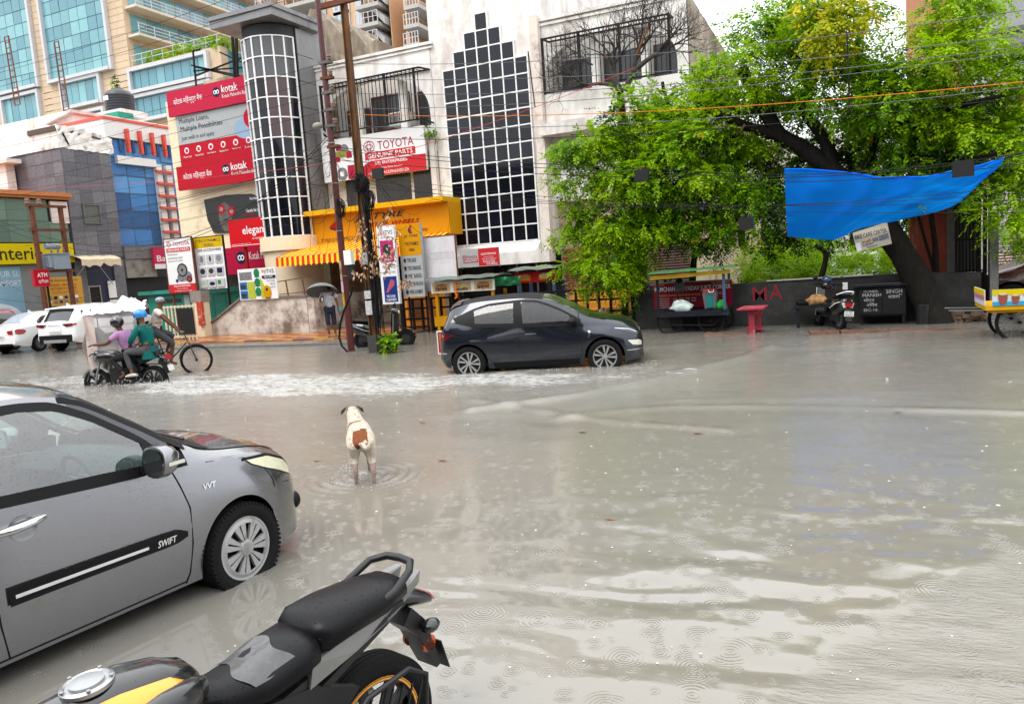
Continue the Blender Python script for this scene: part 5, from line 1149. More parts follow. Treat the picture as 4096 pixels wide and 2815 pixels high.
def wheel(par,x,y,z,R_,W,spokes,style,rimmat,steer=0,rim_r=None,bike=False):
 ""
 rr=rim_r or R_*.66;sd=1 if y>0 else-1
 M4=Matrix.Translation((x,y,z))@Matrix.Rotation(steer,4,'Z')@Matrix.Rotation(-pi/2*sd,4,'X')
 mb=MB();w_=W/2
 mb.lathe([(rr*.97,-w_*.8),(R_*.86,-w_),(R_*.95,-w_*.93),(R_,-w_*.72),(R_,-w_*.25),(R_*.985,-w_*.22),(R_*.985,-w_*.16),(R_,-w_*.13),(R_,w_*.13),(R_*.985,w_*.16),(R_*.985,w_*.22),(R_,w_*.25),(R_,w_*.72),(R_*.95,w_*.93),(R_*.86,w_),(R_*.8,w_*.985),(rr*1.03,w_*.86),(rr*.98,w_*.62)],56,M4)
 ty=mb.build('wheel',M_BLACK,par,True,local=True,angle=28)
 nt_=0 if bike else 60;tb=MB()
 for i in range(nt_):
  a=2*pi*i/nt_
  for s_ in(-1,1):tb.obox(M4@Vector((R_*.975*math.cos(a),R_*.975*math.sin(a),s_*w_*.72)),(.016,R_*.055,w_*.5),(M4.to_3x3()@Matrix.Rotation(a+.12*s_,3,'Z')))
 if nt_:tb.build('tread_blocks',M_BLACK,ty,local=True)['kind']='stuff'
 rm=MB();f0=w_*.62
 rm.lathe([(rr*.99,f0),(rr*1.0,f0+.012),(rr*.93,f0+.010),(rr*.90,f0-.02)],48,M4)
 hub=rr*.22;
 if style=='cover':
  rm.lathe([(rr*.94,f0+.006),(rr*.80,f0+.020),(rr*.78,f0+.012)],48,M4);rm.lathe([(0,f0+.03),(hub,f0+.028),(hub*1.35,f0+.012),(hub*1.35,f0-.02)],28,M4)
  for i in range(spokes):
   for e,wd in((-.17,.095),(.17,.095)):
    a=2*pi*i/spokes+e
    pts=[(hub*1.15,a-.13),(rr*.84,a-wd*1.35),(rr*.84,a+wd*1.35),(hub*1.15,a+.13)]
    q=[M4@Vector((r_*math.cos(t_),r_*math.sin(t_),f0+(.018 if r_>hub*2 else.022)))for r_,t_ in pts]
    nrm=(M4.to_3x3()@Vector((0,0,-1)))*.022;rm.slab(q,nrm)
 else:
  for i in range(spokes):
   for e in((-.10,.10)if style=='twin' else(0,)):
    a=2*pi*i/spokes;wd=.12 if style=='twin' else.2
    pts=[(hub*.9,a+e*2.2-.25),(rr*.92,a+e*2.4+.18-wd),(rr*.92,a+e*2.4+.18+wd*.7),(hub*.9,a+e*2.2+.2)]
    q=[M4@Vector((r_*math.cos(t_),r_*math.sin(t_),f0+(.004 if r_>hub*2 else.0)))for r_,t_ in pts]
    rm.slab(q,(M4.to_3x3()@Vector((0,0,-1)))*.03)
  rm.lathe([(0,f0+.012),(hub*.8,f0+.01),(hub,f0-.01)],24,M4)
 rm.build('rim',rimmat,ty,True,local=True,angle=30)
 if bike:return ty,M4
 bk_=MB();bk_.lathe([(0,f0-.05),(rr*.9,f0-.05),(rr*.97,f0)],36,M4);bk_.build('wheel_shade_disc',mat('wheel_shadow',(.03,.03,.032),.6),ty,local=True)  # dark disc behind the spokes, its colour standing in for shade
 return ty,M4
def carpaint(name,rgb,metal=.55,rough=.34,base=False,**kw):
 m_=mat(name,rgb,rough,metal,var=.03,vscale=3,coat=1.0,**kw)
 if name+'_b' in MATS:return m_
 MATS[name+'_b']=m_;return drops(m_,base=base)
def drops(m_,scale=75,dist=.003,base=False):
 t=m_.node_tree;b=t.nodes['Principled BSDF']
 c=t.nodes.new('ShaderNodeTexCoord');v=t.nodes.new('ShaderNodeTexVoronoi');v.inputs['Scale'].default_value=scale;t.links.new(c.outputs['Object'],v.inputs['Vector'])
 s=t.nodes.new('ShaderNodeSeparateColor');t.links.new(v.outputs['Color'],s.inputs[0])
 r_=t.nodes.new('ShaderNodeMapRange');r_.inputs['From Min'].default_value=.28;r_.inputs['From Max'].default_value=.12;t.links.new(v.outputs['Distance'],r_.inputs['Value'])
 g=t.nodes.new('ShaderNodeMath');g.operation='GREATER_THAN';g.inputs[1].default_value=.72;t.links.new(s.outputs['Red'],g.inputs[0])
 q=t.nodes.new('ShaderNodeMath');q.operation='MULTIPLY';t.links.new(r_.outputs[0],q.inputs[0]);t.links.new(g.outputs[0],q.inputs[1])
 bp=t.nodes.new('ShaderNodeBump');bp.inputs['Strength'].default_value=.5;bp.inputs['Distance'].default_value=dist;t.links.new(q.outputs[0],bp.inputs['Height']);t.links.new(bp.outputs[0],b.inputs['Coat Normal'])
 if base:t.links.new(bp.outputs[0],b.inputs['Normal'])
 return m_
def clear_glass(name,tint,fac=.8):
 ""
 if name in MATS:return MATS[name]
 m_=bpy.data.materials.new(name);m_.use_nodes=True;t=m_.node_tree;t.nodes.clear();L=t.links.new
 o=t.nodes.new('ShaderNodeOutputMaterial');tr=t.nodes.new('ShaderNodeBsdfTransparent');tr.inputs[0].default_value=(*tint,1)
 gl=t.nodes.new('ShaderNodeBsdfGlossy');gl.inputs['Roughness'].default_value=.03
 fr_=t.nodes.new('ShaderNodeFresnel');fr_.inputs[0].default_value=1.5
 c=t.nodes.new('ShaderNodeTexCoord');n_=t.nodes.new('ShaderNodeTexVoronoi');n_.inputs['Scale'].default_value=60;L(c.outputs['Object'],n_.inputs['Vector'])
 r_=t.nodes.new('ShaderNodeMapRange');r_.inputs['From Min'].default_value=.2;r_.inputs['From Max'].default_value=.1;L(n_.outputs['Distance'],r_.inputs['Value'])
 bp=t.nodes.new('ShaderNodeBump');bp.inputs['Strength'].default_value=.6;bp.inputs['Distance'].default_value=.004;L(r_.outputs[0],bp.inputs['Height']);L(bp.outputs[0],gl.inputs['Normal'])
 a=t.nodes.new('ShaderNodeMath');a.operation='ADD';a.inputs[1].default_value=1-fac;L(fr_.outputs[0],a.inputs[0]);a.use_clamp=True
 mx_=t.nodes.new('ShaderNodeMixShader');L(a.outputs[0],mx_.inputs[0]);L(tr.outputs[0],mx_.inputs[1]);L(gl.outputs[0],mx_.inputs[2]);L(mx_.outputs[0],o.inputs[0])
 MATS[name]=m_;return m_
M_CARGLASS=mat('tinted_car_glass',(.018,.022,.026),.03,var=.03,spec=.9)
M_RLAMP=mat('red_lamp',(.30,.008,.012),.12,spec=.7,coat=.8);M_HLAMP=mat('clear_lamp',(.62,.62,.52),.08,var=.1,coat=1.0)
M_TRIM=mat('car_black_trim',(.005,.005,.0055),.5,spec=.2)
M_PLATE=mat('number_plate',(.66,.66,.64),.5,var=.03)
SWC=dict(zt=[(-3.05,.62),(-3.0,.95),(-2.75,1.18),(-2.45,1.36),(-1.9,1.475),(-1.3,1.50),(-.95,1.46),(-.6,1.27),(-.30,1.075),(-.12,1.0),(.25,.945),(.55,.85),(.70,.74),(.78,.60),(.80,.50)],zr=[(-3.05,.58),(-3.0,.90),(-2.75,1.10),(-2.45,1.28),(-1.9,1.415),(-1.3,1.44),(-.98,1.40),(-.62,1.205),(-.32,1.02),(-.14,.945),(.25,.875),(.55,.78),(.70,.68),(.78,.56),(.80,.47)],wr=[(-3.05,.50),(-2.9,.52),(-2.45,.54),(-1.9,.575),(-1.2,.585),(-.95,.60),(-.6,.655),(-.3,.69),(-.14,.70),(.25,.665),(.55,.59),(.70,.50),(.78,.40),(.80,.34)],zb=[(-3.05,.55),(-3.0,.88),(-2.7,.98),(-2.2,.985),(-1.5,.955),(-.8,.915),(-.4,.90),(-.14,.892),(.25,.835),(.55,.745),(.70,.65),(.78,.54),(.80,.45)],wb=[(-3.05,.60),(-2.95,.70),(-2.7,.765),(-2.2,.80),(-1.5,.805),(-.8,.80),(-.4,.79),(-.14,.78),(.25,.745),(.55,.655),(.70,.55),(.78,.44),(.80,.36)],zm=[(-3.05,.50),(-2.43,.62),(-1.5,.55),(-.6,.55),(0,.62),(.45,.52),(.80,.38)],wm=[(-3.05,.66),(-2.9,.76),(-2.43,.845),(-1.9,.835),(-1.2,.828),(-.5,.835),(0,.848),(.30,.82),(.55,.73),(.70,.61),(.78,.49),(.80,.42)],zs=[(-3.05,.34),(-2.8,.24),(-2.0,.20),(-.5,.20),(.3,.20),(.6,.20),(.80,.24)],ws=[(-3.05,.60),(-2.8,.72),(-2.0,.79),(-.5,.79),(.2,.80),(.5,.72),(.68,.62),(.80,.44)])
sw=thing('silver_hatchback','silver grey hatchback with chrome door handle parked at the lower left','car',(-4.50,3.76,-.1),R(81.4));sw.scale=(.92,1,1.06)
C1=Car(SWC,[(0,.29,1.0),(-2.43,.29,1.0)],.335)
M_SILV=carpaint('silver_paint',(.21,.21,.223),.88,.19,True,grime=(.20,.185,.16),gamt=.12,gscale=3.5)
bd=C1.body(skip=(-2.62,-.34),skip_top=(-.97,-.22));bd.build('body',M_SILV,sw,True,local=True,angle=32)
C1.wells(sw)
WTOP=[(-1.55,1.375),(-1.25,1.385),(-1.05,1.355),(-.86,1.26),(-.62,1.10),(-.52,1.015),(-.50,.955)]
WBOT=[(-1.55,1.00),(-1.0,.975),(-.50,.945)]
M_SWG=clear_glass('green_car_glass',(.62,.80,.75),.86)
for sd in(-1,1):
 g=C1.panel(MB(),WTOP,WBOT,sd,.001,30,6).build('window',M_SWG,sw,True,local=True)
 g2=C1.panel(MB(),[(-2.35,1.24),(-2.1,1.33),(-1.66,1.375)],[(-2.42,1.06),(-1.66,1.005)],sd,.001,16,6).build('window',M_SWG,sw,True,local=True)
 fr=MB();zrf=lambda x:float(C1.F['zr'](x));zbf=lambda x:float(C1.F['zb'](x))
 up=[(x,zrf(x))for x in np.linspace(-2.64,-.34,30)]
 tx=[p[0]for p in WTOP];tz=[p[1]for p in WTOP]
 C1.panel(fr,[(x,min(zrf(x)-.025,float(np.interp(x,tx,tz))+.035))for x in np.linspace(-1.58,-.50,24)],[(x,float(np.interp(x,tx,tz))-.012)for x in np.linspace(-1.58,-.50,24)],sd,.004,30,2)
 C1.panel(fr,[(-2.45,1.10),(-2.38,1.265),(-2.1,1.365),(-1.58,1.405)],[(-2.45,1.06),(-2.35,1.23),(-2.1,1.32),(-1.58,1.365)],sd,.004,24,2)
 C1.panel(fr,[(-2.55,1.07),(-1.5,1.012),(-.9,.985),(-.46,.955)],[(-2.55,zbf(-2.55)),(-1.5,zbf(-1.5)),(-.9,zbf(-.9)),(-.40,zbf(-.4))],sd,.005,30,2)
 C1.panel(fr,[(-1.66,1.40),(-1.53,1.41)],[(-1.66,.96),(-1.53,.955)],sd,.006,3,6)
 C1.panel(fr,[(-.62,1.11),(-.47,1.02),(-.36,.99)],[(-.62,.97),(-.47,.92),(-.34,.90)],sd,.006,6,4)
 fr.build('window_frame',M_TRIM,sw,True,local=True)
 rl_=MB();C1.panel(rl_,[(x,zrf(x)+.001)for x in np.linspace(-2.62,-.60,30)],[(x,min(zrf(x)-.015,(float(np.interp(x,tx,tz))if x>-1.55 else float(np.interp(x,[-2.62,-2.45,-2.1,-1.55],[1.05,1.2,1.34,1.385])))+.028))for x in np.linspace(-2.62,-.98,30)],sd,.0025,40,2)
 C1.panel(rl_,[(-2.64,1.2),(-2.36,1.28)],[(-2.64,.98),(-2.40,.975)],sd,.002,6,4)
 rl_.build('roof_rail',M_SILV,sw,True,local=True)
 rl_=MB();C1.panel(rl_,[(x,zrf(x)+.001)for x in np.linspace(-.98,-.42,16)],[(x,min(zrf(x)-.012,float(np.interp(x,tx,tz))+.028))for x in np.linspace(-.98,-.42,16)],sd,.0025,16,2);rl_.build('pillar_trim',mat('pillar_grey',(.05,.05,.058),.4),sw,True,local=True)
 ap=MB();P=[]
 for x in np.linspace(-.99,-.24,20):
  p=C1.top(x,sd*1.0);q=C1.top(x,sd*.91);P.append([(p[0],p[1],p[2]+.003),(q[0]+.004,q[1],q[2]+.006)])
 ap.grid(P,flip=(sd<0));C1.panel(ap,[(x,zrf(x)+.001)for x in np.linspace(-1.02,-.3,16)],[(x,zrf(x)-.03)for x in np.linspace(-1.02,-.3,16)],sd,.005,20,2);ap.build('windscreen_pillar',M_TRIM,sw,True,local=True)
 ln=MB();C1.line(ln,[(-.47,.905),(-.43,.80),(-.39,.66),(-.40,.45),(-.43,.27),(-.46,.215)],sd,.0055);C1.line(ln,[(-1.57,.97),(-1.585,.7),(-1.58,.4),(-1.55,.225)],sd,.0055);C1.line(ln,[(-.46,.225),(-1.0,.225),(-1.55,.225),(-2.0,.225)],sd,.005);C1.line(ln,[(-.20,.885),(.12,.84),(.24,.80)],sd,.003)
 ln.build('door_seam',mat('seam_black',(.008,.008,.008),.8),sw,True,local=True)
 md=MB();C1.panel(md,[(-1.53,.575),(-.62,.565),(-.5,.560),(-.44,.535)],[(-1.53,.485),(-.62,.482),(-.52,.485),(-.44,.505)],sd,.016,30,2);C1.panel(md,[(-2.5,.57),(-1.61,.575)],[(-2.48,.48),(-1.61,.485)],sd,.016,10,2)
 mo=md.build('side_moulding',M_TRIM,sw,True,local=True)
 C1.panel(MB(),[(-1.50,.536),(-.72,.528)],[(-1.50,.518),(-.72,.512)],sd,.020,24,1).build('chrome_strip',mat('bright_strip',(.70,.70,.70),.2,.5),mo,True,local=True)
 if sd<0:
  lt=MB();vs_,fs_=text_mesh('SWIFT',True,.25);a=np.array(vs_);lo,hi=a.min(0),a.max(0)
  pts=[(-.66+(v[0]-lo[0])/(hi[0]-lo[0])*.135,.500+(v[1]-lo[1])/(hi[1]-lo[1])*.038)for v in a];lt.add([(x,-(C1.side(x,z)+.021),z)for x,z in pts],fs_);lt.build('lettering',M_PLATE,mo,local=True)
  lt=MB();vs_,fs_=text_mesh('VVT',True,.25);a=np.array(vs_);lo,hi=a.min(0),a.max(0)
  pts=[(-.27+(v[0]-lo[0])/(hi[0]-lo[0])*.10,.735+(v[1]-lo[1])/(hi[1]-lo[1])*.032)for v in a];lt.add([(x,-(C1.side(x,z)+.006),z)for x,z in pts],fs_);lt.build('badge',M_CHROME,sw,local=True)
 cp=MB();q=[(-1.40+.075*math.cos(e),.835+.062*math.sin(e))for e in np.linspace(0,2*pi,22,endpoint=False)];cp.add([(x,sd*(C1.side(x,z)+.0035),z)for x,z in q]+[(-1.40,sd*(C1.side(-1.40,.835)-.01),.835)],[(i,(i+1)%22,22)for i in range(22)]);cp.build('handle_cup',carpaint('silver_shade',(.16,.16,.17),.65,.35),sw,True,local=True)
 hd=MB();hd.tube([(x,sd*(C1.side(x,.855)+.012+.026*math.sin(pi*f)),.842+.02*f)for f,x in[(i/10,-1.55+.27*i/10)for i in range(11)]],[.012,.018,.02,.021,.021,.021,.021,.021,.02,.018,.012],10);hd.build('door_handle',M_CHROME,sw,True,local=True)
 mr=thing('mirror',None,None,(-.62,sd*.93,1.0));mr.parent=sw
 sh=MB();P=[]
 for i,(dx,w_,h_)in enumerate(((-.055,.105,.075),(-.05,.115,.085),(.0,.115,.09),(.05,.10,.075),(.085,.06,.045),(.095,.01,.01))):P.append([(dx+.012*math.sin(t_),sd*(w_*np.sign(math.cos(t_))*abs(math.cos(t_))**.75),h_*np.sign(math.sin(t_))*abs(math.sin(t_))**.8)for t_ in np.linspace(0,2*pi,24,endpoint=False)])
 sh.grid(P,closed=True,flip=(sd<0));sh.build('mirror_shell',M_SILV,mr,True,local=True)
 gl_=MB();gl_.add([(-.056,sd*.10*np.sign(math.cos(t_))*abs(math.cos(t_))**.75,.078*np.sign(math.sin(t_))*abs(math.sin(t_))**.8)for t_ in np.linspace(0,2*pi,24,endpoint=False)],[tuple(range(24))]);gl_.build('mirror_glass',mat('mirror_face',(.25,.28,.30),.05,.9),mr,local=True)
 MB().tube([(-.05+.01,sd*(-.10),-.05),(-.01,sd*(-.16),-.06)],.03,8).build('mirror_arm',M_TRIM,mr,True,local=True)
 MB().obox((.03,sd*.112,-.008),(.11,.012,.018)).build('indicator',M_HLAMP,mr,local=True)
 hl=MB();C1.panel(hl,[(.13,.822),(.35,.80),(.55,.725),(.67,.635),(.70,.60)],[(.17,.79),(.30,.735),(.45,.68),(.60,.615),(.70,.58)],sd,.010,22,6);hl.build('headlight',mat('yellowed_lamp',(.62,.60,.42),.07,var=.12,vscale=14,coat=1.0),sw,True,local=True)
 hr=MB();C1.panel(hr,[(.10,.842),(.35,.818),(.56,.74),(.70,.63)],[(.10,.826),(.35,.803),(.56,.725),(.70,.615)],sd,.009,20,1);hr.build('lamp_seal',M_TRIM,sw,True,local=True)
 ln=MB();C1.line(ln,[(.28,.735),(.33,.66),(.335,.60)],sd,.004);C1.line(ln,[(.45,.60),(.55,.58),(.66,.55),(.78,.52)],sd,.003);ln.build('bumper_seam',mat('seam_black',(.008,.008,.008),.8),sw,True,local=True)
 fg=MB();fg.ball((.66,sd*.60,.40),(.075,.075,.07),14,8);fg.build('fog_lamp',M_TRIM,sw,True,local=True)
ln=MB()
for sd in(-1,1):ln.tube([C1.top(x,sd*(1.0 if x<.2 else 1.0-.25*(x-.2)))for x in np.linspace(-.14,.66,24)],.0055,5)
ln.tube([C1.top(.66,u)for u in np.linspace(-.88,.88,20)],.0055,5);ln.build('bonnet_seam',mat('seam_black',(.008,.008,.008),.8),sw,True,local=True)
sc_=MB();C1.topanel(sc_,-.24,-.09,-1,1,.006,5,16);sc_.build('scuttle',M_TRIM,sw,True,local=True)
ws_=MB();C1.topanel(ws_,-.985,-.20,-.93,.93,.003,14,16);ws_.build('windscreen',clear_glass('windscreen_glass',(.70,.80,.78),.93),sw,True,local=True)
wp=MB();wp.tube([C1.top(-.16,-.75)[:2]+(C1.top(-.16,-.75)[2]+.02,),C1.top(-.24,-.2)[:2]+(C1.top(-.24,-.2)[2]+.02,)],.009,6);wp.tube([C1.top(-.17,-.1)[:2]+(C1.top(-.17,-.1)[2]+.02,),C1.top(-.24,.5)[:2]+(C1.top(-.24,.5)[2]+.02,)],.009,6);wp.build('wiper',M_BLKPLA,sw,True,local=True)
MB().box(.70,.815,-.38,.38,.30,.42).build('grille',M_TRIM,sw,local=True)
cab=mat('cabin_trim',(.055,.06,.062),.7);seatm=mat('seat_cloth',(.10,.105,.11),.9)
MB().box(-2.6,-.3,-.70,.70,.22,.30).build('cabin_floor',cab,sw,local=True)
P=[[(x,y,z+.02*math.cos(y*3))for y in np.linspace(-.68,.68,9)]for x,z in((-.15,.90),(-.35,.94),(-.62,.93),(-.72,.86),(-.70,.6),(-.6,.35))]
ds=MB().grid(P).build('dashboard',cab,sw,True,local=True)
MB().tube([(-.80-.06*math.sin(q)*.9,-.36+.185*math.cos(q),.86+.175*math.sin(q))for q in np.linspace(0,2*pi,28,endpoint=False)],.016,8,closed=True).build('steering_wheel',mat('steering_rubber',(.11,.12,.125),.5),sw,True,local=True)
mb=MB();mb.ball((-.79,-.36,.86),(.035,.07,.06),12,8);mb.bar((-.79,-.53,.87),(-.79,-.19,.87),.025,.04);mb.bar((-.79,-.36,.86),(-.77,-.36,.70),.04);mb.build('steering_spokes',mat('steering_rubber',(.11,.12,.125),.5),sw,local=True)
for y in(-.36,.36):
 mb=MB();P=[]
 for z,d,w_ in((.42,0,.25),(.7,-.05,.25),(.95,-.12,.24),(1.10,-.16,.18)):P.append([(-1.40+d+.07*math.cos(q),y+w_*math.sin(q)*1.0,z)for q in np.linspace(0,2*pi,16,endpoint=False)])
 mb.grid(P,closed=True);mb.ball((-1.60,y,1.19),(.05,.13,.09),12,8);mb.box(-1.5,-.95,y-.24,y+.24,.34,.48);mb.build('seat',seatm,sw,True,local=True)
mb=MB();mb.box(-2.3,-2.2,-.62,.62,.4,1.02);mb.build('rear_seat',seatm,sw,local=True)
M_COVER=mat('wheel_cover_silver',(.36,.36,.355),.4,.25,grime=(.22,.18,.14),gamt=.2,gscale=9)
for(x,y,st_)in((0,-.775,R(3)),(0,.775,R(3)),(-2.43,-.775,0),(-2.43,.775,0)):
 ty,M4=wheel(sw,x,y,.29,.295,.165,7,'cover',M_COVER,st_,.205)
 if y<0 and x==0:
  eb=MB();eb.lathe([(.026,.098),(.032,.098),(.032,.096)],20,M4);put_text(eb,'S',M4@Vector((.016,-.018,.099)),M4.to_3x3()@Vector((-1,0,0)),M4.to_3x3()@Vector((0,1,0)),.032,.036);eb.build('emblem',M_STEEL,ty,local=True)
for wv_ in[o for o in sw.children if o.name.split('.')[0]=='wheel']:
 for o in[wv_]+list(wv_.children):
  xc=0 if sum(v.co.x for v in o.data.vertices)/len(o.data.vertices)>-1 else-2.43
  for v in o.data.vertices:v.co.x=xc+(v.co.x-xc)*1.06;v.co.z=.29+(v.co.z-.29)*.97
ALC=dict(zt=[(-3.30,.55),(-3.27,.85),(-3.15,1.05),(-2.95,1.27),(-2.72,1.42),(-2.2,1.495),(-1.6,1.51),(-1.05,1.465),(-.6,1.28),(-.25,1.10),(.0,1.03),(.35,.965),(.55,.87),(.66,.74),(.70,.56)],zr=[(-3.30,.50),(-3.27,.80),(-3.15,.98),(-2.95,1.19),(-2.72,1.34),(-2.2,1.425),(-1.6,1.44),(-1.08,1.395),(-.62,1.21),(-.27,1.035),(-.02,.97),(.35,.885),(.55,.80),(.66,.69),(.70,.52)],wr=[(-3.30,.52),(-3.1,.56),(-2.72,.57),(-2.2,.585),(-1.6,.595),(-1.0,.61),(-.6,.665),(-.27,.71),(0,.715),(.35,.66),(.55,.57),(.66,.44),(.70,.36)],zb=[(-3.30,.48),(-3.27,.78),(-3.15,.93),(-2.9,.99),(-2.4,.965),(-1.5,.925),(-.8,.895),(-.3,.88),(0,.87),(.35,.83),(.55,.76),(.66,.66),(.70,.50)],wb=[(-3.30,.60),(-3.2,.70),(-2.9,.785),(-2.4,.825),(-1.5,.825),(-.8,.815),(-.3,.80),(0,.785),(.35,.73),(.55,.63),(.66,.48),(.70,.38)],zm=[(-3.30,.42),(-2.5,.68),(-1.6,.56),(-.7,.56),(0,.66),(.4,.5),(.70,.4)],wm=[(-3.30,.66),(-3.15,.76),(-2.5,.877),(-2.0,.85),(-1.3,.84),(-.6,.85),(0,.877),(.3,.83),(.5,.73),(.65,.56),(.70,.44)],zs=[(-3.30,.34),(-3.0,.24),(-2.0,.19),(-.5,.19),(.3,.20),(.70,.24)],ws=[(-3.30,.60),(-3.0,.76),(-2.0,.81),(-.5,.81),(.2,.82),(.5,.72),(.70,.46)])
al=thing('grey_hatchback','dark grey hatchback with two tone wheels ploughing through the flood in mid road','car',(-4.20,13.72,-.125),R(15.5))
C2=Car(ALC,[(0,.31,1.0),(-2.5,.31,1.0)],.36)
M_GREY=carpaint('dark_grey_paint',(.013,.016,.026),.6,.22)
C2.body(skip=(-2.72,-.42),skip_top=(-1.06,-.28)).build('body',M_GREY,al,True,local=True,angle=30);C2.wells(al)
M_ALG=clear_glass('grey_car_glass',(.24,.26,.28),.97)
zrf=lambda x:float(C2.F['zr'](x));zbf=lambda x:float(C2.F['zb'](x))
for sd in(-1,1):
 C2.panel(MB(),[(-1.50,1.385),(-1.2,1.36),(-1.0,1.29),(-.75,1.175),(-.5,1.03),(-.44,.985)],[(-1.46,.985),(-.44,.94)],sd,.001,26,6).build('window',M_ALG,al,True,local=True)
 C2.panel(MB(),[(-2.38,1.27),(-2.1,1.345),(-1.62,1.385)],[(-2.36,1.03),(-1.62,.99)],sd,.001,18,6).build('window',M_ALG,al,True,local=True)
 fr=MB()
 tw_=[(-2.74,1.13),(-2.38,1.275),(-2.1,1.35),(-1.5,1.39),(-1.2,1.365),(-1.0,1.295),(-.75,1.18),(-.5,1.035),(-.38,.965)];tx,tz=[p[0]for p in tw_],[p[1]for p in tw_]
 C2.panel(fr,[(x,min(zrf(x)-.02,float(np.interp(x,tx,tz))+.028))for x in np.linspace(-2.76,-.40,40)],[(x,float(np.interp(x,tx,tz))-.012)for x in np.linspace(-2.76,-.40,40)],sd,.004,40,2)
 C2.panel(fr,[(-2.72,1.12),(-2.36,1.035),(-1.5,.995),(-.44,.945)],[(-2.72,1.06),(-2.36,zbf(-2.36)),(-1.5,zbf(-1.5)),(-.34,zbf(-.3))],sd,.005,36,2)
 C2.panel(fr,[(-2.74,1.135),(-2.37,1.28)],[(-2.74,1.10),(-2.35,1.02)],sd,.005,8,5)
 C2.panel(fr,[(-1.63,1.395),(-1.49,1.40)],[(-1.63,.94),(-1.45,.93)],sd,.006,4,6);C2.panel(fr,[(-.60,1.08),(-.42,.985)],[(-.60,.93),(-.36,.90)],sd,.006,5,3)
 fr.build('window_frame',M_TRIM,al,True,local=True)
 rl_=MB();C2.panel(rl_,[(x,zrf(x)+.001)for x in np.linspace(-2.9,-.45,40)],[(x,min(zrf(x)-.01,float(np.interp(x,tx,tz))+.022))for x in np.linspace(-2.9,-.45,40)],sd,.0025,40,2);C2.panel(rl_,[(-2.76,1.28),(-2.68,1.16)],[(-2.76,.985),(-2.68,1.06)],sd,.002,3,4);C2.panel(rl_,[(-2.74,1.08),(-2.4,1.005)],[(-2.74,.98),(-2.4,.97)],sd,.0022,6,2);rl_.build('roof_rail',M_GREY,al,True,local=True)
 P=[]
 for x in np.linspace(-1.07,-.30,16):p,q=C2.top(x,sd),C2.top(x,sd*.93);P.append([(p[0],p[1],p[2]+.003),(q[0]+.003,q[1],q[2]+.005)])
 mb=MB();mb.grid(P,flip=(sd<0));mb.build('windscreen_pillar',M_GREY,al,True,local=True)
 ln=MB();C2.line(ln,[(-.42,.90),(-.36,.8),(-.40,.5),(-.46,.25)],sd,.005);C2.line(ln,[(-1.53,.94),(-1.54,.6),(-1.52,.25)],sd,.005);C2.line(ln,[(-2.42,.97),(-2.36,.8),(-2.2,.5),(-2.0,.25)],sd,.005);C2.line(ln,[(-.46,.245),(-2.0,.245)],sd,.004);ln.build('door_seam',mat('seam_black',(.008,.008,.008),.8),al,True,local=True)
 MB().tube([(x,sd*(C2.side(x,.79)+.01+.02*math.sin(pi*i/8)),.79)for i,x in enumerate(np.linspace(-1.42,-1.22,9))],.016,8).build('door_handle',M_GREY,al,True,local=True)
 mb=MB();mb.ball((-.55,sd*.96,.985),(.08,.12,.07),14,10);mb.bar((-.5,sd*.80,.94),(-.53,sd*.9,.95),.05);mb.build('mirror',M_TRIM,al,True,local=True)
 hl=MB();C2.panel(hl,[(.22,.80),(.45,.775),(.62,.69)],[(.26,.785),(.45,.72),(.63,.65)],sd,.006,14,3);hl.build('headlight',mat('dark_lamp',(.05,.055,.06),.05,spec=.9),al,True,local=True)
 C2.panel(MB(),[(.20,.815),(.45,.785),(.62,.70)],[(.20,.805),(.45,.772),(.62,.688)],sd,.009,14,1).build('lamp_strip',M_CHROME,al,True,local=True)
 C2.panel(MB(),[(.42,.58),(.62,.565),(.67,.53)],[(.50,.49),(.6,.47),(.67,.46)],sd,.008,10,3).build('fog_lamp',M_HLAMP,al,True,local=True)
 C2.panel(MB(),[(.40,.405),(.69,.40)],[(.40,.390),(.69,.385)],sd,.010,10,1).build('chrome_strip',M_CHROME,al,True,local=True)
 C2.panel(MB(),[(-3.28,.52),(-3.0,.515)],[(-3.28,.50),(-3.0,.50)],sd,.008,10,1).build('chrome_strip',M_CHROME,al,True,local=True)
 C2.panel(MB(),[(-3.26,.90),(-3.0,.885),(-2.72,.845)],[(-3.28,.72),(-3.0,.745),(-2.74,.835)],sd,.007,14,4).build('tail_light',mat('smoked_red_lamp',(.07,.006,.012),.08,spec=.9),al,True,local=True)
 C2.panel(MB(),[(-3.25,.865),(-3.02,.85)],[(-3.26,.80),(-3.05,.815)],sd,.010,8,2).build('tail_light',M_RLAMP,al,True,local=True)
 if sd<0:C2.panel(MB(),[(-.28,.80),(-.235,.79)],[(-.28,.66),(-.245,.69)],sd,.006,4,3).build('badge',M_CHROME,al,True,local=True)
 sk=MB();C2.panel(sk,[(-2.05,.30),(-.45,.30)],[(-2.02,.19),(-.46,.19)],sd,.004,12,2);sk.build('sill',M_TRIM,al,True,local=True)
mb=MB();C2.topanel(mb,-1.07,-.26,-.95,.95,.003,14,16);mb.build('windscreen',clear_glass('windscreen_grey',(.28,.30,.32),.96),al,True,local=True)
mb=MB();C2.topanel(mb,-3.14,-2.80,-.9,.9,.006,8,14);mb.build('rear_window',M_CARGLASS,al,True,local=True)
mb=MB();C2.topanel(mb,-2.86,-2.62,-1,1,.03,6,12);mb.build('spoiler',M_GREY,al,True,local=True)
mb=MB();C2.topanel(mb,-2.62,-1.10,-.96,.96,.003,20,12);mb.build('roof_panel',M_TRIM,al,True,local=True)
MB().box(-2.7,-.4,-.70,.70,.22,.3).build('cabin_floor',cab,al,local=True)
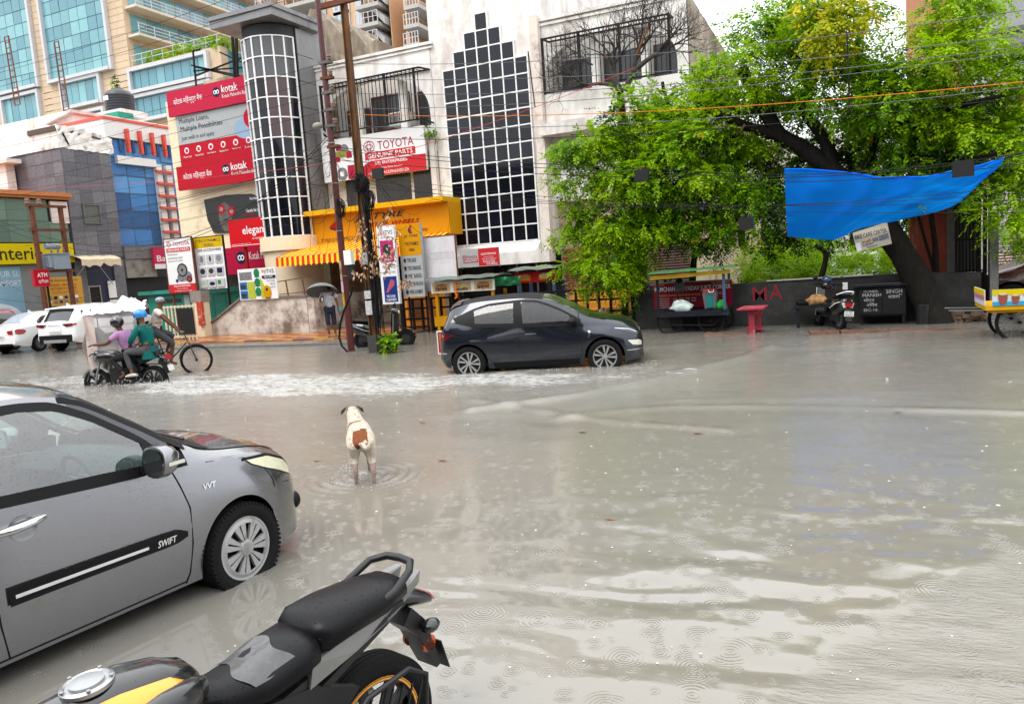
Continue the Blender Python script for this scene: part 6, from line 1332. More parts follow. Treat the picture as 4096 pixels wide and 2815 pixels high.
for y in(-.36,.36):mb=MB();mb.box(-1.62,-1.5,y-.24,y+.24,.3,1.05);mb.ball((-1.60,y,1.17),(.06,.13,.1),10,8);mb.build('seat',seatm,al,True,local=True)
MB().box(-2.55,-2.4,-.6,.6,.3,1.05).build('rear_seat',seatm,al,local=True)
MB().box(-.75,-.3,-.7,.7,.5,.93).build('dashboard',cab,al,local=True)
MB().tube([(-.86-.08*math.sin(q),-.36+.18*math.cos(q),.90+.16*math.sin(q))for q in np.linspace(0,2*pi,22,endpoint=False)],.015,6,closed=True).build('steering_wheel',cab,al,True,local=True)
M_TWO=mat('machined_alloy',(.40,.40,.39),.25,.5)
for(x,y)in((0,-.80),(0,.80),(-2.5,-.80),(-2.5,.80)):wheel(al,x,y,.31,.31,.2,5,'twin',M_TWO,0,.215)
def rear_text(par,s,x,y0_,z,w_,h_,m_):
 mb=MB();put_text(mb,s,(x,y0_,z),(0,-1,0),(0,0,1),w_,h_);mb.build('lettering',m_,par,local=True)
SUC=dict(zt=[(-.02,.60),(0,.98),(.10,1.14),(.30,1.42),(.42,1.57),(.7,1.62),(1.6,1.64),(2.5,1.58),(2.95,1.36),(3.3,1.14),(3.6,1.06),(4.05,.98),(4.25,.85),(4.3,.6)],zr=[(-.02,.56),(0,.94),(.10,1.08),(.30,1.34),(.42,1.49),(.7,1.55),(1.6,1.57),(2.5,1.50),(2.95,1.28),(3.3,1.07),(3.6,1.0),(4.05,.92),(4.25,.8),(4.3,.55)],wr=[(-.02,.62),(.1,.66),(.42,.64),(1.6,.65),(2.5,.66),(3.3,.74),(4.05,.68),(4.3,.5)],zb=[(-.02,.54),(0,.92),(.1,1.03),(.3,1.05),(1.5,1.0),(2.8,.97),(3.4,.96),(4.05,.9),(4.25,.78),(4.3,.54)],wb=[(-.02,.72),(.1,.80),(.5,.85),(1.6,.86),(3,.84),(4.0,.76),(4.3,.56)],zm=[(-.02,.5),(1,.62),(2,.6),(4.3,.5)],wm=[(-.02,.80),(.1,.855),(.4,.885),(1.0,.895),(2.2,.88),(3.4,.895),(4.0,.82),(4.3,.6)],zs=[(-.02,.36),(.3,.28),(2,.24),(4,.26),(4.3,.36)],ws=[(-.02,.74),(.4,.83),(2,.85),(3.6,.84),(4.3,.6)])
su=thing('white_suv','white compact suv with black lower bumper parked beside the plastic covered cart','car',(-25.6,17.7,.0),R(98))
C3=Car(SUC,[(.86,.34,1.0),(3.46,.34,1.0)],.41)
M_WCAR=carpaint('white_car_paint',(.70,.70,.70),0.0,.3)
C3.body(n=70).build('body',M_WCAR,su,True,local=True,angle=35);C3.wells(su)
for sd in(-1,1):
 C3.panel(MB(),[(.48,1.40),(.8,1.47),(2.3,1.44),(2.75,1.25)],[(.55,1.10),(1.5,1.05),(2.9,1.02)],sd,.004,24,4).build('window',M_CARGLASS,su,True,local=True)
 C3.panel(MB(),[(.35,.56),(1.3,.5),(3,.5)],[(.35,.28),(1.3,.25),(3,.25)],sd,.012,20,3).build('cladding',M_TRIM,su,True,local=True)
 mb=MB();mb.add([(-.028,sd*.33,.985),(-.028,sd*.82,1.0),(-.028,sd*.78,.90),(-.028,sd*.52,.875)],[(0,1,2,3)if sd<0 else(3,2,1,0)]);mb.build('tail_light',mat('smoked_red_lamp',(.07,.006,.012),.08),su,local=True)
 mb=MB();mb.add([(-.032,sd*.6,.97),(-.032,sd*.76,.97),(-.032,sd*.72,.91),(-.032,sd*.62,.93)],[(0,1,2,3)if sd<0 else(3,2,1,0)]);mb.build('tail_light',M_RLAMP,su,local=True)
 C3.panel(MB(),[(-.01,1.0),(.16,.985)],[(-.01,.90),(.12,.92)],sd,.006,6,2).build('tail_light',M_RLAMP,su,True,local=True)
mb=MB();C3.topanel(mb,.06,.40,-.86,.86,.006,8,12);mb.build('rear_window',M_CARGLASS,su,True,local=True)
P=[[(x,y,z-.02*(y/.6)**2)for y in np.linspace(-.62,.62,10)]for x,z in((.36,1.56),(.26,1.57),(.24,1.53),(.34,1.50))];MB().grid(P).build('spoiler',M_WCAR,su,True,local=True)
MB().box(-.06,.05,-.72,.72,.33,.60).build('rear_bumper',M_TRIM,su,local=True);MB().box(-.085,-.062,-.5,.5,.33,.44).build('skid_plate',mat('skid_grey',(.22,.22,.22),.4),su,local=True)
MB().box(-.03,-.022,-.26,.26,.64,.78).build('plate_recess',M_WCAR,su,local=True)
pt=MB().box(-.045,-.031,-.25,.25,.65,.76).build('number_plate',M_PLATE,su,local=True);rear_text(pt,'DL 3C CU 7415',-.047,.22,.675,.44,.06,M_SBLK);rear_text(su,'BREZZA',-.031,.27,.93,.54,.035,mat('badge_grey',(.25,.25,.25),.3,.6))
mb=MB();mb.slab([(.62,0,1.62),(.78,0,1.62),(.64,0,1.72)],(0,.02,0));mb.build('antenna_fin',M_WCAR,su,local=True)
for(x,y)in((.86,-.80),(.86,.80),(3.46,-.8),(3.46,.8)):wheel(su,x,y,.34,.345,.2,5,'twin',M_STEEL,0,.225)
SEC=dict(zt=[(-.02,.60),(0,.88),(.06,.98),(.45,1.02),(.62,1.06),(1.0,1.27),(1.35,1.42),(1.9,1.47),(2.5,1.42),(3.0,1.18),(3.35,1.0),(3.9,.92),(4.25,.78),(4.35,.55)],zr=[(-.02,.56),(0,.84),(.06,.93),(.45,.97),(.62,1.0),(1.0,1.20),(1.35,1.35),(1.9,1.40),(2.5,1.34),(3.0,1.11),(3.35,.94),(3.9,.86),(4.25,.72),(4.35,.5)],wr=[(-.02,.55),(.06,.62),(.45,.66),(.62,.66),(1.0,.58),(1.9,.57),(2.5,.58),(3.35,.68),(4.0,.62),(4.35,.42)],zb=[(-.02,.54),(0,.82),(.06,.90),(.45,.93),(1.0,.95),(2,.93),(3.3,.90),(3.9,.84),(4.25,.7),(4.35,.48)],wb=[(-.02,.66),(.06,.74),(.45,.80),(1.5,.83),(3,.82),(3.9,.74),(4.35,.48)],zm=[(-.02,.46),(1,.6),(4.35,.45)],wm=[(-.02,.72),(.1,.78),(.5,.83),(1.2,.86),(3.4,.86),(4.0,.78),(4.35,.52)],zs=[(-.02,.34),(.4,.24),(2,.2),(4,.22),(4.35,.3)],ws=[(-.02,.66),(.5,.78),(2,.81),(3.6,.8),(4.35,.5)])
se=thing('white_sedan','white sedan with wrapped red tail light parked at the left edge','car',(-28.1,17.25,.0),R(102))
C4=Car(SEC,[(.95,.30,1.0),(3.5,.30,1.0)],.355)
C4.body(n=70).build('body',M_WCAR,se,True,local=True,angle=35);C4.wells(se)
for sd in(-1,1):
 C4.panel(MB(),[(1.05,1.13),(1.35,1.28),(1.9,1.34),(2.5,1.28),(2.9,1.08)],[(1.0,1.03),(2,.98),(3.0,.96)],sd,.004,24,4).build('window',M_CARGLASS,se,True,local=True)
 C4.panel(MB(),[(-.01,.86),(.1,.89),(.34,.86),(.42,.80)],[(-.01,.72),(.15,.69),(.30,.70),(.42,.78)],sd,.008,12,4).build('tail_light',M_RLAMP,se,True,local=True)
 mb=MB();mb.add([(-.028,sd*.42,.85),(-.028,sd*.66,.86),(-.028,sd*.66,.70),(-.028,sd*.45,.71)],[(0,1,2,3)if sd<0 else(3,2,1,0)]);mb.build('tail_light',M_RLAMP,se,local=True)
mb=MB();C4.topanel(mb,.66,1.32,-.90,.90,.004,10,12);mb.build('rear_window',mat('pale_rear_glass',(.30,.34,.40),.04,spec=.9),se,True,local=True)
pt=MB().box(-.045,-.028,-.25,.25,.58,.69).build('number_plate',M_PLATE,se,local=True);rear_text(pt,'UP16 AK 5604',-.047,.22,.605,.44,.06,M_SBLK)
MB().box(-.04,0,-.6,.6,.30,.38).build('bumper_lip',M_TRIM,se,local=True)
mb=MB();mb.slab([(1.45,0,1.44),(1.62,0,1.46),(1.47,0,1.54)],(0,.02,0));mb.build('antenna_fin',M_WCAR,se,local=True)
for(x,y)in((.95,-.76),(.95,.76),(3.5,-.76),(3.5,.76)):wheel(se,x,y,.30,.305,.19,7,'twin',M_STEEL,0,.2)
def far_car(label,loc,rz,paint,rails=False):
 t=thing('red_car',label,'car',loc,rz)
 C_=Car(SUC,[(.86,.34,1.0),(3.46,.34,1.0)],.41);C_.body(n=60).build('body',paint,t,True,local=True,angle=35);C_.wells(t)
 for sd in(-1,1):
  C_.panel(MB(),[(.48,1.40),(.8,1.47),(2.3,1.44),(2.75,1.25)],[(.55,1.10),(1.5,1.05),(2.9,1.02)],sd,.004,24,4).build('window',M_CARGLASS,t,True,local=True)
  if rails:MB().tube([(x,sd*.62,1.60+.03*math.sin(pi*(x-.5)/2))for x in np.linspace(.5,2.5,12)],.022,6).build('roof_rail',M_STEEL,t,True,local=True)
  MB().ball((2.85,sd*.98,1.05),(.08,.12,.08),12,8).build('mirror',paint,t,True,local=True)
 mb=MB();C_.topanel(mb,2.55,3.25,-.9,.9,.005,8,12);mb.build('windscreen',M_CARGLASS,t,True,local=True)
 mb=MB();C_.topanel(mb,.06,.40,-.86,.86,.006,8,12);mb.build('rear_window',M_CARGLASS,t,True,local=True)
 for(x,y)in((.86,-.80),(.86,.80),(3.46,-.8),(3.46,.8)):wheel(t,x,y,.34,.345,.2,5,'twin',M_STEEL,0,.225)
 return t
far_car('red car with grey roof rails half hidden behind the white sedan',(-31.2,19.6,0),R(-70),carpaint('red_car_paint',(.35,.02,.06),.2,.3),True)
far_car('dark maroon car parked behind the gate post at the far right',(6.95,21.4,0),R(181),carpaint('maroon_car_paint',(.055,.006,.012),.3,.3))

# ================================================================== the boundary wall, the plot behind it, trees
M_DKWALL=mat('dark_wet_wall',(.030,.0295,.029),.75,var=.35,vscale=2,grime=(.048,.046,.044),gamt=.4,gscale=3,bump=.3,bscale=30)
bw=thing('boundary_wall','low dark cement wall with red painted letters behind the carts','wall',(-1,19.5,0))
MB().slab([(-5.05,19.4,-.4),(2.75,19.4,-.4),(2.75,19.4,1.04),(1.3,19.4,1.11),(-1.7,19.4,1.08),(-5.05,19.4,1.02)],(0,.24,0)).build('wall_face',M_DKWALL,bw)
MB().slab([(.6,19.36,1.1),(-1.75,19.36,1.085),(-1.75,19.36,1.11),(.6,19.36,1.125)],(0,.2,0)).build('pale_edge',mat('worn_edge',(.34,.33,.31),.8),bw)
mb=MB();put_text(mb,'M',(-2.10,19.395,.62),XD,(0,0,1),.34,.34);put_text(mb,'A',(-1.70,19.395,.64),XD,(0,0,1),.3,.36)
mb.build('lettering',mat('red_spray',(.22,.02,.03),.7,grime=(.06,.03,.03),gamt=.35,gscale=14),bw)
for x,m_ in((-.33,flat('notice_blue','#3d6aa8')),(-.0,M_SBLK)):MB().box(x-.07,x+.07,19.37,19.395,.78,.99).build('card_frame',m_,bw);MB().box(x-.055,x+.055,19.36,19.369,.80,.97).build('card',M_WHITE,bw)
M_OLDRED=mat('flaking_red_wall',(.34,.075,.05),.8,var=.2,grime=(.40,.27,.19),gamt=.22,gscale=2.2,stretch=(1.6,1.6,.35),bump=.2)
solo(MB().box(1.45,2.22,20.7,20.95,-.3,3.4),'red_wall',M_OLDRED,'flaking red painted wall behind the leaning trunk','wall',(1.8,20.8,0))
solo(MB().box(2.22,2.42,20.65,20.95,-.3,3.6),'grey_pier',mat('grey_pier',(.16,.155,.15),.8,grime=(.26,.18,.12),gamt=.4),'grey plastered pier between the red wall and barred gate','pillar',(2.3,20.8,0))
gt=thing('barred_gate','dark iron barred gate beside the leaning tree at right','gate',(2.65,20.4,0));g0=None
for i in range(9):
 o=MB().box(-.016,.016,-.016,.016,.95,2.75).build('bar',M_BLACKIRON,gt,local=True)if g0 is None else share('bar',g0,gt)
 g0=g0 or o;o.location=(-.27+i*.07,0,0)
for z in(1.02,1.75,2.7):MB().box(2.36,2.95,20.38,20.42,z,z+.035).build('rail',M_BLACKIRON,gt)
MB().box(2.33,2.95,20.45,20.5,-.3,1.0).build('lower_sheet',M_BLACKIRON,gt);MB().box(2.43,2.95,20.9,20.95,1.0,2.9).build('dark_backing',mat('dim_backing',(.05,.052,.045),.7,var=.5,vscale=3,stretch=(6,1,.2)),gt)  # dark backing added so the gaps between the bars look dim
t=thing('gate_post','dark steel gate posts standing side by side next to the grey pillar','post',(2.85,19.9,0))
for x in(2.74,2.86,2.96):MB().box(x,x+.07,19.88,19.96,-.3,2.9).build('post_tube',M_BLACKIRON,t)
solo(MB().box(2.94,3.10,19.55,19.72,-.3,2.35),'concrete_post',mat('grey_post',(.19,.19,.185),.8,var=.2,bump=.3),'grey concrete post at the corner by the yellow cart','post',(3.0,19.6,0))
hs=thing('shuttered_house','building with pale hexagon grille and pink striped shutter at the far right','building',(6,23.5,0))
MB().box(3.3,12,23.4,30,-.3,3.2).build('wall',mat('pale_wall',(.45,.43,.41),.8,var=.15),hs)
sl0=None
for i in range(16):
 o=MB().slab([(3.5,23.38,.2),(3.5,23.33,.23),(3.5,23.36,.27)],(5,0,0)).build('shutter_slat',mat('pink_shutter',(.55,.40,.38),.5),hs)if sl0 is None else share('shutter_slat',sl0,hs,(sl0.location[0],sl0.location[1],sl0.location[2]+i*.075));sl0=sl0 or o
mb=MB()
for i in range(16):
 for j in range(5):
  cx_,cz=3.7+i*.14+(j%2)*.07,1.45+j*.12
  mb.tube([(cx_+.078*math.cos(pi/6+k*pi/3),23.34,cz+.078*math.sin(pi/6+k*pi/3))for k in range(6)],.011,4,closed=True)
o=mb.build('grille',mat('grille_grey',(.42,.43,.44),.5),hs);o['kind']='stuff'
h2=thing('white_house','white house glimpsed through the trees beyond the plot','building',(-1,36,0))
MB().box(-5.5,1.5,34,44,-.3,6.2).build('wall',M_WHITEW,h2)
for x in(-4.8,-3.2,-1.4,.2):
 for z in(1.2,3.9):MB().box(x,x+.8,33.95,34.05,z,z+1.3).build('window',M_DKGLASS[1],h2)
h3=thing('cream_compound','cream plastered wall with drips behind the juice cart','wall',(-3.2,24.2,0))
MB().box(-4.36,-2.35,24.2,24.5,-.3,2.75).build('wall_face',mat('dripping_cream',(.60,.50,.36),.8,var=.12,grime=(.30,.22,.15),gamt=.35,gscale=2.2,stretch=(2.5,2.5,.22)),h3)
MB().box(-2.75,-2.6,24.1,24.19,-.3,2.9).build('cream_pier',M_CREAM,h3);MB().box(-2.98,-2.78,24.15,24.19,2.0,2.55).build('window',M_DKGLASS[0],h3)
vn=thing('parked_van','white van roof showing over the bushes behind the leaning sign','van',(0,27,0))
MB().box(-.4,1.0,27,30,.4,1.55).build('body',M_WCAR,vn);MB().box(-.25,.85,26.98,26.995,1.05,1.45).build('window',M_CARGLASS,vn)
solo(MB().box(-8,6,20.0,34,-.45,-.02),'plot_ground',mat('damp_earth',(.09,.075,.05),.9,var=.3),None,None,(0,27,0))['kind']='structure'
def leaf_material(name,stops,rough=.42):
 m_=bpy.data.materials.new(name);m_.use_nodes=True;t=m_.node_tree;b=t.nodes['Principled BSDF'];L=t.links.new
 a=t.nodes.new('ShaderNodeAttribute');a.attribute_name='tone';r_=t.nodes.new('ShaderNodeValToRGB');e=r_.color_ramp.elements
 e[0].position,e[0].color=stops[0][0],(*stops[0][1],1);e[1].position,e[1].color=stops[-1][0],(*stops[-1][1],1)
 for p,c in stops[1:-1]:q=e.new(p);q.color=(*c,1)
 L(a.outputs['Fac'],r_.inputs[0]);L(r_.outputs[0],b.inputs['Base Color']);b.inputs['Roughness'].default_value=rough;b.inputs['Specular IOR Level'].default_value=.22
 tr=t.nodes.new('ShaderNodeBsdfTranslucent');L(r_.outputs[0],tr.inputs[0]);mx_=t.nodes.new('ShaderNodeMixShader');mx_.inputs[0].default_value=.45
 L(b.outputs[0],mx_.inputs[1]);L(tr.outputs[0],mx_.inputs[2]);L(mx_.outputs[0],t.nodes['Material Output'].inputs[0]);return m_
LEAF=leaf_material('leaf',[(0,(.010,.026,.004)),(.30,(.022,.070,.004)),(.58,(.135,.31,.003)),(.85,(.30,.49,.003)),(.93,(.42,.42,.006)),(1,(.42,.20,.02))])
def foliage(clumps,dens=150,leaf=.05,sprig=.36,nl=11,droop=.5,tone=.5,seed=1,lw=.52):
 ""
 g=np.random.default_rng(seed);V,T=[],[]
 for c,rad_,ts in clumps:
  rad_=np.array(rad_,float);n=int(dens*(rad_[0]*rad_[2])**.9*1.6)
  K=max(1,int(9*(rad_[0]*rad_[2])+3));sc_d=g.normal(size=(K,3));sc_d/=np.linalg.norm(sc_d,axis=1)[:,None];sc_d*=g.uniform(.45,.95,K)[:,None];kk=g.integers(0,K,n)
  off=g.normal(size=(n,3))*.23/max(.45,rad_[0])**.5;off[:,2]*=.6;d=sc_d[kk]+off;base=np.array(c)+d*rad_;r_=np.linalg.norm(d,axis=1);d=d/(r_[:,None]+1e-6)*.5+off*1.6;d/=np.linalg.norm(d,axis=1)[:,None]+1e-6;r_=np.clip(r_,0,1);sub_t=g.normal(size=K)*.15
  out_=d+g.normal(size=(n,3))*.5;out_[:,2]-=droop;out_/=np.linalg.norm(out_,axis=1)[:,None]
  up=np.array([0,0,1.0]);side=np.cross(out_,up);sl=np.linalg.norm(side,axis=1);side[sl<.1]=(1,0,0);side/=np.linalg.norm(side,axis=1)[:,None]
  nrm=np.cross(side,out_)
  st=np.clip(tone+ts+sub_t[kk]+g.normal(size=n)*.13+(r_-.7)*.15,0,.83)  # outer sprigs toned lighter than inner ones, imitating shade within the crown
  yl=g.random(n)<.008;st[yl]=g.uniform(.9,1,yl.sum())
  ln=sprig*g.uniform(.6,1.25,n)
  for k in range(nl):
   f=(k+1)/nl;sg=1 if k%2 else-1
   p=base+out_*(ln*f)[:,None]-up*(droop*.35*ln*f*f)[:,None]
   ld=out_*.45+side*(sg*.8)+g.normal(size=(n,3))*.25;ld[:,2]-=droop*.35
   if k==nl-1:ld=out_+g.normal(size=(n,3))*.15
   ld/=np.linalg.norm(ld,axis=1)[:,None]
   nn=nrm+g.normal(size=(n,3))*.35;w_=np.cross(ld,nn);w_/=np.linalg.norm(w_,axis=1)[:,None]+1e-9
   L_=leaf*g.uniform(.75,1.3,n)*(1.1-.4*abs(f-.5));cu=np.cross(w_,ld)
   q=np.stack([p,p+ld*(L_*.45)[:,None]+w_*(L_*lw*.5)[:,None]+cu*(L_*.1)[:,None],p+ld*L_[:,None],p+ld*(L_*.45)[:,None]-w_*(L_*lw*.5)[:,None]+cu*(L_*.1)[:,None]],1)
   V.append(q.reshape(-1,3));T.append(np.repeat(np.clip(st+g.normal(size=n)*.03,0,1),4))
 return np.concatenate(V),np.concatenate(T)
def leaf_mesh(name,V,T,parent=None,m_=None,kind=None):
 me=bpy.data.meshes.new(name);n=len(V)
 if parent is not None:V=V-np.array(parent.location)
 me.vertices.add(n);me.vertices.foreach_set('co',V.astype(np.float32).ravel());me.loops.add(n);me.loops.foreach_set('vertex_index',np.arange(n,dtype=np.int32))
 me.polygons.add(n//4);me.polygons.foreach_set('loop_start',np.arange(0,n,4,dtype=np.int32));me.polygons.foreach_set('loop_total',np.full(n//4,4,dtype=np.int32));me.update()
 a=me.attributes.new('tone','FLOAT','POINT');a.data.foreach_set('value',T.astype(np.float32));me.materials.append(m_ or LEAF)
 o=bpy.data.objects.new(name,me);col.objects.link(o)
 if parent is not None:o.parent=parent
 if kind:o['kind']=kind
 return o
def cl(lst,Y,dy=.5,ty=.75):
 r_=[]
 for q in lst:
  px,py,rr=q[:3];ts=q[3]if len(q)>3 else 0;Yq=q[4]if len(q)>4 else Y+random.uniform(-dy,dy);r_.append((GY(px,py,Yq),(rr,rr*ty,rr*.85),ts))
 return r_
M_BARK=mat('wet_black_bark',(.012,.010,.008),.75,var=.4,vscale=5,stretch=(3,3,.6),bump=.9,bscale=16,grime=(.022,.02,.016),gamt=.3,gscale=4)
M_BARK2=mat('peeled_bark',(.22,.10,.055),.7,var=.3)
def limb(par,pts,r0,r1,m_=M_BARK,name='limb',n=10):
 ""
 W_=[np.array(GY(a,b_,Y))if Y is not None else np.array((a,b_))for a,b_,Y in pts];P=[]
 for i in range(len(W_)-1):
  a,b_=W_[i],W_[i+1];pa=W_[i-1]if i else a*2-b_;pb=W_[i+2]if i+2<len(W_)else b_*2-a
  for f in np.linspace(0,1,6)[:-1 if i<len(W_)-2 else None]:P.append(.5*((2*a)+(-pa+b_)*f+(2*pa-5*a+4*b_-pb)*f*f+(-pa+3*a-3*b_+pb)*f**3))
 k=len(P);rr=[(r0+(r1-r0)*i/(k-1))*(1+.05*math.sin(i*.8)+.02*math.sin(i*2.1))for i in range(k)]
 return MB().tube([tuple(p)for p in P],rr,n).build(name,m_,par,True)
vt=thing('vine_tree','broad bright green tree hung with leafy vines left of the juice cart','tree',(-5.2,20.4,0))
limb(vt,((2560,1290,20.6),(2545,1100,20.5),(2560,850,20.4),(2600,620,20.4),(2700,480,20.3)),.2,.1,name='trunk')
for q,a,b_ in((((2700,480,20.3),(2850,410,20.1),(2960,450,20)),.09,.05),(((2600,620,20.4),(2500,480,20.2),(2480,360,20)),.1,.07),(((2560,850,20.4),(2420,700,20),(2330,640,19.8)),.07,.03),(((2700,480,20.3),(2660,380,20.2),(2650,330,20)),.06,.04)):limb(vt,q,a,b_)
A=[(2345,560,.72),(2480,480,.8),(2620,415,.75),(2770,380,.8),(2880,300,.55),(2290,740,.62),(2420,680,.85),(2570,610,.9),(2720,540,.9),(2860,490,.8),(2310,890,.55),(2430,870,.8),(2570,800,.85),(2690,730,.8,-.1),(2310,1020,.5),(2420,1040,.62),(2500,980,.7),(2385,1120,.38),(2460,1130,.42,-.05),(2560,930,.55),(2960,420,.7),(2960,580,.75),(2840,660,.75,-.15),(3010,760,.6,-.2),(2900,800,.6,-.22),(2740,860,.5,-.2),(2640,890,.5,-.15),(2255,640,.4),(2270,960,.35),(2940,930,.45,-.2),(2800,960,.35,-.25),(2640,520,.7,.05),(2530,720,.75,.04),(2260,1060,.25,.05)]  # negative offsets put the crown's shaded interior into the leaf tone
V,T=foliage(cl(A,19.3,.45),330,.092,.34,11,.5,.74,3)
g=np.random.default_rng(5);extra=[]
for i in range(60):
 px,py=g.uniform(2260,3060),g.uniform(700,1050);l=g.uniform(.5,1.6)
 if px>2620:py=g.uniform(650,850)
 p=GY(px,py,18.7+g.uniform(-.3,.5));n=int(l/.09)
 for k in range(n):extra.append((p+np.array([.05*math.sin(k*.7+i),.04*math.cos(k*.9),-k*.09]),(.05,.05,.05),g.uniform(-.25,.2)))
def strand(extra,seed,tone):
 g=np.random.default_rng(seed);V,T=[],[]
 for c,r_,ts in extra:
  for k in range(5):
   d=g.normal(size=3);d[2]-=.6;d/=np.linalg.norm(d);w_=np.cross(d,g.normal(size=3));w_/=np.linalg.norm(w_);L_=g.uniform(.05,.085);p=c+g.normal(size=3)*.035
   V+=[p,p+d*L_*.45+w_*L_*.28,p+d*L_,p+d*L_*.45-w_*L_*.28];T+=[min(.89,max(0,tone+ts+g.normal()*.06))]*4
 return np.array(V),np.array(T)
V2,T2=strand(extra,6,.6)
leaf_mesh('crown',np.concatenate([V,V2]),np.concatenate([T,T2]),vt)
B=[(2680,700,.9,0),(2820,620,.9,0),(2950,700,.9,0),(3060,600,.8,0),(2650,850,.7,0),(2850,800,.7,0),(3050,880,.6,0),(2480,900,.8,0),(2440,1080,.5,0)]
V,T=foliage(cl(B,20.7,.2),260,.095,.36,10,.6,.18,8);leaf_mesh('inner_foliage',V,T,vt)  # inner leaves toned very dark to stand in for crown shade
mt=thing('leaning_tree','big black barked tree leaning left over the wall with a spreading crown','tree',(1.75,18.95,0))
limb(mt,((3760,1330,18.9),(3720,1230,18.95),(3660,1100,19.0),(3600,1000,19.05),(3520,880,19.1),(3420,760,19.2),(3330,680,19.3),(3220,600,19.4)),.34,.19,name='trunk',n=16)
for q,a,b_ in((((3220,600,19.4),(3120,540,19.3),(3060,440,19.2),(3000,340,19.1),(2965,270,19)),.2,.13),(((3120,540,19.3),(3000,510,19.2),(2880,460,19.1),(2790,420,19.0)),.15,.07),(((3330,680,19.3),(3300,560,19.4),(3210,420,19.5),(3260,300,19.6),(3310,150,19.6),(3330,-60,19.6)),.17,.07),(((3420,760,19.2),(3500,560,19.4),(3505,380,19.5),(3540,250,19.5)),.13,.05),(((3420,760,19.2),(3620,620,19.2),(3700,330,19.2),(3780,280,19.0)),.13,.05),(((3500,560,19.4),(3660,470,19.0),(3860,420,18.6),(4020,380,18.3)),.09,.04),(((3620,620,19.2),(3850,640,18.6),(4060,600,18.2)),.08,.03),(((3260,300,19.6),(3130,180,19.5),(3060,60,19.4)),.08,.04)):limb(mt,q,a,b_)
for q in(((2980,500,19.0),(2900,600,18.9),(2860,640,18.9)),((3505,400,19.3),(3500,330,19.3),(3510,285,19.3))):limb(mt,q,.03,.015,M_BARK2,'broken_branch',6)
C_=[(3000,110,.6,-.2),(3120,60,.8,-.1),(3260,30,.8,-.1),(3080,240,.6,-.2),(3220,190,.8,-.12),(3370,90,.75,.0),(3400,230,.7,-.08),(3180,350,.6,-.15),(3330,320,.8,-.1),(3480,330,.7,-.05),(3420,440,.8,-.1),(3570,370,.75,.0),(3600,480,.85,-.05),(3720,400,.8,.02),(3700,250,.7,.1),(3760,110,.75,.2),(3840,200,.75,.15),(3830,40,.7,.2),(3880,330,.8,.1),(3960,450,.8,.1),(4030,560,.8,.08),(3860,540,.8,-.05),(3700,560,.8,-.12),(3540,590,.7,-.2),(3360,530,.6,-.15,20.3),(3240,470,.5,-.15,20.3),(3240,610,.5,-.2,20.4),(4080,690,.6,.0),(4070,800,.5,.0),(4000,850,.4,.02),(4070,930,.45,.02),(3980,720,.6,-.02),(3790,680,.65,-.15),(3600,680,.6,-.2),(3420,640,.5,-.2,20.3),(4100,400,.7,.1),(3640,330,.6,.0),(3010,250,.4,.05),(2950,210,.35,.1),(3040,340,.4,0),(3100,640,.45,-.2,20.4),(3170,720,.4,-.2,20.4),(4130,300,.6,.1),(3560,230,.35,-.1)]
V,T=foliage(cl(C_,18.9,.7),255,.092,.36,11,.45,.76,12)
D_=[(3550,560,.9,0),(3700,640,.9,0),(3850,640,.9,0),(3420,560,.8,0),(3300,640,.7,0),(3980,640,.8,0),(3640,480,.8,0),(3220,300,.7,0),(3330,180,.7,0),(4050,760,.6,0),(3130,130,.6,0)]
V2,T2=foliage(cl(D_,20.3,.3),120,.10,.4,10,.4,.22,14)  # dark layer behind the crown, interior shade put into its leaf tone
leaf_mesh('crown',np.concatenate([V,V2]),np.concatenate([T,T2]),mt)
LEAFY=leaf_material('yellow_leaf',[(0,(.20,.30,.008)),(.5,(.44,.46,.010)),(1,(.56,.44,.012))])
V,T=foliage(cl([(3260,60,.45),(3330,110,.5),(3400,60,.45),(3310,200,.3),(3370,160,.35),(3360,20,.4),(3250,150,.3)],17.7,.15),120,.095,.36,9,.7,.5,18,.7);leaf_mesh('yellow_foliage',V,T,mt,LEAFY)
stt=thing('small_tree','small dark tree with forked stem behind the juice cart','tree',(-3.7,20.6,0))
limb(stt,((2765,1200,20.6),(2775,1050,20.6),(2785,980,20.6),(2760,900,20.6)),.1,.06,name='trunk');limb(stt,((2785,990,20.6),(2870,930,20.5),(2950,880,20.4)),.05,.02);limb(stt,((2785,990,20.6),(2700,960,20.5),(2640,970,20.4)),.04,.02)
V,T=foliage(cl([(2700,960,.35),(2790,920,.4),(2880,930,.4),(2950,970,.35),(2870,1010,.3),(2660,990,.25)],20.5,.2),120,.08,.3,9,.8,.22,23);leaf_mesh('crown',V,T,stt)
s2=thing('small_tree','thin twin stemmed tree against the flaking red wall','tree',(1.9,20.0,0))
limb(s2,((3745,1120,20),(3740,980,20),(3725,850,20),(3735,760,20)),.075,.05,name='trunk');limb(s2,((3738,1090,20),(3700,960,20),(3665,830,20)),.04,.03)
V,T=foliage(cl([(3660,800,.4),(3740,780,.4),(3600,850,.3),(3700,720,.5)],20.2,.2),120,.07,.3,9,.5,.3,29);leaf_mesh('crown',V,T,s2)
s3=thing('shrub','dark shrub with gnarled stem on the wall below the blue tarpaulin','shrub',(-.9,19.6,1.05))
limb(s3,((3285,1110,19.55),(3300,1050,19.5),(3300,1010,19.5),(3260,980,19.5)),.07,.05,name='trunk')
V,T=foliage(cl([(3200,960,.3),(3270,950,.3),(3160,930,.3),(3180,1000,.22),(3330,960,.25),(3400,930,.3),(3100,960,.35),(3060,1010,.3)],19.7,.15),150,.11,.25,8,.6,.2,31,.35);leaf_mesh('crown',V,T,s3)
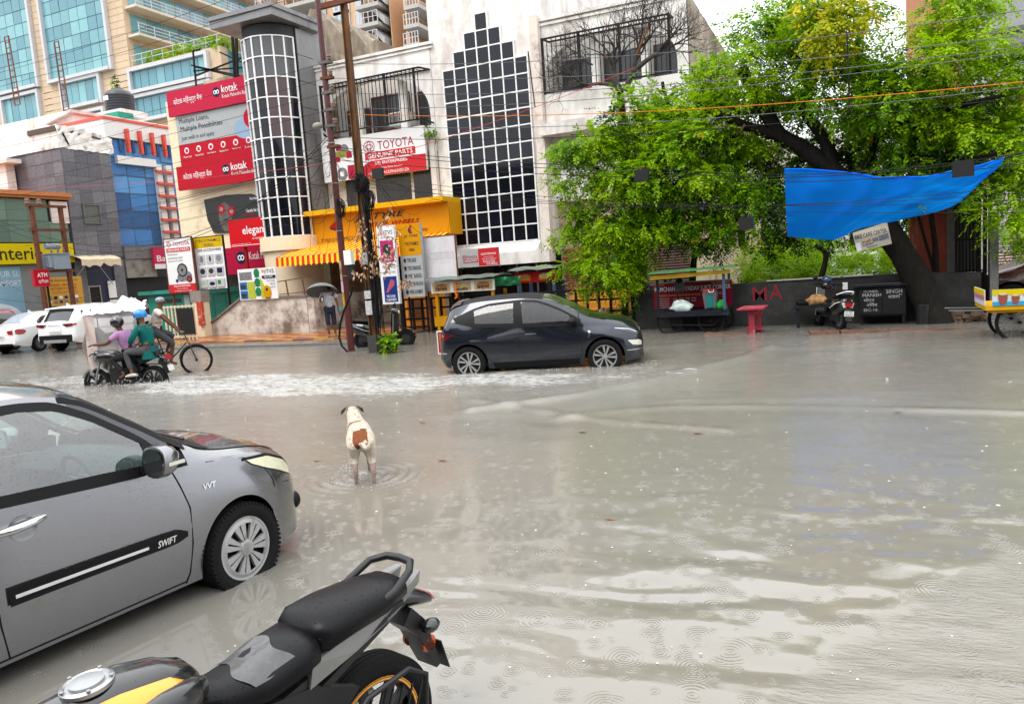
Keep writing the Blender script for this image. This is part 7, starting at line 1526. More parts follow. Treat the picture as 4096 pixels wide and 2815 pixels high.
bt=thing('bare_tree','leafless grey tree with a fan of fine twigs before the arched balcony','tree',(-5.3,20.6,0))
limb(bt,((2600,1290,20.8),(2520,800,20.7),(2490,480,20.6),(2480,365,20.6)),.15,.10,mat('grey_bark',(.075,.065,.06),.8,var=.4,vscale=9,bump=.5),'trunk')
M_GB=MATS['grey_bark'];tw=MB();gg_=random.Random(4)
def branch(p,d,l,r_,depth):
 pts=[tuple(p)];q=np.array(p,float);d=np.array(d,float)
 for i in range(4):
  d=d+np.array([gg_.gauss(0,.22),gg_.gauss(0,.18),gg_.gauss(.02,.2)]);d/=np.linalg.norm(d);q=q+d*l/4;pts.append(tuple(q))
 tw.tube(pts,[r_*(1-.45*i/4)for i in range(5)],5 if depth>2 else 4)
 if depth==0:return
 for k in range(3 if depth>1 else 2):
  i=gg_.choice((2,3,4))if k else 4;nd=d+np.array([gg_.gauss(0,.6),gg_.gauss(0,.4),gg_.gauss(.12,.5)]);nd/=np.linalg.norm(nd);branch(pts[i],nd,l*gg_.uniform(.62,.85),r_*.56,depth-1)
for q,r0,m_ in((((2480,365,20.6),(2452,300,20.5),(2455,235,20.4)),.09,M_GB),(((2500,365,20.6),(2535,275,20.5),(2548,200,20.4)),.085,M_GB),(((2535,285,20.5),(2590,240,20.4),(2630,215,20.4)),.075,M_GB),(((2475,345,20.6),(2400,335,20.4),(2330,345,20.3)),.06,M_GB),(((2548,220,20.4),(2575,150,20.3),(2600,90,20.3)),.04,M_BARK2),(((2455,300,20.5),(2440,245,20.4),(2415,220,20.3)),.045,M_BARK2)):
 limb(bt,q,r0,r0*.6,m_)
 e,s_=GY(*q[-1]),GY(*q[-2]);d=(e-s_)/np.linalg.norm(e-s_)
 for k in range(4):branch(e+(s_-e)*k*.2,d+np.array([gg_.gauss(0,.55),gg_.gauss(0,.3),gg_.gauss(.2,.4)]),.62,r0*.42,4)
for(px,py,dx,dz)in((2330,345,-.8,.1),(2310,320,-.7,.4),(2370,260,-.6,.5),(2640,200,.5,.7),(2680,215,.7,.3)):
 for k in range(2):branch(GY(px,py,20.3),(dx,gg_.gauss(0,.2),dz),.55,.022,4)
tw.build('twigs',mat('twig_bark',(.05,.042,.04),.85),bt,True)
V,T=foliage([(np.array([x,y,z]),(.5,.5,.35),0)for x,y,z in[(random.uniform(-2.9,1.7),yy_,.62+.26*(yy_-20.3)+random.uniform(-.15,.2))for yy_ in[random.uniform(20.3,24)for _ in range(60)]]],150,.09,.34,9,.0,.78,41,.45)
leaf_mesh('undergrowth',V,T,None,None,'stuff')
V,T=foliage([(np.array([x,y,z]),(.45,.4,.4),0)for x,y,z in[(random.uniform(-6.0,-4.2),random.uniform(20.0,21.2),random.uniform(.2,.7))for _ in range(10)]],90,.12,.4,9,.1,.25,43,.3)
leaf_mesh('fence_weeds',V,T,None,None,'stuff')
for k,(x,y,h_,l_)in enumerate(((-1.5,31,4.6,'distant tree behind the white van'),(3.8,30,6.5,'distant tree rising behind the gate house'),(1.2,29,3.2,'low distant tree between the van and red wall'),(8,33,7,'distant tree before the grey warehouse'))):
 t=thing('distant_tree',l_+(' among dark leaves'),'tree',(x,y,0));MB().tube([(x,y,-.2),(x+.1,y,h_*.5),(x,y,h_*.8)],[.2,.15,.08],8).build('trunk',M_BARK,t,True)
 V,T=foliage([(np.array([x+random.gauss(0,1.0),y+random.gauss(0,.6),h_*.68+random.gauss(0,h_*.16)]),(1.0,.9,.9),0)for _ in range(9)],50,.13,.5,9,.4,.35,50+k);leaf_mesh('crown',V,T,t)
V,T=foliage([(np.array([x,60.6+random.uniform(-.2,.6),26.2+random.uniform(-.5,.6)]),(1.0,.5,.7),0)for x in np.linspace(-67.2,-56.2,16)],26,.22,.7,9,.6,.7,61);leaf_mesh('terrace_greenery',V,T,None,None,'stuff')
for l_,px,py,Y,rr,tn in(('thin sapling sprouting behind the black water tank',458,335,32.6,.45,.55),('small fern sprouting from the wall right of the car parts board',1715,520,24.7,.18,.6),('second fern sprouting lower on the wall beside the car parts board',1740,545,24.8,.15,.6)):
 p=GY(px,py,Y);t=thing('weed',l_,'plant',tuple(p));V,T=foliage([(p,(rr*.45,rr*.4,rr),0)],60/rr,.09+.1*rr,.2,7,.3,tn,int(px));leaf_mesh('leaves',V,T,t);MB().tube([p-np.array([0,0,rr*2]),p],.012,5).build('stem',M_BARK,t)
ps=thing('shrub','fresh green broad leaved shrub at the foot of the rusty pole','shrub',(-10.35,15.6,0))
V,T=foliage([(np.array([-10.42+.26*i/5,15.55,.10+.13*(i%3)]),(.10,.09,.10),0)for i in range(6)],620,.12,.08,5,.3,.45,71,.5);leaf_mesh('leaves',V,T,ps);MB().tube([(-10.4,15.6,-.1),(-10.35,15.58,.5)],.012,5).build('stem',M_BARK,ps)
tp=thing('blue_tarpaulin','bright blue tarpaulin sagging between the trees over the scooter','tarpaulin',(.8,17.8,2.6))
topc=[(3137,678,17.6),(3300,682,17.5),(3450,700,17.4),(3560,712,17.35),(3700,705,17.3),(3850,678,17.25),(4020,632,17.2)]
botc=[(3150,945,18.5),(3250,955,18.5),(3330,960,18.5),(3440,915,18.45),(3600,880,18.4),(3800,830,18.1),(3965,690,17.5)]
nT,mT=60,22;P=[]
def curve(cs,f):
 xs=np.linspace(0,1,len(cs));return GY(pchip(xs,[c[0]for c in cs])(f),pchip(xs,[c[1]for c in cs])(f),float(pchip(xs,[c[2]for c in cs])(f)))
for i in range(nT+1):
 f=i/nT;a,b_=curve(topc,f),curve(botc,f);r_=[]
 for j in range(mT+1):
  s=j/mT;p=a+(b_-a)*s;bel=math.sin(pi*s)
  p=p+np.array([0,-.18*bel*math.sin(pi*f),-.05*bel]);wv=.034*math.sin(9*s+14*f)*bel+.03*math.sin(26*f+5*s)*(1-s)+.022*math.sin(17*s-31*f)*bel+.03*math.exp(-f*7)*math.sin(18*s+6*f)+.012*math.sin(40*f*(.4+s))
  p=p+np.array([0,wv,.4*wv]);r_.append(tuple(p))
 P.append(r_)
M_TARP=mat('blue_tarp',(.003,.23,1.0),.5,var=.05,vscale=4,bump=.15,bscale=30)
t_=M_TARP.node_tree;tr_=t_.nodes.new('ShaderNodeBsdfTranslucent');tr_.inputs[0].default_value=(.002,.30,1.0,1);mq=t_.nodes.new('ShaderNodeMixShader');mq.inputs[0].default_value=.5
t_.links.new(t_.nodes['Principled BSDF'].outputs[0],mq.inputs[1]);t_.links.new(tr_.outputs[0],mq.inputs[2]);t_.links.new(mq.outputs[0],t_.nodes['Material Output'].inputs[0])
o=MB().grid(P).build('sheet',M_TARP,tp,True)
MB().tube([P[i][0]for i in range(nT+1)],.016,6).build('hem',M_TARP,tp,True)
for a,b_ in(((4020,632,17.2),(4140,600,16.8)),((3137,678,17.6),(3060,700,18.5)),((3150,945,18.5),(3050,935,19.3))):MB().tube([tuple(GY(*a)),tuple(GY(*b_))],.009,5).build('rope',M_WIRE,tp)
bs=thing('repair_sign','tilted cream bike repair sign hung on the leaning trunk under the tarpaulin','sign',tuple(GY(3480,955,18.55)))
q=[np.array(GY(a,b_,Y))for a,b_,Y in((3427,1008,18.5),(3568,975,18.55),(3548,888,18.6),(3410,932,18.55))]
xd_,ud_=q[1]-q[0],q[3]-q[0]
MB().slab([tuple(p)for p in q],(0,.02,0)).build('board',mat('dirty_cream_board',(.52,.47,.37),.6,var=.1,grime=(.34,.27,.2),gamt=.3,gscale=6),bs)
mb=MB();put_text(mb,'BIKE CARE CERTER',tuple(q[0]+xd_*.04+ud_*.62+np.array([0,-.006,0])),xd_,ud_,.9,.22);put_text(mb,'SPL.IN',tuple(q[0]+xd_*.2+ud_*.34+np.array([0,-.006,0])),xd_,ud_,.2,.1);put_text(mb,'ALL BIKE REPAIR',tuple(q[0]+xd_*.2+ud_*.2+np.array([0,-.006,0])),xd_,ud_,.3,.1);put_text(mb,'9818200073',tuple(q[0]+xd_*.3+ud_*.06+np.array([0,-.006,0])),xd_,ud_,.3,.07);mb.build('lettering',M_SNAVY,bs)
for(fx,fz,w_,h_,m_)in((.5,.3,.16,.2,M_PARTS),(.68,.28,.28,.28,M_PARTS),(.38,.36,.08,.14,M_AMBER),(.02,.02,.13,.42,M_WHITE)):c=q[0]+xd_*fx+ud_*fz+np.array([0,-.004,0]);MB().add([tuple(c),tuple(c+xd_*w_),tuple(c+xd_*w_+ud_*h_),tuple(c+ud_*h_)],[(0,1,2,3)]).build('picture',m_,bs)

# ================================================================== people, the dog, two-wheelers, carts and small things
def skin(name,V,E,rad_,mats,parent,sub=2,pick=None):
 me=bpy.data.meshes.new(name);me.from_pydata([tuple(v)for v in V],E,[]);o=bpy.data.objects.new(name,me);col.objects.link(o)
 m_=o.modifiers.new('s','SKIN');m_.use_smooth_shade=True;o.modifiers.new('u','SUBSURF').levels=sub
 for i,r_ in enumerate(rad_):me.skin_vertices[0].data[i].radius=r_ if hasattr(r_,'__len__')else(r_,r_)
 me.skin_vertices[0].data[0].use_root=True
 dg=bpy.context.evaluated_depsgraph_get();dg.update();nm=bpy.data.meshes.new_from_object(o.evaluated_get(dg));o.modifiers.clear();o.data=nm;nm.name=name;bpy.data.meshes.remove(me)
 nm.materials.clear()
 for q in(mats if isinstance(mats,list)else[mats]):nm.materials.append(q)
 if pick:
  for p in nm.polygons:p.material_index=pick(p.center)
 o.parent=parent;return o
def chain(parts):
 ""
 key,V,E,R_={},[],[],[]
 for ch in parts:
  pr_=None
  for p,r_ in ch:
   k=tuple(round(c,4)for c in p)
   if k not in key:key[k]=len(V);V.append(p);R_.append(r_)
   if pr_ is not None and pr_!=key[k]:E.append((pr_,key[k]))
   pr_=key[k]
 return V,E,R_
def vadd(a,b_):return tuple(x+y for x,y in zip(a,b_))
def person(label,loc,rz,J,skin_m,shirt_m,pants_m,long_pants=False,sleeve=.55,hair=None):
 t=thing('person',label,'person',loc,rz)
 mid=lambda a,b_,f:tuple(a[i]+(b_[i]-a[i])*f for i in range(3));P,N_,H=J['pel'],J['neck'],J['head'];ch_,sp=J['chest'],mid(J['pel'],J['chest'],.5)
 hd=np.array(H)-np.array(N_);hd=hd/np.linalg.norm(hd);fwd=J.get('look',(1,0,0))
 parts=[[(P,.12),(sp,.11),(ch_,.125),(N_,.052),(mid(N_,H,.6),.062),(H,.088),(vadd(H,tuple(hd*.075)),.062)]]
 for s in('L','R'):
  w_,e_=J['wri'+s],J['elb'+s];d=np.array(w_)-np.array(e_);d/=np.linalg.norm(d);pm=tuple(np.array(w_)+d*.07);sd=np.cross(d,(0,0,1));sd=sd/(np.linalg.norm(sd)+1e-6)
  parts.append([(ch_,.125),(J['sh'+s],.06),(e_,.042),(w_,.028),(pm,.034)])
  for k,l in enumerate((.07,.085,.08,.06)):a=tuple(np.array(pm)+sd*(k-1.5)*.019+d*.03);parts.append([(pm,.034),(a,.010),(tuple(np.array(a)+d*l*.55-np.array((0,0,.012))),.009),(tuple(np.array(a)+d*l-np.array((0,0,.04))),.007)])
  a=tuple(np.array(w_)+sd*.045+d*.04);parts.append([(w_,.028),(a,.012),(tuple(np.array(a)+d*.045),.009)])
  parts.append([(P,.12),(J['hip'+s],.085),(J['kne'+s],.056),(J['ank'+s],.036),(vadd(J['ank'+s],J.get('toe'+s,(.13,0,-.05))),.03)])
 V,E,R_=chain(parts);b=skin('body',V,E,R_,skin_m,t)
 f=np.array(fwd,float);f/=np.linalg.norm(f);s_=np.cross((0,0,1),f);Hn=np.array(H)
 mb=MB();mb.ball(tuple(Hn+f*.092-np.array((0,0,.012))),(.018,.016,.024),8,6)
 for k in(-1,1):mb.ball(tuple(Hn+s_*k*.088-np.array((0,0,.012))),(.018,.016,.03),8,6)
 mb.build('nose_and_ears',skin_m,b,True,local=True)
 mb=MB()
 for k in(-1,1):mb.ball(tuple(Hn+f*.082+s_*k*.033+np.array((0,0,.012))),(.012,.013,.009),8,6)
 mb.ball(tuple(Hn+f*.082-np.array((0,0,.055))),(.012,.025,.007),8,5);mb.build('eyes_and_mouth',M_SBLK,b,True,local=True)
 if hair:mb=MB();mb.ball(tuple(Hn-f*.016+np.array((0,0,.032))),hair[1],14,9);mb.build(hair[2]if len(hair)>2 else 'hair',hair[0],t,True,local=True)
 S=[[(vadd(P,(0,0,-.02)),.142),(sp,.138),(ch_,.152),(mid(ch_,N_,.75),.072)]]
 for s in('L','R'):
  S.append([(ch_,.152),(J['sh'+s],.078),(mid(J['sh'+s],J['elb'+s],min(sleeve,1)),.068)])
  if sleeve>1:S[-1]+=[(mid(J['elb'+s],J['wri'+s],.85),.044)]
 V,E,R_=chain(S);skin('shirt',V,E,R_,shirt_m,t)
 S=[]
 for s in('L','R'):S.append([(vadd(P,(0,0,-.03)),.138),(J['hip'+s],.105),(mid(J['hip'+s],J['kne'+s],.8),.078)]);S[-1]+=[(J['kne'+s],.072),(mid(J['kne'+s],J['ank'+s],.85 if long_pants else.25),.052 if long_pants else.07)]
 V,E,R_=chain(S);skin('trousers',V,E,R_,pants_m,t);return t
M_SK=mat('brown_skin',(.17,.085,.05),.5,var=.08);M_SK2=mat('dark_brown_skin',(.12,.055,.032),.5,var=.08);M_HAIR=mat('black_hair',(.012,.011,.010),.6)
az=lambda x,y:math.atan2(y,x)
J=dict(pel=(0,0,.93),chest=(.0,0,1.27),neck=(.02,0,1.45),head=(.04,0,1.60),look=(1,.35,-.05),shL=(0,.18,1.38),shR=(0,-.18,1.38),elbL=(-.02,.25,1.10),wriL=(.08,.27,.88),elbR=(.04,-.27,1.14),wriR=(.2,-.23,1.26),hipL=(0,.09,.87),hipR=(0,-.09,.87),kneL=(.06,.10,.48),ankL=(-.02,.11,.10),kneR=(.1,-.1,.48),ankR=(.05,-.1,.09))
mrz=az(14.78,-19.2)+.1
M_PRINT=mat('leaf_print_shirt',(.46,.47,.50),.8,var=.75,vscale=26)
man=person('bearded man in printed shirt and rolled dark trousers walking under a grey umbrella',(-14.78,19.2,.07),mrz,J,M_SK,M_PRINT,mat('navy_trousers',(.022,.024,.036),.8),False,.6,(M_HAIR,(.095,.092,.078)))
mb=MB();mb.ball((.105,.02,1.545),(.045,.062,.055),12,8);mb.build('beard',M_HAIR,man,True,local=True)
for y,x in((.11,-.02),(-.1,.05)):mb=MB();mb.slab([(x-.08,y-.045,.0),(x+.19,y-.05,.0),(x+.2,y+.05,.0),(x-.08,y+.045,.0)],(0,0,.02));mb.tube([(x+.06,y-.045,.02),(x+.12,y,.07),(x+.06,y+.045,.02)],.009,5);mb.build('slipper',mat('slipper',(.16,.12,.10),.6),man,local=True)
def local_to(t,p):return tuple(t.matrix_basis@Vector(p))
bo=local_to(man,(.12,.30,.80));mb=MB();mb.lathe([(0,0),(.035,0),(.035,.12),(.018,.15),(.018,.17),(0,.17)],12,Matrix.Translation(bo));solo(mb,'bottle',mat('cyan_bottle',(.01,.32,.42),.3),'small cyan bottle held in the left hand of the umbrella man','bottle',bo,None,True)
hnd=Vector(local_to(man,(.26,-.22,1.29)));tip=Vector(GY(1285,1140,19.0));ax=(tip-hnd).normalized()
um=thing('umbrella','open grey umbrella tilted back over the shoulder of the man','umbrella',tuple(hnd))
MB().tube([tuple(hnd-ax*.1),tuple(tip)],.008,6).build('shaft',M_STEEL,um,True);MB().tube([tuple(hnd-ax*.13),tuple(hnd-ax*.02)],.016,8).build('handle',M_WHITE,um,True)
q=ax.to_track_quat('Z','Y').to_matrix().to_4x4();M4=Matrix.Translation(tip)@q;P=[]
for i in range(7):f=i/6;P.append([tuple(M4@Vector((.50*math.sin(f*1.25)/math.sin(1.25)*math.cos(a)*(1 if k%4==0 else 1-.06*f),.50*math.sin(f*1.25)/math.sin(1.25)*math.sin(a)*(1 if k%4==0 else 1-.06*f),-.24*f*f+(.03*f if k%4 else 0)*.5)))for k,a in enumerate(np.linspace(0,2*pi,32,endpoint=False))])
MB().grid(P,closed=True).build('canopy',mat('umbrella_grey',(.16,.165,.165),.6,var=.05),um,True,angle=25)
for k in range(8):a=k*pi/4;MB().tube([tuple(M4@Vector((0,0,-.02))),tuple(M4@Vector((.27*math.cos(a),.27*math.sin(a),-.07))),tuple(M4@Vector((.49*math.cos(a),.49*math.sin(a),-.235)))],.005,4).build('rib',M_STEEL,um,True)
def blob(mb,secs,n=16,e=2.6,mi=0):
 ""
 P=[]
 for x,y,z,a,b_ in secs:P.append([(x,y+a*np.sign(math.cos(t_))*abs(math.cos(t_))**(2/e),z+b_*np.sign(math.sin(t_))*abs(math.sin(t_))**(2/e))for t_ in np.linspace(0,2*pi,n,endpoint=False)])
 mb.grid(P,mi,closed=True,flip=secs[-1][0]<secs[0][0]);mb.add(P[0],[tuple(range(n))],mi);mb.add(P[-1],[tuple(range(n-1,-1,-1))],mi);return mb
def spoke_wheel(par,x,y,z,R_,tr_,ns,rz=0,rim_m=None,name='wheel'):
 M4=Matrix.Translation((x,y,z))@Matrix.Rotation(rz,4,'Z')@Matrix.Rotation(pi/2,4,'X');mb=MB()
 mb.tube([tuple(M4@Vector((R_*math.cos(a),R_*math.sin(a),0)))for a in np.linspace(0,2*pi,40,endpoint=False)],tr_,8,closed=True);w_=mb.build(name,M_BLACK,par,True,local=True)
 mb=MB();mb.lathe([(R_-tr_*1.8,-.012),(R_-tr_*.8,-.015),(R_-tr_*.8,.015),(R_-tr_*1.8,.012)],40,M4);mb.lathe([(0,-.04),(.03,-.04),(.03,.04),(0,.04)],10,M4);mb.build('rim',rim_m or M_BLACKIRON,w_,True,local=True)
 mb=MB()
 for k in range(ns):a=2*pi*k/ns;mb.tube([tuple(M4@Vector((.025*math.cos(a+.5),.025*math.sin(a+.5),.03*(-1)**k))),tuple(M4@Vector(((R_-tr_)*math.cos(a),(R_-tr_)*math.sin(a),0)))],.0035,4)
 mb.build('spokes',M_STEEL if rim_m is None else rim_m,w_,local=True)['kind']='stuff';return w_
M_SEATB=drops(mat('wet_seat_vinyl',(.004,.004,.0052),.36,var=.2,vscale=7,coat=.0,bump=.12,bscale=160,spec=.2),60,.006,True);M_GREYA=mat('grey_alloy',(.25,.25,.245),.38,.5);M_ORG=mat('orange_fairing',(.80,.30,.003),.25,coat=.8,var=.03);M_DKFAIR=drops(mat('black_fairing',(.006,.006,.007),.2,coat=.8,var=.02),60);M_DKGREYA=mat('dark_frame',(.022,.022,.023),.45,.3)
def moto(label,loc,rz,tank_m,near=False,plate=None):
 t=thing('motorcycle',label,'motorcycle',loc,rz)
 for x,w_ in((0,.13),(1.30,.10)):
  wheel(t,x,.0001,.31,.31,w_,5,'twin',M_DKGREYA,0,.225,True)
  mb=MB();
  for s_ in(-1,1):mb.lathe([(.214,s_*w_*.40),(.230,s_*w_*.40)],40,Matrix.Translation((x,0,.31))@Matrix.Rotation(pi/2,4,'X'))
  mb.build('rim_stripe',tank_m if near else M_STEEL,t,True,local=True)
 mb=MB();blob(mb,[(-.20,0,.875,.07,.02),(-.17,0,.872,.11,.045),(-.05,0,.868,.143,.062),(.12,0,.868,.156,.068),(.24,0,.858,.155,.072),(.285,0,.85,.125,.06),(.30,0,.845,.07,.035)],20,2.8);mb.build('pillion_seat',M_SEATB,t,True,local=True,angle=60)
 mb=MB();blob(mb,[(.26,0,.81,.09,.05),(.29,0,.82,.14,.07),(.38,0,.805,.15,.07),(.50,0,.78,.14,.064),(.62,0,.785,.105,.06),(.70,0,.805,.09,.05),(.73,0,.815,.05,.03)],20,2.8);se_=mb.build('rider_seat',M_SEATB,t,True,local=True,angle=60)
 mb=MB();blob(mb,[(.69,0,.83,.05,.05),(.72,0,.84,.11,.085),(.80,0,.86,.165,.12),(.95,0,.875,.185,.13),(1.12,0,.87,.175,.125),(1.25,0,.85,.12,.09),(1.30,0,.84,.06,.05)],22,2.3);tk_=mb.build('fuel_tank',tank_m,t,True,local=True,angle=60)
 mb=MB();blob(mb,[(.685,0,.885,.04,.035),(.72,0,.91,.07,.055),(.80,0,.94,.09,.058),(.95,0,.965,.10,.055),(1.12,0,.955,.09,.05),(1.26,0,.915,.055,.04)],20,2.6);mb.build('tank_spine',M_DKFAIR,t,True,local=True,angle=60)
 if near:
  for sd in(-1,1):
   mb=MB();blob(mb,[(.69,sd*.075,.885,.025,.03),(.75,sd*.12,.90,.045,.05),(.86,sd*.155,.915,.04,.05),(.97,sd*.165,.92,.025,.03)],14);mb.build('tank_shroud',M_DKFAIR,t,True,local=True,angle=60)
  M4=Matrix.Translation((1.0,.0,1.012))@Matrix.Rotation(R(4),4,'Y');mb=MB();mb.lathe([(.074,0),(.074,.012),(.064,.018),(.058,.012),(.048,.012),(.048,.02),(.02,.024),(0,.024)],32,M4);cp_=mb.build('fuel_cap',M_STEEL,tk_,True,local=True,angle=30)
  for k in range(5):a=2*pi*k/5;MB().lathe([(.006,.016),(.006,.022),(0,.022)],8,M4@Matrix.Translation((.068*math.cos(a),.068*math.sin(a),0))).build('bolt',M_STEEL,t,local=True)
  mb=MB();P=[]
  for x in np.linspace(.40,.56,7):P.append([(x+.02*math.sin(y*30),y,.882-.32*(x-.38)+.30*max(0,x-.5)-.075*(1-(1-abs(y/.152)**3)**.5)+.003)for y in np.linspace(-.128,.128,16)])
  mb.grid(P,flip=True);mb.build('tape_patch',drops(mat('tape_grey',(.045,.045,.048),.3,var=.35,vscale=14,coat=.5,bump=.6,bscale=18),60),se_,True,local=True)
 for sd in(-1,1):
  mb=MB();mb.slab([(.34,sd*.125,.70),(.32,sd*.13,.79),(.05,sd*.138,.845),(-.2,sd*.105,.885),(-.285,sd*.07,.90),(-.27,sd*.075,.855),(-.1,sd*.115,.80),(.12,sd*.125,.745)],(0,-sd*.03,0));mb.build('tail_panel',M_GREYA if near else M_DKFAIR,t,local=True)
  mb=MB();mb.bar((.45,sd*.10,.70),(-.15,sd*.09,.82),.03);mb.bar((.45,sd*.10,.6),(-.05,sd*.10,.79),.03);mb.build('subframe',M_DKGREYA,t,local=True)
  mb=MB();mb.slab([(.62,sd*.11,.74),(.32,sd*.12,.70),(.12,sd*.12,.60),(.3,sd*.11,.45),(.6,sd*.11,.5)],(0,-sd*.04,0));mb.build('side_panel',M_DKGREYA if near else M_DKFAIR,t,local=True)
  MB().bar((.48,sd*.10,.36),(0,sd*.11,.31),.035,.05).build('swing_arm',M_DKGREYA,t,local=True)
  MB().tube([(1.30,sd*.09,.31),(1.08,sd*.09,.95)],.022,8).build('fork',M_STEEL,t,True,local=True)
  MB().tube([(.42,sd*.12,.28),(.42,sd*.24,.28)],.016,8).build('foot_peg',M_BLACK,t,True,local=True)
 MB().tube([(.02,.12,.875),(-.08,.135,.90),(-.18,.12,.945),(-.235,.07,.955),(-.245,0,.955),(-.235,-.07,.955),(-.18,-.12,.945),(-.08,-.135,.90),(.02,-.12,.875)],[.012,.016,.016,.017,.017,.017,.016,.016,.012],10).build('grab_rail',M_BLKPLA,t,True,local=True)
 mb=MB();blob(mb,[(-.20,0,.80,.06,.045),(-.28,0,.775,.07,.04),(-.36,0,.74,.05,.025)],14);tu=mb.build('tail_unit',M_DKFAIR,t,True,local=True,angle=60)
 MB().slab([(-.365,-.05,.735),(-.365,.05,.735),(-.345,.04,.77),(-.345,-.04,.77)],(-.012,0,0)).build('tail_light',M_RLAMP,tu,local=True)
 mb=MB();mb.slab([(-.22,-.05,.76),(-.29,-.05,.68),(-.365,-.05,.45),(-.335,-.05,.44),(-.25,-.05,.62),(-.17,-.05,.70)],(0,.12,0));mb.build('rear_fender',M_BLKPLA,t,local=True)
 if near:
  for sd in(-1,1):MB().lathe([(.038,0),(.038,.012),(.03,.018),(0,.018)],20,Matrix.Translation((-.31,sd*.052,.56))@Matrix.Rotation(-sd*pi/2,4,'X')).build('reflector',mat('amber_reflector',(.48,.07,.01),.2,coat=.8),t,True,local=True);MB().ball((-.29,sd*.10,.66),(.05,.035,.03),10,7).build('indicator',M_DKFAIR,t,True,local=True)
  MB().slab([(-.35,-.09,.56),(-.35,.09,.56),(-.39,.09,.42),(-.39,-.09,.42)],(-.006,0,0)).build('number_plate',M_BLKPLA,t,local=True)
  g_=[(.30,.19,.36),(.28,.20,.50),(.16,.21,.60),(-.05,.21,.615),(-.14,.21,.55),(-.13,.20,.39),(-.05,.19,.30)];MB().tube(g_,.011,8).build('guard_frame',M_BLKPLA,t,True,local=True)
  for k in range(7):MB().tube([(.28-.055*k,.205,.43-.012*k),(.18-.05*k,.205,.608-.012*k)],.005,5).build('guard_bar',M_BLKPLA,t,True,local=True)
 else:
  mb=MB();mb.slab([(-.40,-.1,.62),(-.40,.1,.62),(-.43,.1,.50),(-.43,-.1,.50)],(-.006,0,0));mb.build('number_plate',M_PLATE,t,local=True)
  mb=MB();mb.slab([(-.34,-.08,.86),(-.34,.08,.86),(-.40,.1,.74),(-.40,-.1,.74)],(-.02,0,0));mb.build('tail_light',M_RLAMP,t,local=True)
 mb=MB();mb.box(.5,.92,-.13,.13,.26,.62);mb.lathe([(0,-.15),(.11,-.15),(.11,.15),(0,.15)],18,Matrix.Translation((.58,0,.36))@Matrix.Rotation(pi/2,4,'X'));mb.build('engine',M_DKGREYA,t,local=True)
 MB().tube([(.85,-.12,.34),(.5,-.16,.24),(.1,-.18,.28),(-.15,-.18,.36)],[.02,.025,.045,.05],10).build('exhaust',M_STEEL,t,True,local=True)
 MB().tube([(1.16,.36,.93),(1.22,.22,.96),(1.24,0,.94),(1.22,-.22,.96),(1.16,-.36,.93)],.013,8).build('handlebar',M_BLKPLA,t,True,local=True)
 mb=MB();mb.ball((1.22,0,.92),(.09,.09,.1),14,10);mb.build('headlight',M_DKFAIR,t,True,local=True)
 mb=MB();P=[[(1.30+.345*math.cos(a),y,.31+.345*math.sin(a))for y in(-.06,0,.06)]for a in np.linspace(R(20),R(140),12)];mb.grid(P);mb.build('mudguard',M_WHITE if not near else M_DKFAIR,t,True,local=True)
 return t
fg_bike=moto('orange and black motorcycle with wet black seat standing in the near foreground',(-1.80,2.33,-.2),R(-104.5),M_ORG,True)
brz=R(197);bl=(-13.55,11.40,-.27)
bk2=moto('black motorcycle with red tail lamp carrying two riders through the spray',bl,brz,M_DKFAIR)
def rot(l,rz,p):c_,s_=math.cos(rz),math.sin(rz);return(l[0]+c_*p[0]-s_*p[1],l[1]+s_*p[0]+c_*p[1],l[2]+p[2])
J=dict(pel=(0,0,0),chest=(.16,0,.33),neck=(.22,0,.50),head=(.26,0,.655),look=(1,0,-.1),shL=(.17,.18,.43),shR=(.17,-.18,.43),elbL=(.36,.30,.24),wriL=(.56,.33,.24),elbR=(.36,-.30,.24),wriR=(.56,-.33,.24),hipL=(.02,.1,-.04),hipR=(.02,-.1,-.04),kneL=(.36,.2,-.10),kneR=(.36,-.2,-.10),ankL=(.10,.2,-.45),ankR=(.10,-.2,-.45))
rd=person('motorcycle rider in lilac t-shirt and black full face helmet',rot(bl,brz,(.42,0,.92)),brz,J,M_SK2,mat('lilac_shirt',(.38,.20,.38),.8),mat('black_trousers',(.018,.018,.02),.8),True,.7)
def helmet(par,c,m_,open_=False):
 mb=MB();P=[]
 for i in range(11):
  th=(pi*.62 if open_ else pi*.80)*i/10;P.append([(c[0]+.138*math.sin(th)*math.cos(a),c[1]+.125*math.sin(th)*math.sin(a),c[2]+.02+.135*math.cos(th))for a in np.linspace(0,2*pi,24,endpoint=False)])
 mb.grid(P,closed=True,flip=True);h_=mb.build('helmet',m_,par,True,local=True)
 mb=MB();mb.grid([[(c[0]+.142*math.cos(a),c[1]+.129*math.sin(a),c[2]+z)for a in np.linspace(-1.1,1.1,12)]for z in(-.03,.05)]);mb.build('visor',M_CARGLASS,h_,True,local=True)
 if open_:mb=MB();mb.slab([(c[0]+.10,c[1]-.1,c[2]+.04),(c[0]+.2,c[1]-.06,c[2]+.02),(c[0]+.2,c[1]+.06,c[2]+.02),(c[0]+.10,c[1]+.1,c[2]+.04)],(0,0,.012));mb.build('peak',m_,h_,local=True)
helmet(rd,J['head'],mat('gloss_black_helmet',(.012,.012,.014),.12,coat=1))
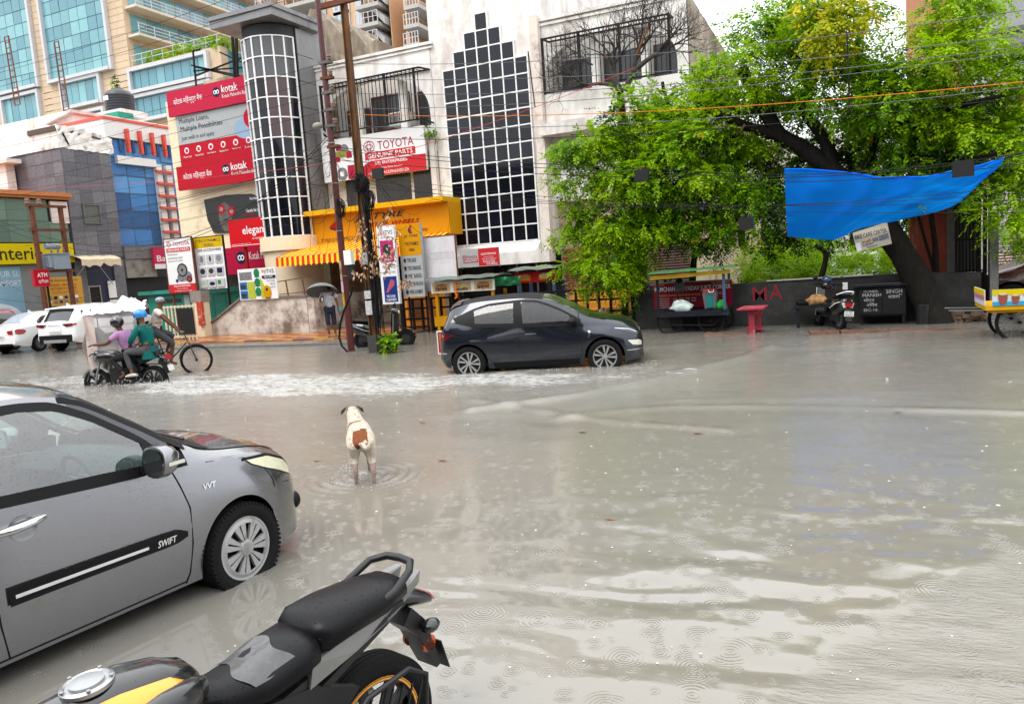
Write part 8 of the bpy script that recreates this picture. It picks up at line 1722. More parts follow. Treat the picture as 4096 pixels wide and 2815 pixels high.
J2=dict(pel=(0,0,0),chest=(.06,0,.35),neck=(.09,0,.53),head=(.11,0,.69),look=(1,-.3,0),shL=(.07,.19,.45),shR=(.07,-.19,.45),elbL=(.22,.26,.22),wriL=(.34,.14,.10),elbR=(.22,-.26,.22),wriR=(.34,-.14,.10),hipL=(.02,.11,-.04),hipR=(.02,-.11,-.04),kneL=(.40,.24,-.04),kneR=(.40,-.24,-.04),ankL=(.30,.24,-.50),ankR=(.30,-.24,-.50))
pi_=person('pillion passenger in teal kurta, grey trousers and open sky blue helmet',rot(bl,brz,(.02,0,1.0)),brz,J2,M_SK,mat('teal_kurta',(.004,.105,.095),.75,var=.15,vscale=5),mat('grey_trousers',(.07,.07,.075),.8),True,1.3)
helmet(pi_,J2['head'],mat('sky_blue_helmet',(.012,.19,.52),.3,coat=.5),True)
mb=MB()
for sd in(-1,1):blob(mb,[(.20,sd*.24,-.535,.04,.03),(.30,sd*.24,-.53,.048,.04),(.40,sd*.24,-.545,.045,.03),(.46,sd*.24,-.555,.02,.015)],12)
mb.v=mb.v;mb.build('shoes',mat('pale_shoe',(.52,.46,.42),.6),pi_,True,local=True)
skt=MB();P=[]
for z,w_,d in((.02,.17,.15),(-.12,.20,.17),(-.22,.21,.18)):P.append([(d*math.cos(a)-.02,w_*math.sin(a),z)for a in np.linspace(0,2*pi,18,endpoint=False)])
skt.grid(P,closed=True);skt.build('kurta_skirt',MATS['teal_kurta'],pi_,True,local=True)
crz=R(46);cl_=(-13.82,12.85,-.08)
cc=thing('cycle_cart','black cargo tricycle with a plastic sheeted frame over its bed','cargo tricycle',cl_,crz)
spoke_wheel(cc,0,0,.35,.335,.022,28,0);
for sd in(-1,1):spoke_wheel(cc,-1.5,sd*.42,.35,.335,.024,24,0)
M_BF=mat('cycle_frame',(.02,.021,.02),.35,coat=.4)
mb=MB();mb.tube([(0,.045,.35),(-.12,.045,.75),(-.16,0,.82),(-.20,0,1.0)],.013,7);mb.tube([(0,-.045,.35),(-.12,-.045,.75),(-.16,0,.82)],.013,7);mb.tube([(-.18,0,.86),(-.75,0,.86)],.016,7);mb.tube([(-.17,0,.78),(-.62,0,.33)],.018,7);mb.tube([(-.62,0,.33),(-.78,0,.98)],.015,7);mb.tube([(-.62,0,.33),(-1.2,0,.38),(-1.5,0,.38)],.018,7);mb.build('frame',M_BF,cc,True,local=True)
MB().tube([(-.42,.30,1.02),(-.30,.28,1.04),(-.20,.0,1.02),(-.30,-.28,1.04),(-.42,-.30,1.02)],.012,7).build('handlebar',M_STEEL,cc,True,local=True)
mb=MB();blob(mb,[(-.70,0,1.0,.03,.02),(-.85,0,1.01,.09,.035),(-.95,0,1.01,.09,.035)],12);mb.build('saddle',M_SEATB,cc,True,local=True)
mb=MB();mb.lathe([(.09,-.004),(.095,.0),(.09,.004)],24,Matrix.Translation((-.62,-.05,.33))@Matrix.Rotation(pi/2,4,'X'));mb.bar((-.62,-.07,.33),(-.54,-.07,.17),.018);mb.bar((-.62,.07,.33),(-.70,.07,.49),.018);mb.build('crank',M_STEEL,cc,local=True)
MB().tube([(.0+.36*math.cos(a),0,.35+.37*math.sin(a))for a in np.linspace(R(60),R(170),10)],.02,6).build('mudguard',M_BF,cc,True,local=True)
MB().box(-2.05,-1.0,-.5,.5,.52,.60).build('bed',mat('bed_wood',(.12,.075,.045),.8,var=.3),cc,local=True)
for x in(-2.0,-1.55,-1.05):
 for y in(-.48,.48):MB().bar((x,y,.6),(x+.03,y,1.72),.022).build('hoop_post',M_BLACKIRON,cc,local=True)
for z in(.95,1.3):MB().bar((-2.0,-.48,z),(-1.05,-.48,z+.05),.016).build('hoop_rail',M_BLACKIRON,cc,local=True)
M_PLAS=bpy.data.materials.new('milky_plastic');M_PLAS.use_nodes=True;b=M_PLAS.node_tree.nodes['Principled BSDF'];b.inputs['Base Color'].default_value=(.74,.73,.72,1);b.inputs['Roughness'].default_value=.25;b.inputs['Alpha'].default_value=.80
M_PLAS2=bpy.data.materials.new('clear_plastic');M_PLAS2.use_nodes=True;b=M_PLAS2.node_tree.nodes['Principled BSDF'];b.inputs['Base Color'].default_value=(.75,.74,.73,1);b.inputs['Roughness'].default_value=.2;b.inputs['Alpha'].default_value=.38
P=[];nr2=random.Random(9)
for i in range(23):
 x=-2.12+1.22*i/22;r_=[]
 for j in range(15):f=j/14;y=-.62+1.24*f;e=1-abs(2*f-1)**4;r_.append((x+.02*math.sin(j*2.1),y,1.60+.18*e+.05*math.sin(i*1.3+j*.5)*e+.16*math.exp(-((i-15)/2.6)**2-((j-6)/4)**2)+nr2.gauss(0,.012)))
 P.append(r_)
sh=thing('plastic_sheet','milky white plastic sheet draped over the cargo tricycle frame','plastic sheet',cl_,crz);MB().grid(P).build('top_sheet',M_PLAS,sh,True,local=True)
P=[[(-2.12+.05*math.sin(z*7+y*3)-.04*(1.6-z),y,z)for z in np.linspace(.18,1.66,16)]for y in np.linspace(-.60,.6,14)];MB().grid(P).build('rear_curtain',M_PLAS,sh,True,local=True)
P=[[(x,-.56-.03*math.sin(x*9+z*4),z)for z in np.linspace(.3+.3*max(0,(x+1.9)),1.64,12)]for x in np.linspace(-2.12,-1.1,16)];MB().grid(P).build('side_curtain',M_PLAS2,sh,True,local=True)
P=[[(x,-.565-.035*math.sin(x*19+z*6),z)for z in np.linspace(.42,1.6,12)]for x in np.linspace(-2.12,-1.92,8)];MB().grid(P).build('gathered_edge',mat('pinkish_sheet',(.62,.50,.45),.5),sh,True,local=True)
mb=MB();blob(mb,[(-1.05,-.1,1.15,.05,.1),(-1.08,-.1,1.2,.13,.26),(-1.16,-.1,1.2,.13,.26),(-1.20,-.1,1.18,.1,.2)],16,4);solo(mb,'gas_cylinder',M_BLKPLA,'dark upright container under the plastic sheet behind the cyclist','container',(0,0,0),None,True).location=cl_
bpy.data.objects['gas_cylinder'].rotation_euler=(0,0,crz);bpy.data.objects['gas_cylinder'].name='container'
J3=dict(pel=(0,0,0),chest=(.10,0,.34),neck=(.15,0,.51),head=(.20,0,.655),look=(1,-.15,-.15),shL=(.1,.18,.44),shR=(.1,-.18,.44),elbL=(.26,.26,.24),wriL=(.45,.27,.03),elbR=(.26,-.26,.24),wriR=(.45,-.27,.03),hipL=(.02,.09,-.02),hipR=(.02,-.09,-.02),kneL=(.36,.1,-.12),kneR=(.34,-.1,-.30),ankL=(.18,.09,-.50),ankR=(.26,-.09,-.74))
cy=person('lean cyclist in white and mustard t-shirt, dark shorts and a wet head cloth',rot(cl_,crz,(-.80,0,1.10)),crz,J3,M_SK2,mat('striped_tee',(.58,.50,.46),.8,var=.1),mat('dark_shorts',(.06,.062,.066),.8),False,.55,(mat('head_cloth',(.27,.27,.34),.8,var=.4,vscale=25),(.10,.096,.07),'head_cloth'))
mb=MB();blob(mb,[(.165,0,.19,.142,.03),(.055,0,.19,.155,.04),(-.1,0,.19,.12,.03)],14);mb.build('mustard_band',mat('mustard',(.42,.25,.07),.8),cy,True,local=True)
dg_=thing('dog','wet white stray dog with brown rump patch wading away from the camera','dog',(float(DOGP[0]),float(DOGP[1]),-.02),R(128));dg_.scale=(.87,.87,.87)
D=[[((-.24,0,.50),.136),((-.10,0,.50),.15),((.10,0,.50),.145),((.24,0,.51),.14),((.34,.02,.58),.098),((.43,.04,.655),.086),((.50,.045,.69),.074),((.62,.05,.66),.036),((.67,.05,.645),.028)],[((-.24,0,.50),.136),((-.26,.085,.42),.085),((-.21,.095,.29),.056),((-.31,.09,.18),.028),((-.28,.09,.03),.022),((-.24,.09,.0),.026)],[((-.24,0,.50),.136),((-.27,-.085,.42),.085),((-.25,-.095,.29),.056),((-.37,-.095,.18),.028),((-.36,-.095,.03),.022),((-.32,-.095,.0),.026)],[((.24,0,.51),.14),((.24,.085,.38),.056),((.21,.085,.25),.036),((.30,.085,.14),.024),((.27,.085,.06),.022)],[((.24,0,.51),.14),((.26,-.085,.38),.056),((.26,-.085,.22),.034),((.25,-.085,.04),.022),((.28,-.085,.0),.025)],[((-.24,0,.50),.136),((-.345,-.01,.47),.036),((-.40,-.04,.42),.028),((-.42,-.09,.46),.034),((-.40,-.12,.53),.022)]]
V,E,R_=chain(D)
M_DW=mat('wet_white_fur',(.56,.50,.41),.7,var=.25,vscale=30,stretch=(3,3,.8),bump=.9,bscale=45,grime=(.30,.23,.18),gamt=.35,gscale=7);M_DB=mat('chestnut_fur',(.16,.05,.016),.7,var=.35,vscale=25,bump=.8,bscale=45)
M_DL=mat('muddy_leg_fur',(.27,.20,.17),.7,var=.3,vscale=18,bump=.6,bscale=40)
def dpick(c):
 if c[2]<.25:return 2
 if c[0]>.44 and c[0]<.56 and abs(c[1]-.045)>.042:return 1
 if-.36<c[0]<-.16 and c[2]>.46-.05*math.sin(c[1]*40)and-.07<c[1]<.085:return 1
 if.12<c[0]+.25*(c[2]-.5)<.165 and c[1]>-.02:return 1
 return 0
skin('body',V,E,R_,[M_DW,M_DB,M_DL],dg_,3,dpick)
for sd in(-1,1):mb=MB();mb.slab([(.50,.045+sd*.055,.745),(.545,.045+sd*.06,.74),(.53,.045+sd*.125,.70),(.505,.045+sd*.135,.655),(.485,.045+sd*.10,.68)],(-.012,0,.004));mb.build('ear',mat('dark_ear',(.035,.018,.014),.8),dg_,local=True)
def scooter(label,loc,rz,stripe,bodym,plate=False):
 t=thing('scooter',label,'scooter',loc,rz)
 for x in(0,1.24):wheel(t,x,.0001,.24,.24,.1,8,'plain',M_STEEL,0,.15)
 mb=MB();blob(mb,[(-.32,0,.66,.05,.05),(-.26,0,.62,.12,.13),(-.05,0,.55,.17,.20),(.2,0,.50,.17,.20),(.42,0,.45,.12,.18),(.48,0,.4,.05,.1)],18);bdy=mb.build('rear_body',bodym,t,True,local=True,angle=60)
 mb=MB();blob(mb,[(-.26,0,.78,.06,.03),(-.2,0,.785,.12,.05),(.05,0,.77,.14,.055),(.35,0,.74,.12,.05),(.46,0,.72,.05,.03)],16);mb.build('seat',M_SEATB,t,True,local=True,angle=60)
 MB().box(.4,.95,-.16,.16,.26,.34).build('floor_board',M_BLKPLA,t,local=True)
 P=[[(.93+.1*(z-.3)-.04*abs(y)/.2+.22*max(0,.4-z),y,z)for y in np.linspace(-.21,.21,9)]for z in np.linspace(.28,.92,10)];mb=MB();mb.grid(P);mb.grid([[(p[0]+.09*(1-(p[1]/.22)**2)+.02,p[1],p[2])for p in r_]for r_ in P],flip=True);mb.build('front_apron',bodym,t,True,local=True)
 for sd in(-1,1):
  MB().tube([(p[0]+.01,sd*.212,p[2])for p in[r_[4]for r_ in P]],.012,6).build('apron_edge',stripe,t,True,local=True)
  MB().tube([(-.3,sd*.08,.68),(-.05,sd*.178,.60),(.15,sd*.182,.52),(.3,sd*.16,.48)],.010,6).build('chrome_trim',stripe,t,True,local=True)
  MB().tube([(.92,sd*.2,1.0),(.90,sd*.3,1.12)],.006,5).build('mirror_stem',M_BLKPLA,t,True,local=True);MB().ball((.90,sd*.31,1.15),(.02,.07,.045),10,6).build('mirror',M_BLKPLA,t,True,local=True)
  mb=MB();mb.add([(-.345,sd*.03,.60),(-.335,sd*.10,.64),(-.30,sd*.135,.62),(-.31,sd*.10,.52),(-.34,sd*.04,.53)],[(0,1,2,3,4)if sd<0 else(4,3,2,1,0)]);mb.build('rear_indicator',M_HLAMP,t,local=True)
 MB().slab([(-.34,-.09,.63),(-.34,.09,.63),(-.345,.07,.54),(-.345,-.07,.54)],(-.015,0,0)).build('tail_light',M_RLAMP,t,local=True)
 MB().tube([(-.02,.15,.79),(-.2,.14,.83),(-.33,.08,.87),(-.34,0,.875),(-.33,-.08,.87),(-.2,-.14,.83),(-.02,-.15,.79)],.015,8).build('grab_rail',stripe if plate else M_BLKPLA,t,True,local=True)
 mb=MB();blob(mb,[(.88,0,.96,.05,.05),(.93,0,.98,.12,.09),(1.02,0,.97,.13,.09),(1.10,0,.95,.07,.05)],16);mb.build('headset',bodym,t,True,local=True,angle=60)
 MB().ball((1.09,0,.95),(.03,.07,.05),12,8).build('headlight',M_HLAMP,t,True,local=True)
 MB().tube([(.86,.33,.99),(.95,.2,1.0),(.95,-.2,1.0),(.86,-.33,.99)],.014,8).build('handlebar',M_BLACK,t,True,local=True)
 MB().tube([(1.24,.06,.24),(1.08,.05,.6)],.025,8).build('fork',M_DKGREYA,t,True,local=True)
 P=[[(1.24+.27*math.cos(a),y,.24+.28*math.sin(a))for y in(-.07,-.04,0,.04,.07)]for a in np.linspace(R(-5),R(150),14)];MB().grid(P).build('front_fender',bodym,t,True,local=True)
 MB().box(-.05,.45,-.12,.1,.2,.36).build('engine',M_DKGREYA,t,local=True)
 MB().slab([(-.34,-.06,.5),(-.40,-.07,.24),(-.36,-.07,.24),(-.28,-.06,.48)],(0,.13,0)).build('rear_flap',M_BLKPLA,t,local=True)
 if plate:pt=MB().box(-.405,-.39,-.1,.1,.34,.45).build('number_plate',M_PLATE,t,local=True);mb=MB();put_text(mb,'9632',(-.407,.08,.35),(0,-1,0),(0,0,1),.16,.045);put_text(mb,'DL 8SD',(-.407,.08,.41),(0,-1,0),(0,0,1),.16,.03);mb.build('lettering',M_SBLK,pt,local=True)
 return t
s1=scooter('black scooter with silver trim parked between the two utility poles',(-12.05,16.95,-.06),R(14),M_GREYA,M_DKFAIR)
sct=scooter('black scooter with red tail lamp and number plate parked by the dark wall',(-.12,18.15,-.03),R(112),M_WHITE,M_DKFAIR,True)
sct.rotation_euler=(R(6),0,R(112))
MB().ball((1.0,0,1.1),(.13,.12,.1),14,10).build('helmet',mat('navy_helmet',(.02,.04,.10),.2,coat=.8),sct,True,local=True)
jc=thing('juice_cart','dark four wheeled juice cart with green and yellow roof against the dark wall','food cart',(-3.4,18.8,0))
M_NAVYW=mat('navy_wood',(.011,.012,.017),.5,var=.3,grime=(.035,.035,.035),gamt=.25,gscale=9)
for i in range(9):MB().box(-4.3+i*.195,-4.11+i*.195,18.25,19.25,.46,.52).build('plank',M_NAVYW,jc)
MB().box(-4.32,-2.5,18.2,18.245,.40,.53).build('side_rail',M_NAVYW,jc)
for x in(-4.2,-2.62):
 for y in(18.3,19.2):MB().box(x-.03,x+.03,y-.03,y+.03,.52,1.42).build('post',M_NAVYW if x<-3 else mat('blue_wood',(.05,.09,.16),.6),jc)
MB().slab([(-4.35,18.15,1.42),(-2.45,18.15,1.47),(-2.45,18.17,1.38),(-4.35,18.17,1.32)],(0,.03,0)).build('yellow_board',flat('stall_yellow','#c9a52e',var=.25),jc)
mb=MB();P=[[(x,y,1.47+.02*(x+4.4)+.05*math.sin(pi*(y-18.1)/1.25)+.01*math.sin(x*12))for y in np.linspace(18.08,19.35,8)]for x in np.linspace(-4.4,-2.38,16)];mb.grid(P,flip=True);mb.build('roof_sheet',mat('green_sheet',(.06,.17,.06),.5,var=.5,vscale=4),jc,True)
for x in(-3.95,-2.95):
 for y in(18.32,19.15):spoke_wheel(jc,x+3.4+(.12 if y>19 else 0),y-18.8,.27,.30,.017,24,0,M_BLACKIRON)
MB().tube([(-4.2,18.3,.45),(-4.0,18.3,.2),(-2.9,18.3,.16),(-2.62,18.3,.45)],.016,6).build('axle_frame',M_BLACKIRON,jc,True)
t=board('menu_board','maroon juice corner menu board standing at the back of the juice cart','sign',(-4.5,19.15,.55),XD,1.95,.66,[('rect',0,1,.965,1,flat('mint','#7fc0a0'),'edge'),('text','RAMCHANDRA YADAV JUICE CORNER',.015,.985,.60,.82,mat('aqua_letter',(.42,.55,.55),.5)),('text','MANGO SHAKE, BANANA SHAKE, STRBARY SHAKE',.04,.9,.44,.53,flat('gold_letter','#d0a24a')),('text','PRO-JAYDEV',.01,.14,.86,.93,flat('gold_letter','#d0a24a')),('text','Mob 81024 67995',.75,.97,.86,.93,flat('gold_letter','#d0a24a'))]+[('text',s,.04,.2,.34-i*.085,.39-i*.085,M_SGREY)for i,s in enumerate(('ORANGE JUICE','GAJAR JUICE','MANGO JUICE','BANANA JUICE','BEL JUICE'))]+[('text','20 30 40 50',.25,.55,.33-i*.1,.38-i*.1,M_SGREY)for i in range(2)],flat('maroon_board','#8a1530'),.03)
def bucket():
 c=(-2.98,18.55,.525);t=thing('bucket_stack','grey plastic crate bin with teal tub and red lid on the juice cart','bin',c)
 for k,a in enumerate(np.linspace(0,2*pi,4,endpoint=False)+pi/4):MB().slab([(c[0]+.13*math.cos(a)-.035,c[1]+.13*math.sin(a),.53),(c[0]+.13*math.cos(a)+.035,c[1]+.13*math.sin(a),.53),(c[0]+.19*math.cos(a)+.035,c[1]+.19*math.sin(a),.95),(c[0]+.19*math.cos(a)-.035,c[1]+.19*math.sin(a),.95)],(0,.03,0)).build('leg_panel',mat('bin_grey',(.10,.11,.125),.45),t)
 MB().lathe([(0,.54),(.115,.54),(.15,.86),(0,.86)],20,Matrix.Translation((c[0],c[1],0))).build('tub',mat('teal_tub',(.005,.19,.16),.4),t,True);MB().lathe([(.17,.86),(.21,.97),(.18,.97),(.15,.88)],4,Matrix.Translation((c[0],c[1],0))@Matrix.Rotation(pi/4,4,'Z')).build('rim',mat('bin_grey',(.10,.11,.125),.45),t)
 MB().box(c[0]-.16,c[0]+.12,c[1]-.13,c[1]+.13,.972,1.02).build('lid',mat('red_lid',(.45,.03,.025),.4),t);MB().tube([(c[0]-.02,c[1]-.14,1.0),(c[0],c[1]-.18,.95),(c[0]+.1,c[1]-.18,.95),(c[0]+.1,c[1]-.14,1.0)],.009,6).build('handle',M_WHITE,t,True)
bucket()
def lump(label,name,cat,c,r_,m_,seed,par=None):
 g=np.random.default_rng(seed);P=[];mb=MB()
 for i in range(11):
  th=pi*i/10;P.append([(c[0]+r_[0]*math.sin(th)*math.cos(a)*(1+.18*math.sin(3*a+seed+4*th)+.06*g.normal()),c[1]+r_[1]*math.sin(th)*math.sin(a)*(1+.15*math.sin(4*a+2*th)),max(c[2]-r_[2]*.55,c[2]+r_[2]*math.cos(th)*(1+.2*math.sin(2*a+th*3))))for a in np.linspace(0,2*pi,18,endpoint=False)])
 mb.grid(P,closed=True,flip=True);return solo(mb,name,m_,label,cat,c,None,True)
lump('crumpled pale blue and green plastic bundle lying on the juice cart','plastic_bundle','bundle',(-3.68,18.45,.60),(.26,.16,.17),mat('pale_plastic',(.42,.50,.46),.35,var=.3,vscale=8),3)
lump('bright green plastic bag beside the crate bin on the juice cart','plastic_bag','bag',(-2.72,18.5,.60),(.13,.14,.13),mat('green_bag',(.01,.26,.03),.35),5);lump('black plastic bag hanging under the juice cart roof','plastic_bag','bag',(-3.72,18.6,1.10),(.13,.1,.2),mat('black_bag',(.014,.014,.015),.3),7)
lump('torn pale sack among rubbish behind the fence by the dark car bonnet','sack','sack',(-6.3,20.6,.25),(.2,.15,.25),mat('pale_sack',(.42,.30,.22),.8,var=.4),9);mb=MB().lathe([(0,0),(.12,0),(.14,.22),(.15,.22),(.15,.25),(0,.25)],18,Matrix.Translation((-5.6,20.5,.0)));solo(mb,'bucket',M_WHITE,'white paint bucket behind the dark car bonnet by the wall end','bucket',(-5.6,20.5,0),None,True)
M_PINKW=mat('pink_red_wood',(.30,.035,.055),.5,var=.2,grime=(.5,.16,.16),gamt=.25,gscale=6)
t=thing('stool','pink painted wooden table stand with a single plank leg standing in the water','stool',(-1.95,17.9,0));MB().slab([(-2.26,17.62,.545),(-1.68,17.62,.545),(-1.62,18.1,.575),(-2.15,18.1,.575)],(0,0,.035)).build('top',M_PINKW,t);MB().box(-2.03,-1.90,17.80,17.86,-.3,.54).build('leg',M_PINKW,t);MB().box(-1.88,-1.78,17.98,18.04,-.3,.54).build('leg',M_PINKW,t);MB().box(-2.0,-1.72,17.79,17.83,.44,.53).build('apron',M_PINKW,t);MB().box(-2.12,-1.72,17.9,18.0,.06,.12).build('foot',M_PINKW,t)
t=thing('bench','black work bench holding rags and tyres behind the scooter','bench',(-.8,18.9,0));MB().box(-1.1,-.2,18.6,19.2,.46,.52).build('top',M_NAVYW,t)
for x in(-1.05,-.28):MB().box(x,x+.07,18.65,18.72,-.3,.46).build('leg',M_NAVYW,t)
lump('heap of rags in mustard and brown cloth lying on the black bench','rags','cloth',(-.62,18.8,.60),(.22,.14,.14),mat('mustard_rag',(.30,.17,.07),.8,var=.7,vscale=9),11);mb=MB();mb.lathe([(.09,-.04),(.16,-.05),(.18,0),(.16,.05),(.09,.04)],20,Matrix.Translation((-.9,18.9,.575)));solo(mb,'tyre',M_BLACK,'small black tyre lying on the bench by the rags','tyre',(-.9,18.9,.52),None,True)
cbn=thing('cabinet','black tool cabinet with white chalk writing against the wall','cabinet',(.78,19.1,0));MB().box(.28,1.24,18.9,19.3,.2,.86).build('carcass',M_NAVYW,cbn);MB().box(.18,1.34,18.8,19.35,.87,.92).build('top',M_NAVYW,cbn)
for x in(.30,1.16):MB().box(x,x+.06,18.92,18.98,-.3,.2).build('leg',M_NAVYW,cbn)
for x in(.3,.77):MB().box(x,x+.45,18.875,18.898,.24,.83).build('door',mat('cabinet_door',(.014,.014,.015),.5,var=.3),cbn)
M_CHALK=mat('chalk',(.40,.40,.40),.9,var=.4,vscale=20);mb=MB()
for s,x,z,w_,h_ in(('GURBIR',.38,.735,.3,.05),('MANISH',.36,.64,.38,.075),('मोटर',.38,.53,.22,.08),('रिपेर',.44,.42,.22,.08),('SIC-16',.38,.31,.28,.06),('SINGH',.84,.70,.32,.09),('साइकि',.88,.58,.28,.1)):put_text(mb,s,(x,18.872,z),XD,(0,0,1),w_,h_,0,False)
mb.build('lettering',M_CHALK,cbn);MB().lathe([(0,0),(.05,0),(.05,.2),(.03,.24),(0,.24)],12,Matrix.Translation((1.22,19.1,.92)));mb=MB();mb.lathe([(0,0),(.05,0),(.05,.18),(.03,.22),(0,.22)],12,Matrix.Translation((1.2,19.1,.922)));solo(mb,'bottle',mat('clear_bottle',(.16,.2,.24),.2),'plastic bottle standing on the chalked tool cabinet','bottle',(1.2,19.1,.92),None,True)
mb=MB();mb.lathe([(0,-.1),(.14,-.1),(.15,.42),(.13,.44),(0,.44)],20,Matrix.Translation((1.56,18.75,0)));solo(mb,'drum',M_BLKPLA,'black plastic drum between the tool cabinet and the trunk','drum',(1.56,18.75,0),None,True)
M_LOG=mat('wet_log',(.12,.06,.04),.5,var=.5,vscale=7,stretch=(.6,4,4),bump=.8,bscale=22)
def log(label,a,b_,r0,r1):W_=[np.array(a)+(np.array(b_)-np.array(a))*f+np.array((0,.015*math.sin(f*9),.008*math.sin(f*13)))for f in np.linspace(0,1,12)];mb=MB();mb.tube([tuple(p)for p in W_],[r0+(r1-r0)*i/11+.012*math.sin(i*2.3)for i in range(12)],9);solo(mb,'log',M_LOG,label,'log',a,None,True)
log('half sunk brown log lying left of centre below the scooter',tuple(GZ(3240,1338)),tuple(GZ(3360,1334)),.085,.08);log('longer brown log lying right behind the first below the scooter',tuple(GZ(3362,1334)),tuple(GZ(3550,1326)),.08,.06);log('dark half sunk plank drifting toward the yellow cart',tuple(GZ(3556,1322)),tuple(GZ(3920,1315)),.05,.02);log('thin log floating before the pink stool',tuple(GZ(2820,1338)),tuple(GZ(2995,1336)),.05,.03)
for k in range(14):x,y=random.uniform(2.0,2.7),random.uniform(18.9,19.3);MB()
mb=MB()
for k in range(40):mb.obox((random.uniform(1.95,2.8),random.uniform(18.85,19.35),random.uniform(-.05,.2)),(.2,.1,.07),Matrix.Rotation(random.uniform(0,3),3,'Z')@Matrix.Rotation(random.gauss(0,.2),3,'X'))
o=mb.build('rubble',mat('brick_rubble',(.13,.085,.06),.9,var=.4));o['kind']='stuff'
yc=thing('drinks_cart','yellow handcart with a printed panel of clay cups at the right edge','food cart',(3.3,16.3,0));M_CY=flat('cart_yellow','#f2b61c')
MB().box(2.3,4.9,15.75,16.95,.52,.60).build('bed',M_CY,yc);MB().box(2.4,4.9,15.85,16.85,.46,.515).build('under_frame',M_CY,yc)
def cup(cx_,cz,w_,h_,y,par):MB().slab([(cx_+sx*w_*f,y,cz+h_*g_)for sx,f,g_ in((-1,.5,1),(-1,.56,.6),(-1,.34,0),(1,.34,0),(1,.56,.6),(1,.5,1))][::-1],(0,.006,0)).build('picture',flat('clay_cup','#b5675a',k=.5),par);MB().slab([(cx_+w_*.5*math.cos(a),y-.004,cz+h_+h_*.13*math.sin(a))for a in np.linspace(0,2*pi,18,endpoint=False)],(0,.006,0)).build('picture',flat('lassi','#ecdf9c'),par)
pn=MB().box(2.40,4.9,15.735,15.749,.60,.885).build('front_panel',flat('panel_white','#e8eef0'),yc);MB().box(2.40,4.9,15.728,15.734,.79,.885).build('yellow_band',flat('panel_yellow','#f4d90a'),pn);MB().box(2.40,4.9,15.728,15.734,.60,.67).build('blue_band',flat('panel_blue','#35b5ea'),pn)
cup(2.56,.62,.13,.19,15.72,pn);cup(2.75,.625,.11,.155,15.72,pn);mb=MB();put_text(mb,'स्पेशल लस्सी',(2.86,15.725,.72),XD,(0,0,1),.75,.09);mb.build('lettering',flat('hot_pink','#e0265e'),pn);mb=MB();put_text(mb,'मलाई मारके',(2.88,15.722,.635),XD,(0,0,1),.55,.05);mb.build('lettering',M_SBLK,pn)
sp_=MB().box(2.285,2.298,15.76,16.9,.60,.885).build('side_panel',flat('panel_white','#e8eef0'),yc);MB().box(2.276,2.284,15.76,16.9,.79,.885).build('yellow_band',flat('panel_yellow','#f4d90a'),sp_);MB().box(2.276,2.284,15.8,16.8,.70,.77).build('pink_band',flat('panel_pink','#e07a9a'),sp_)
for x in(2.85,4.2):
 for y in(15.95,16.7):spoke_wheel(yc,x-3.3,y-16.3,.27,.36,.022,26,0,M_BLACKIRON)
for y in(16.0,16.6):MB().bar((1.75,y,.52),(2.4,y,.5),.02).build('handle',M_STEEL,yc)
def stall(label,x0_,x1_,y,zt_,words,post_m,board_m):
 t=thing('food_stall',label,'food stall',((x0_+x1_)/2,y+.4,0))
 P=[[(x,yy,zt_+.06+.10*math.sin(pi*(yy-y+.25)/1.5)+.015*math.sin(x*9+yy*5))for yy in np.linspace(y-.25,y+1.2,8)]for x in np.linspace(x0_-.12,x1_+.1,16)];MB().grid(P,flip=True).build('roof_sheet',mat('grey_green_sheet',(.10,.13,.105),.35,var=.6,vscale=3),t,True)
 bd=MB().box(x0_,x1_,y,y+.05,zt_-.33,zt_).build('fascia_board',board_m,t);n=len(words);w_=(x1_-x0_)/n
 for i,(s,m_)in enumerate(words):
  MB().box(x0_+i*w_+.06,x0_+(i+1)*w_-.06,y-.008,y-.001,zt_-.30,zt_-.04).build('picture',m_,bd);MB().ball((x0_+(i+.5)*w_,y-.01,zt_-.15),(w_*.3,.012,.09),16,8).build('picture',M_FOOD2 if i%2 else M_FOOD,bd,True)
  mb=MB();put_text(mb,s,(x0_+i*w_+w_*.2,y-.026,zt_-.29),XD,(0,0,1),w_*.6,.10);mb.build('lettering',M_SNAVY if m_ is M_FOOD2 else M_SYEL,bd)
 for x in(x0_+.08,x1_-.15):
  for yy in(y+.06,y+.95):MB().box(x,x+.09,yy,yy+.07,-.2,zt_-.33).build('post',post_m,t)
 MB().box(x0_+.05,x1_-.05,y+.1,y+1.0,.42,.5).build('counter',post_m,t);MB().box(x0_,x1_,y+.05,y+.1,.2,.5).build('counter_front',post_m,t);return t
M_CARTY=flat('stall_post_yellow','#d99a14')
stall('snack stall with printed burger and noodle board and yellow posts',-11.65,-9.5,20.2,1.56,(('वड़ा पाव',M_FOOD2),('चाउमीन',M_FOOD2),('बर्गर',M_FOOD2)),M_CARTY,M_SWHITE)
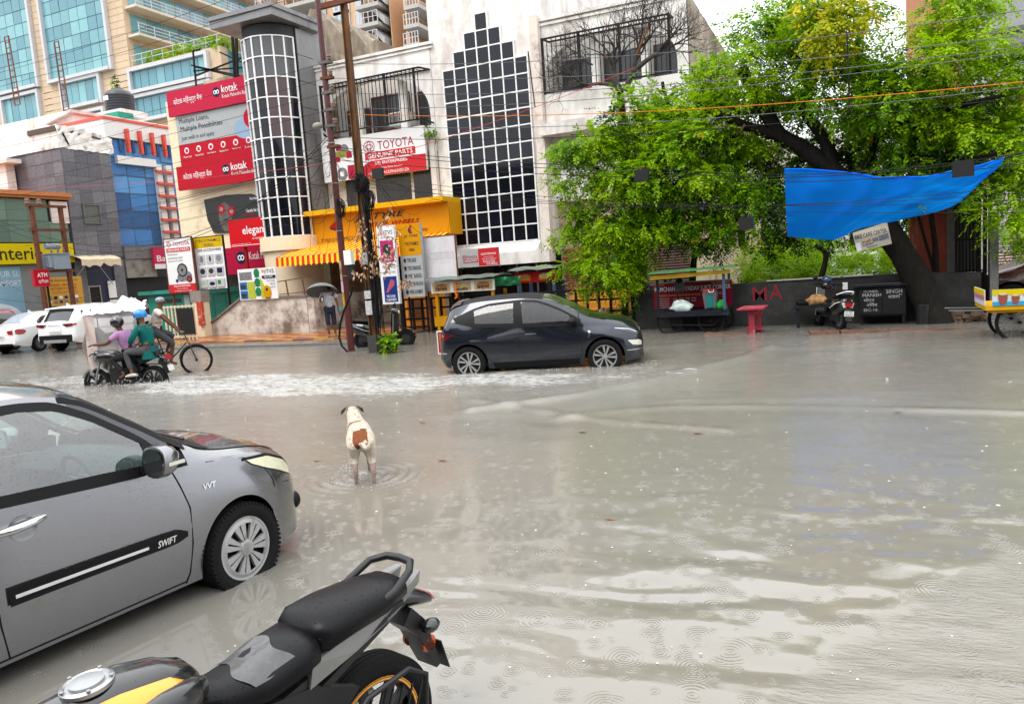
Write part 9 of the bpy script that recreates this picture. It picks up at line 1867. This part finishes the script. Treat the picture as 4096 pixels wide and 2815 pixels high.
stall('red board stall with green tarpaulin corner right of the snack stall',-9.35,-8.0,21.4,1.68,(('अमेरिकन कॉर्न',flat('stall_red','#c01c1c')),('कॉर्न',flat('stall_red','#c01c1c'))),mat('blue_post',(.05,.12,.22),.5),flat('stall_red','#c01c1c'))
P=[[tuple(np.array(GY(2000+x,1108-.06*x+y,20.3+.004*y))+np.array([0,.05*math.sin(x*.1+y*.2),0]))for y in(0,12,26,36)]for x in np.linspace(-30,80,14)];o=solo(MB().grid(P),'tarpaulin',mat('green_tarp',(.004,.16,.06),.4),'small green tarpaulin tied over the corner of the snack stall','tarpaulin',P[7][1],None,True)
gl=MB();p=GY(1822,1140,20.1)
for i in range(26):gl.ball((p[0]+random.gauss(0,.018),p[1],p[2]+.1-.02*i),(.028,.028,.02),7,5)
solo(gl,'garland',mat('marigold',(.75,.18,.005),.7),'orange marigold garland hanging from the snack stall board','garland',tuple(p),None,True)
board('price_board','red and white price board standing in the water behind the dark car','sign',tuple(GY(1757,1412,13.9)),XD,.30,.45,[('rect',.1,.95,.35,.95,M_FOOD,'picture'),('text','2₹',.15,.8,.06,.3,M_SWHITE)],flat('price_red','#c8202c'),.03,frame=(M_SWHITE,.02))
LFL=('ahead of the dog to the right','left of the dog','below the dark car front','in the middle of the open water','behind the dark car tail','far right beyond the crest','below the pink stool','right of the pink stool')
for k,(px,py)in enumerate(((1770,1843),(1270,1845),(2330,1730),(2440,2080),(1690,1690),(3590,1650),(2790,1735),(3690,1630))):p=GZ(px,py);MB_=MB().slab([(p[0]-.05,p[1]-.012,.004),(p[0],p[1]-.02,.012),(p[0]+.06,p[1],.004),(p[0],p[1]+.02,.008)],(0,0,.004));solo(MB_,'floating_leaf',M_DEAD[1],'small dark leaf floating on the flood '+LFL[k],'leaf',tuple(p),'leaves floating on the water')
for o in list(al.children):
 for q in[o]+list(o.children):
  if q.type=='MESH' and q.name.split('.')[0]not in('wheel','rim','tread_blocks','wheel_shade_disc'):
   for v in q.data.vertices:
    if v.co.x<-2.84:v.co.x=-2.84+(v.co.x+2.84)*.5
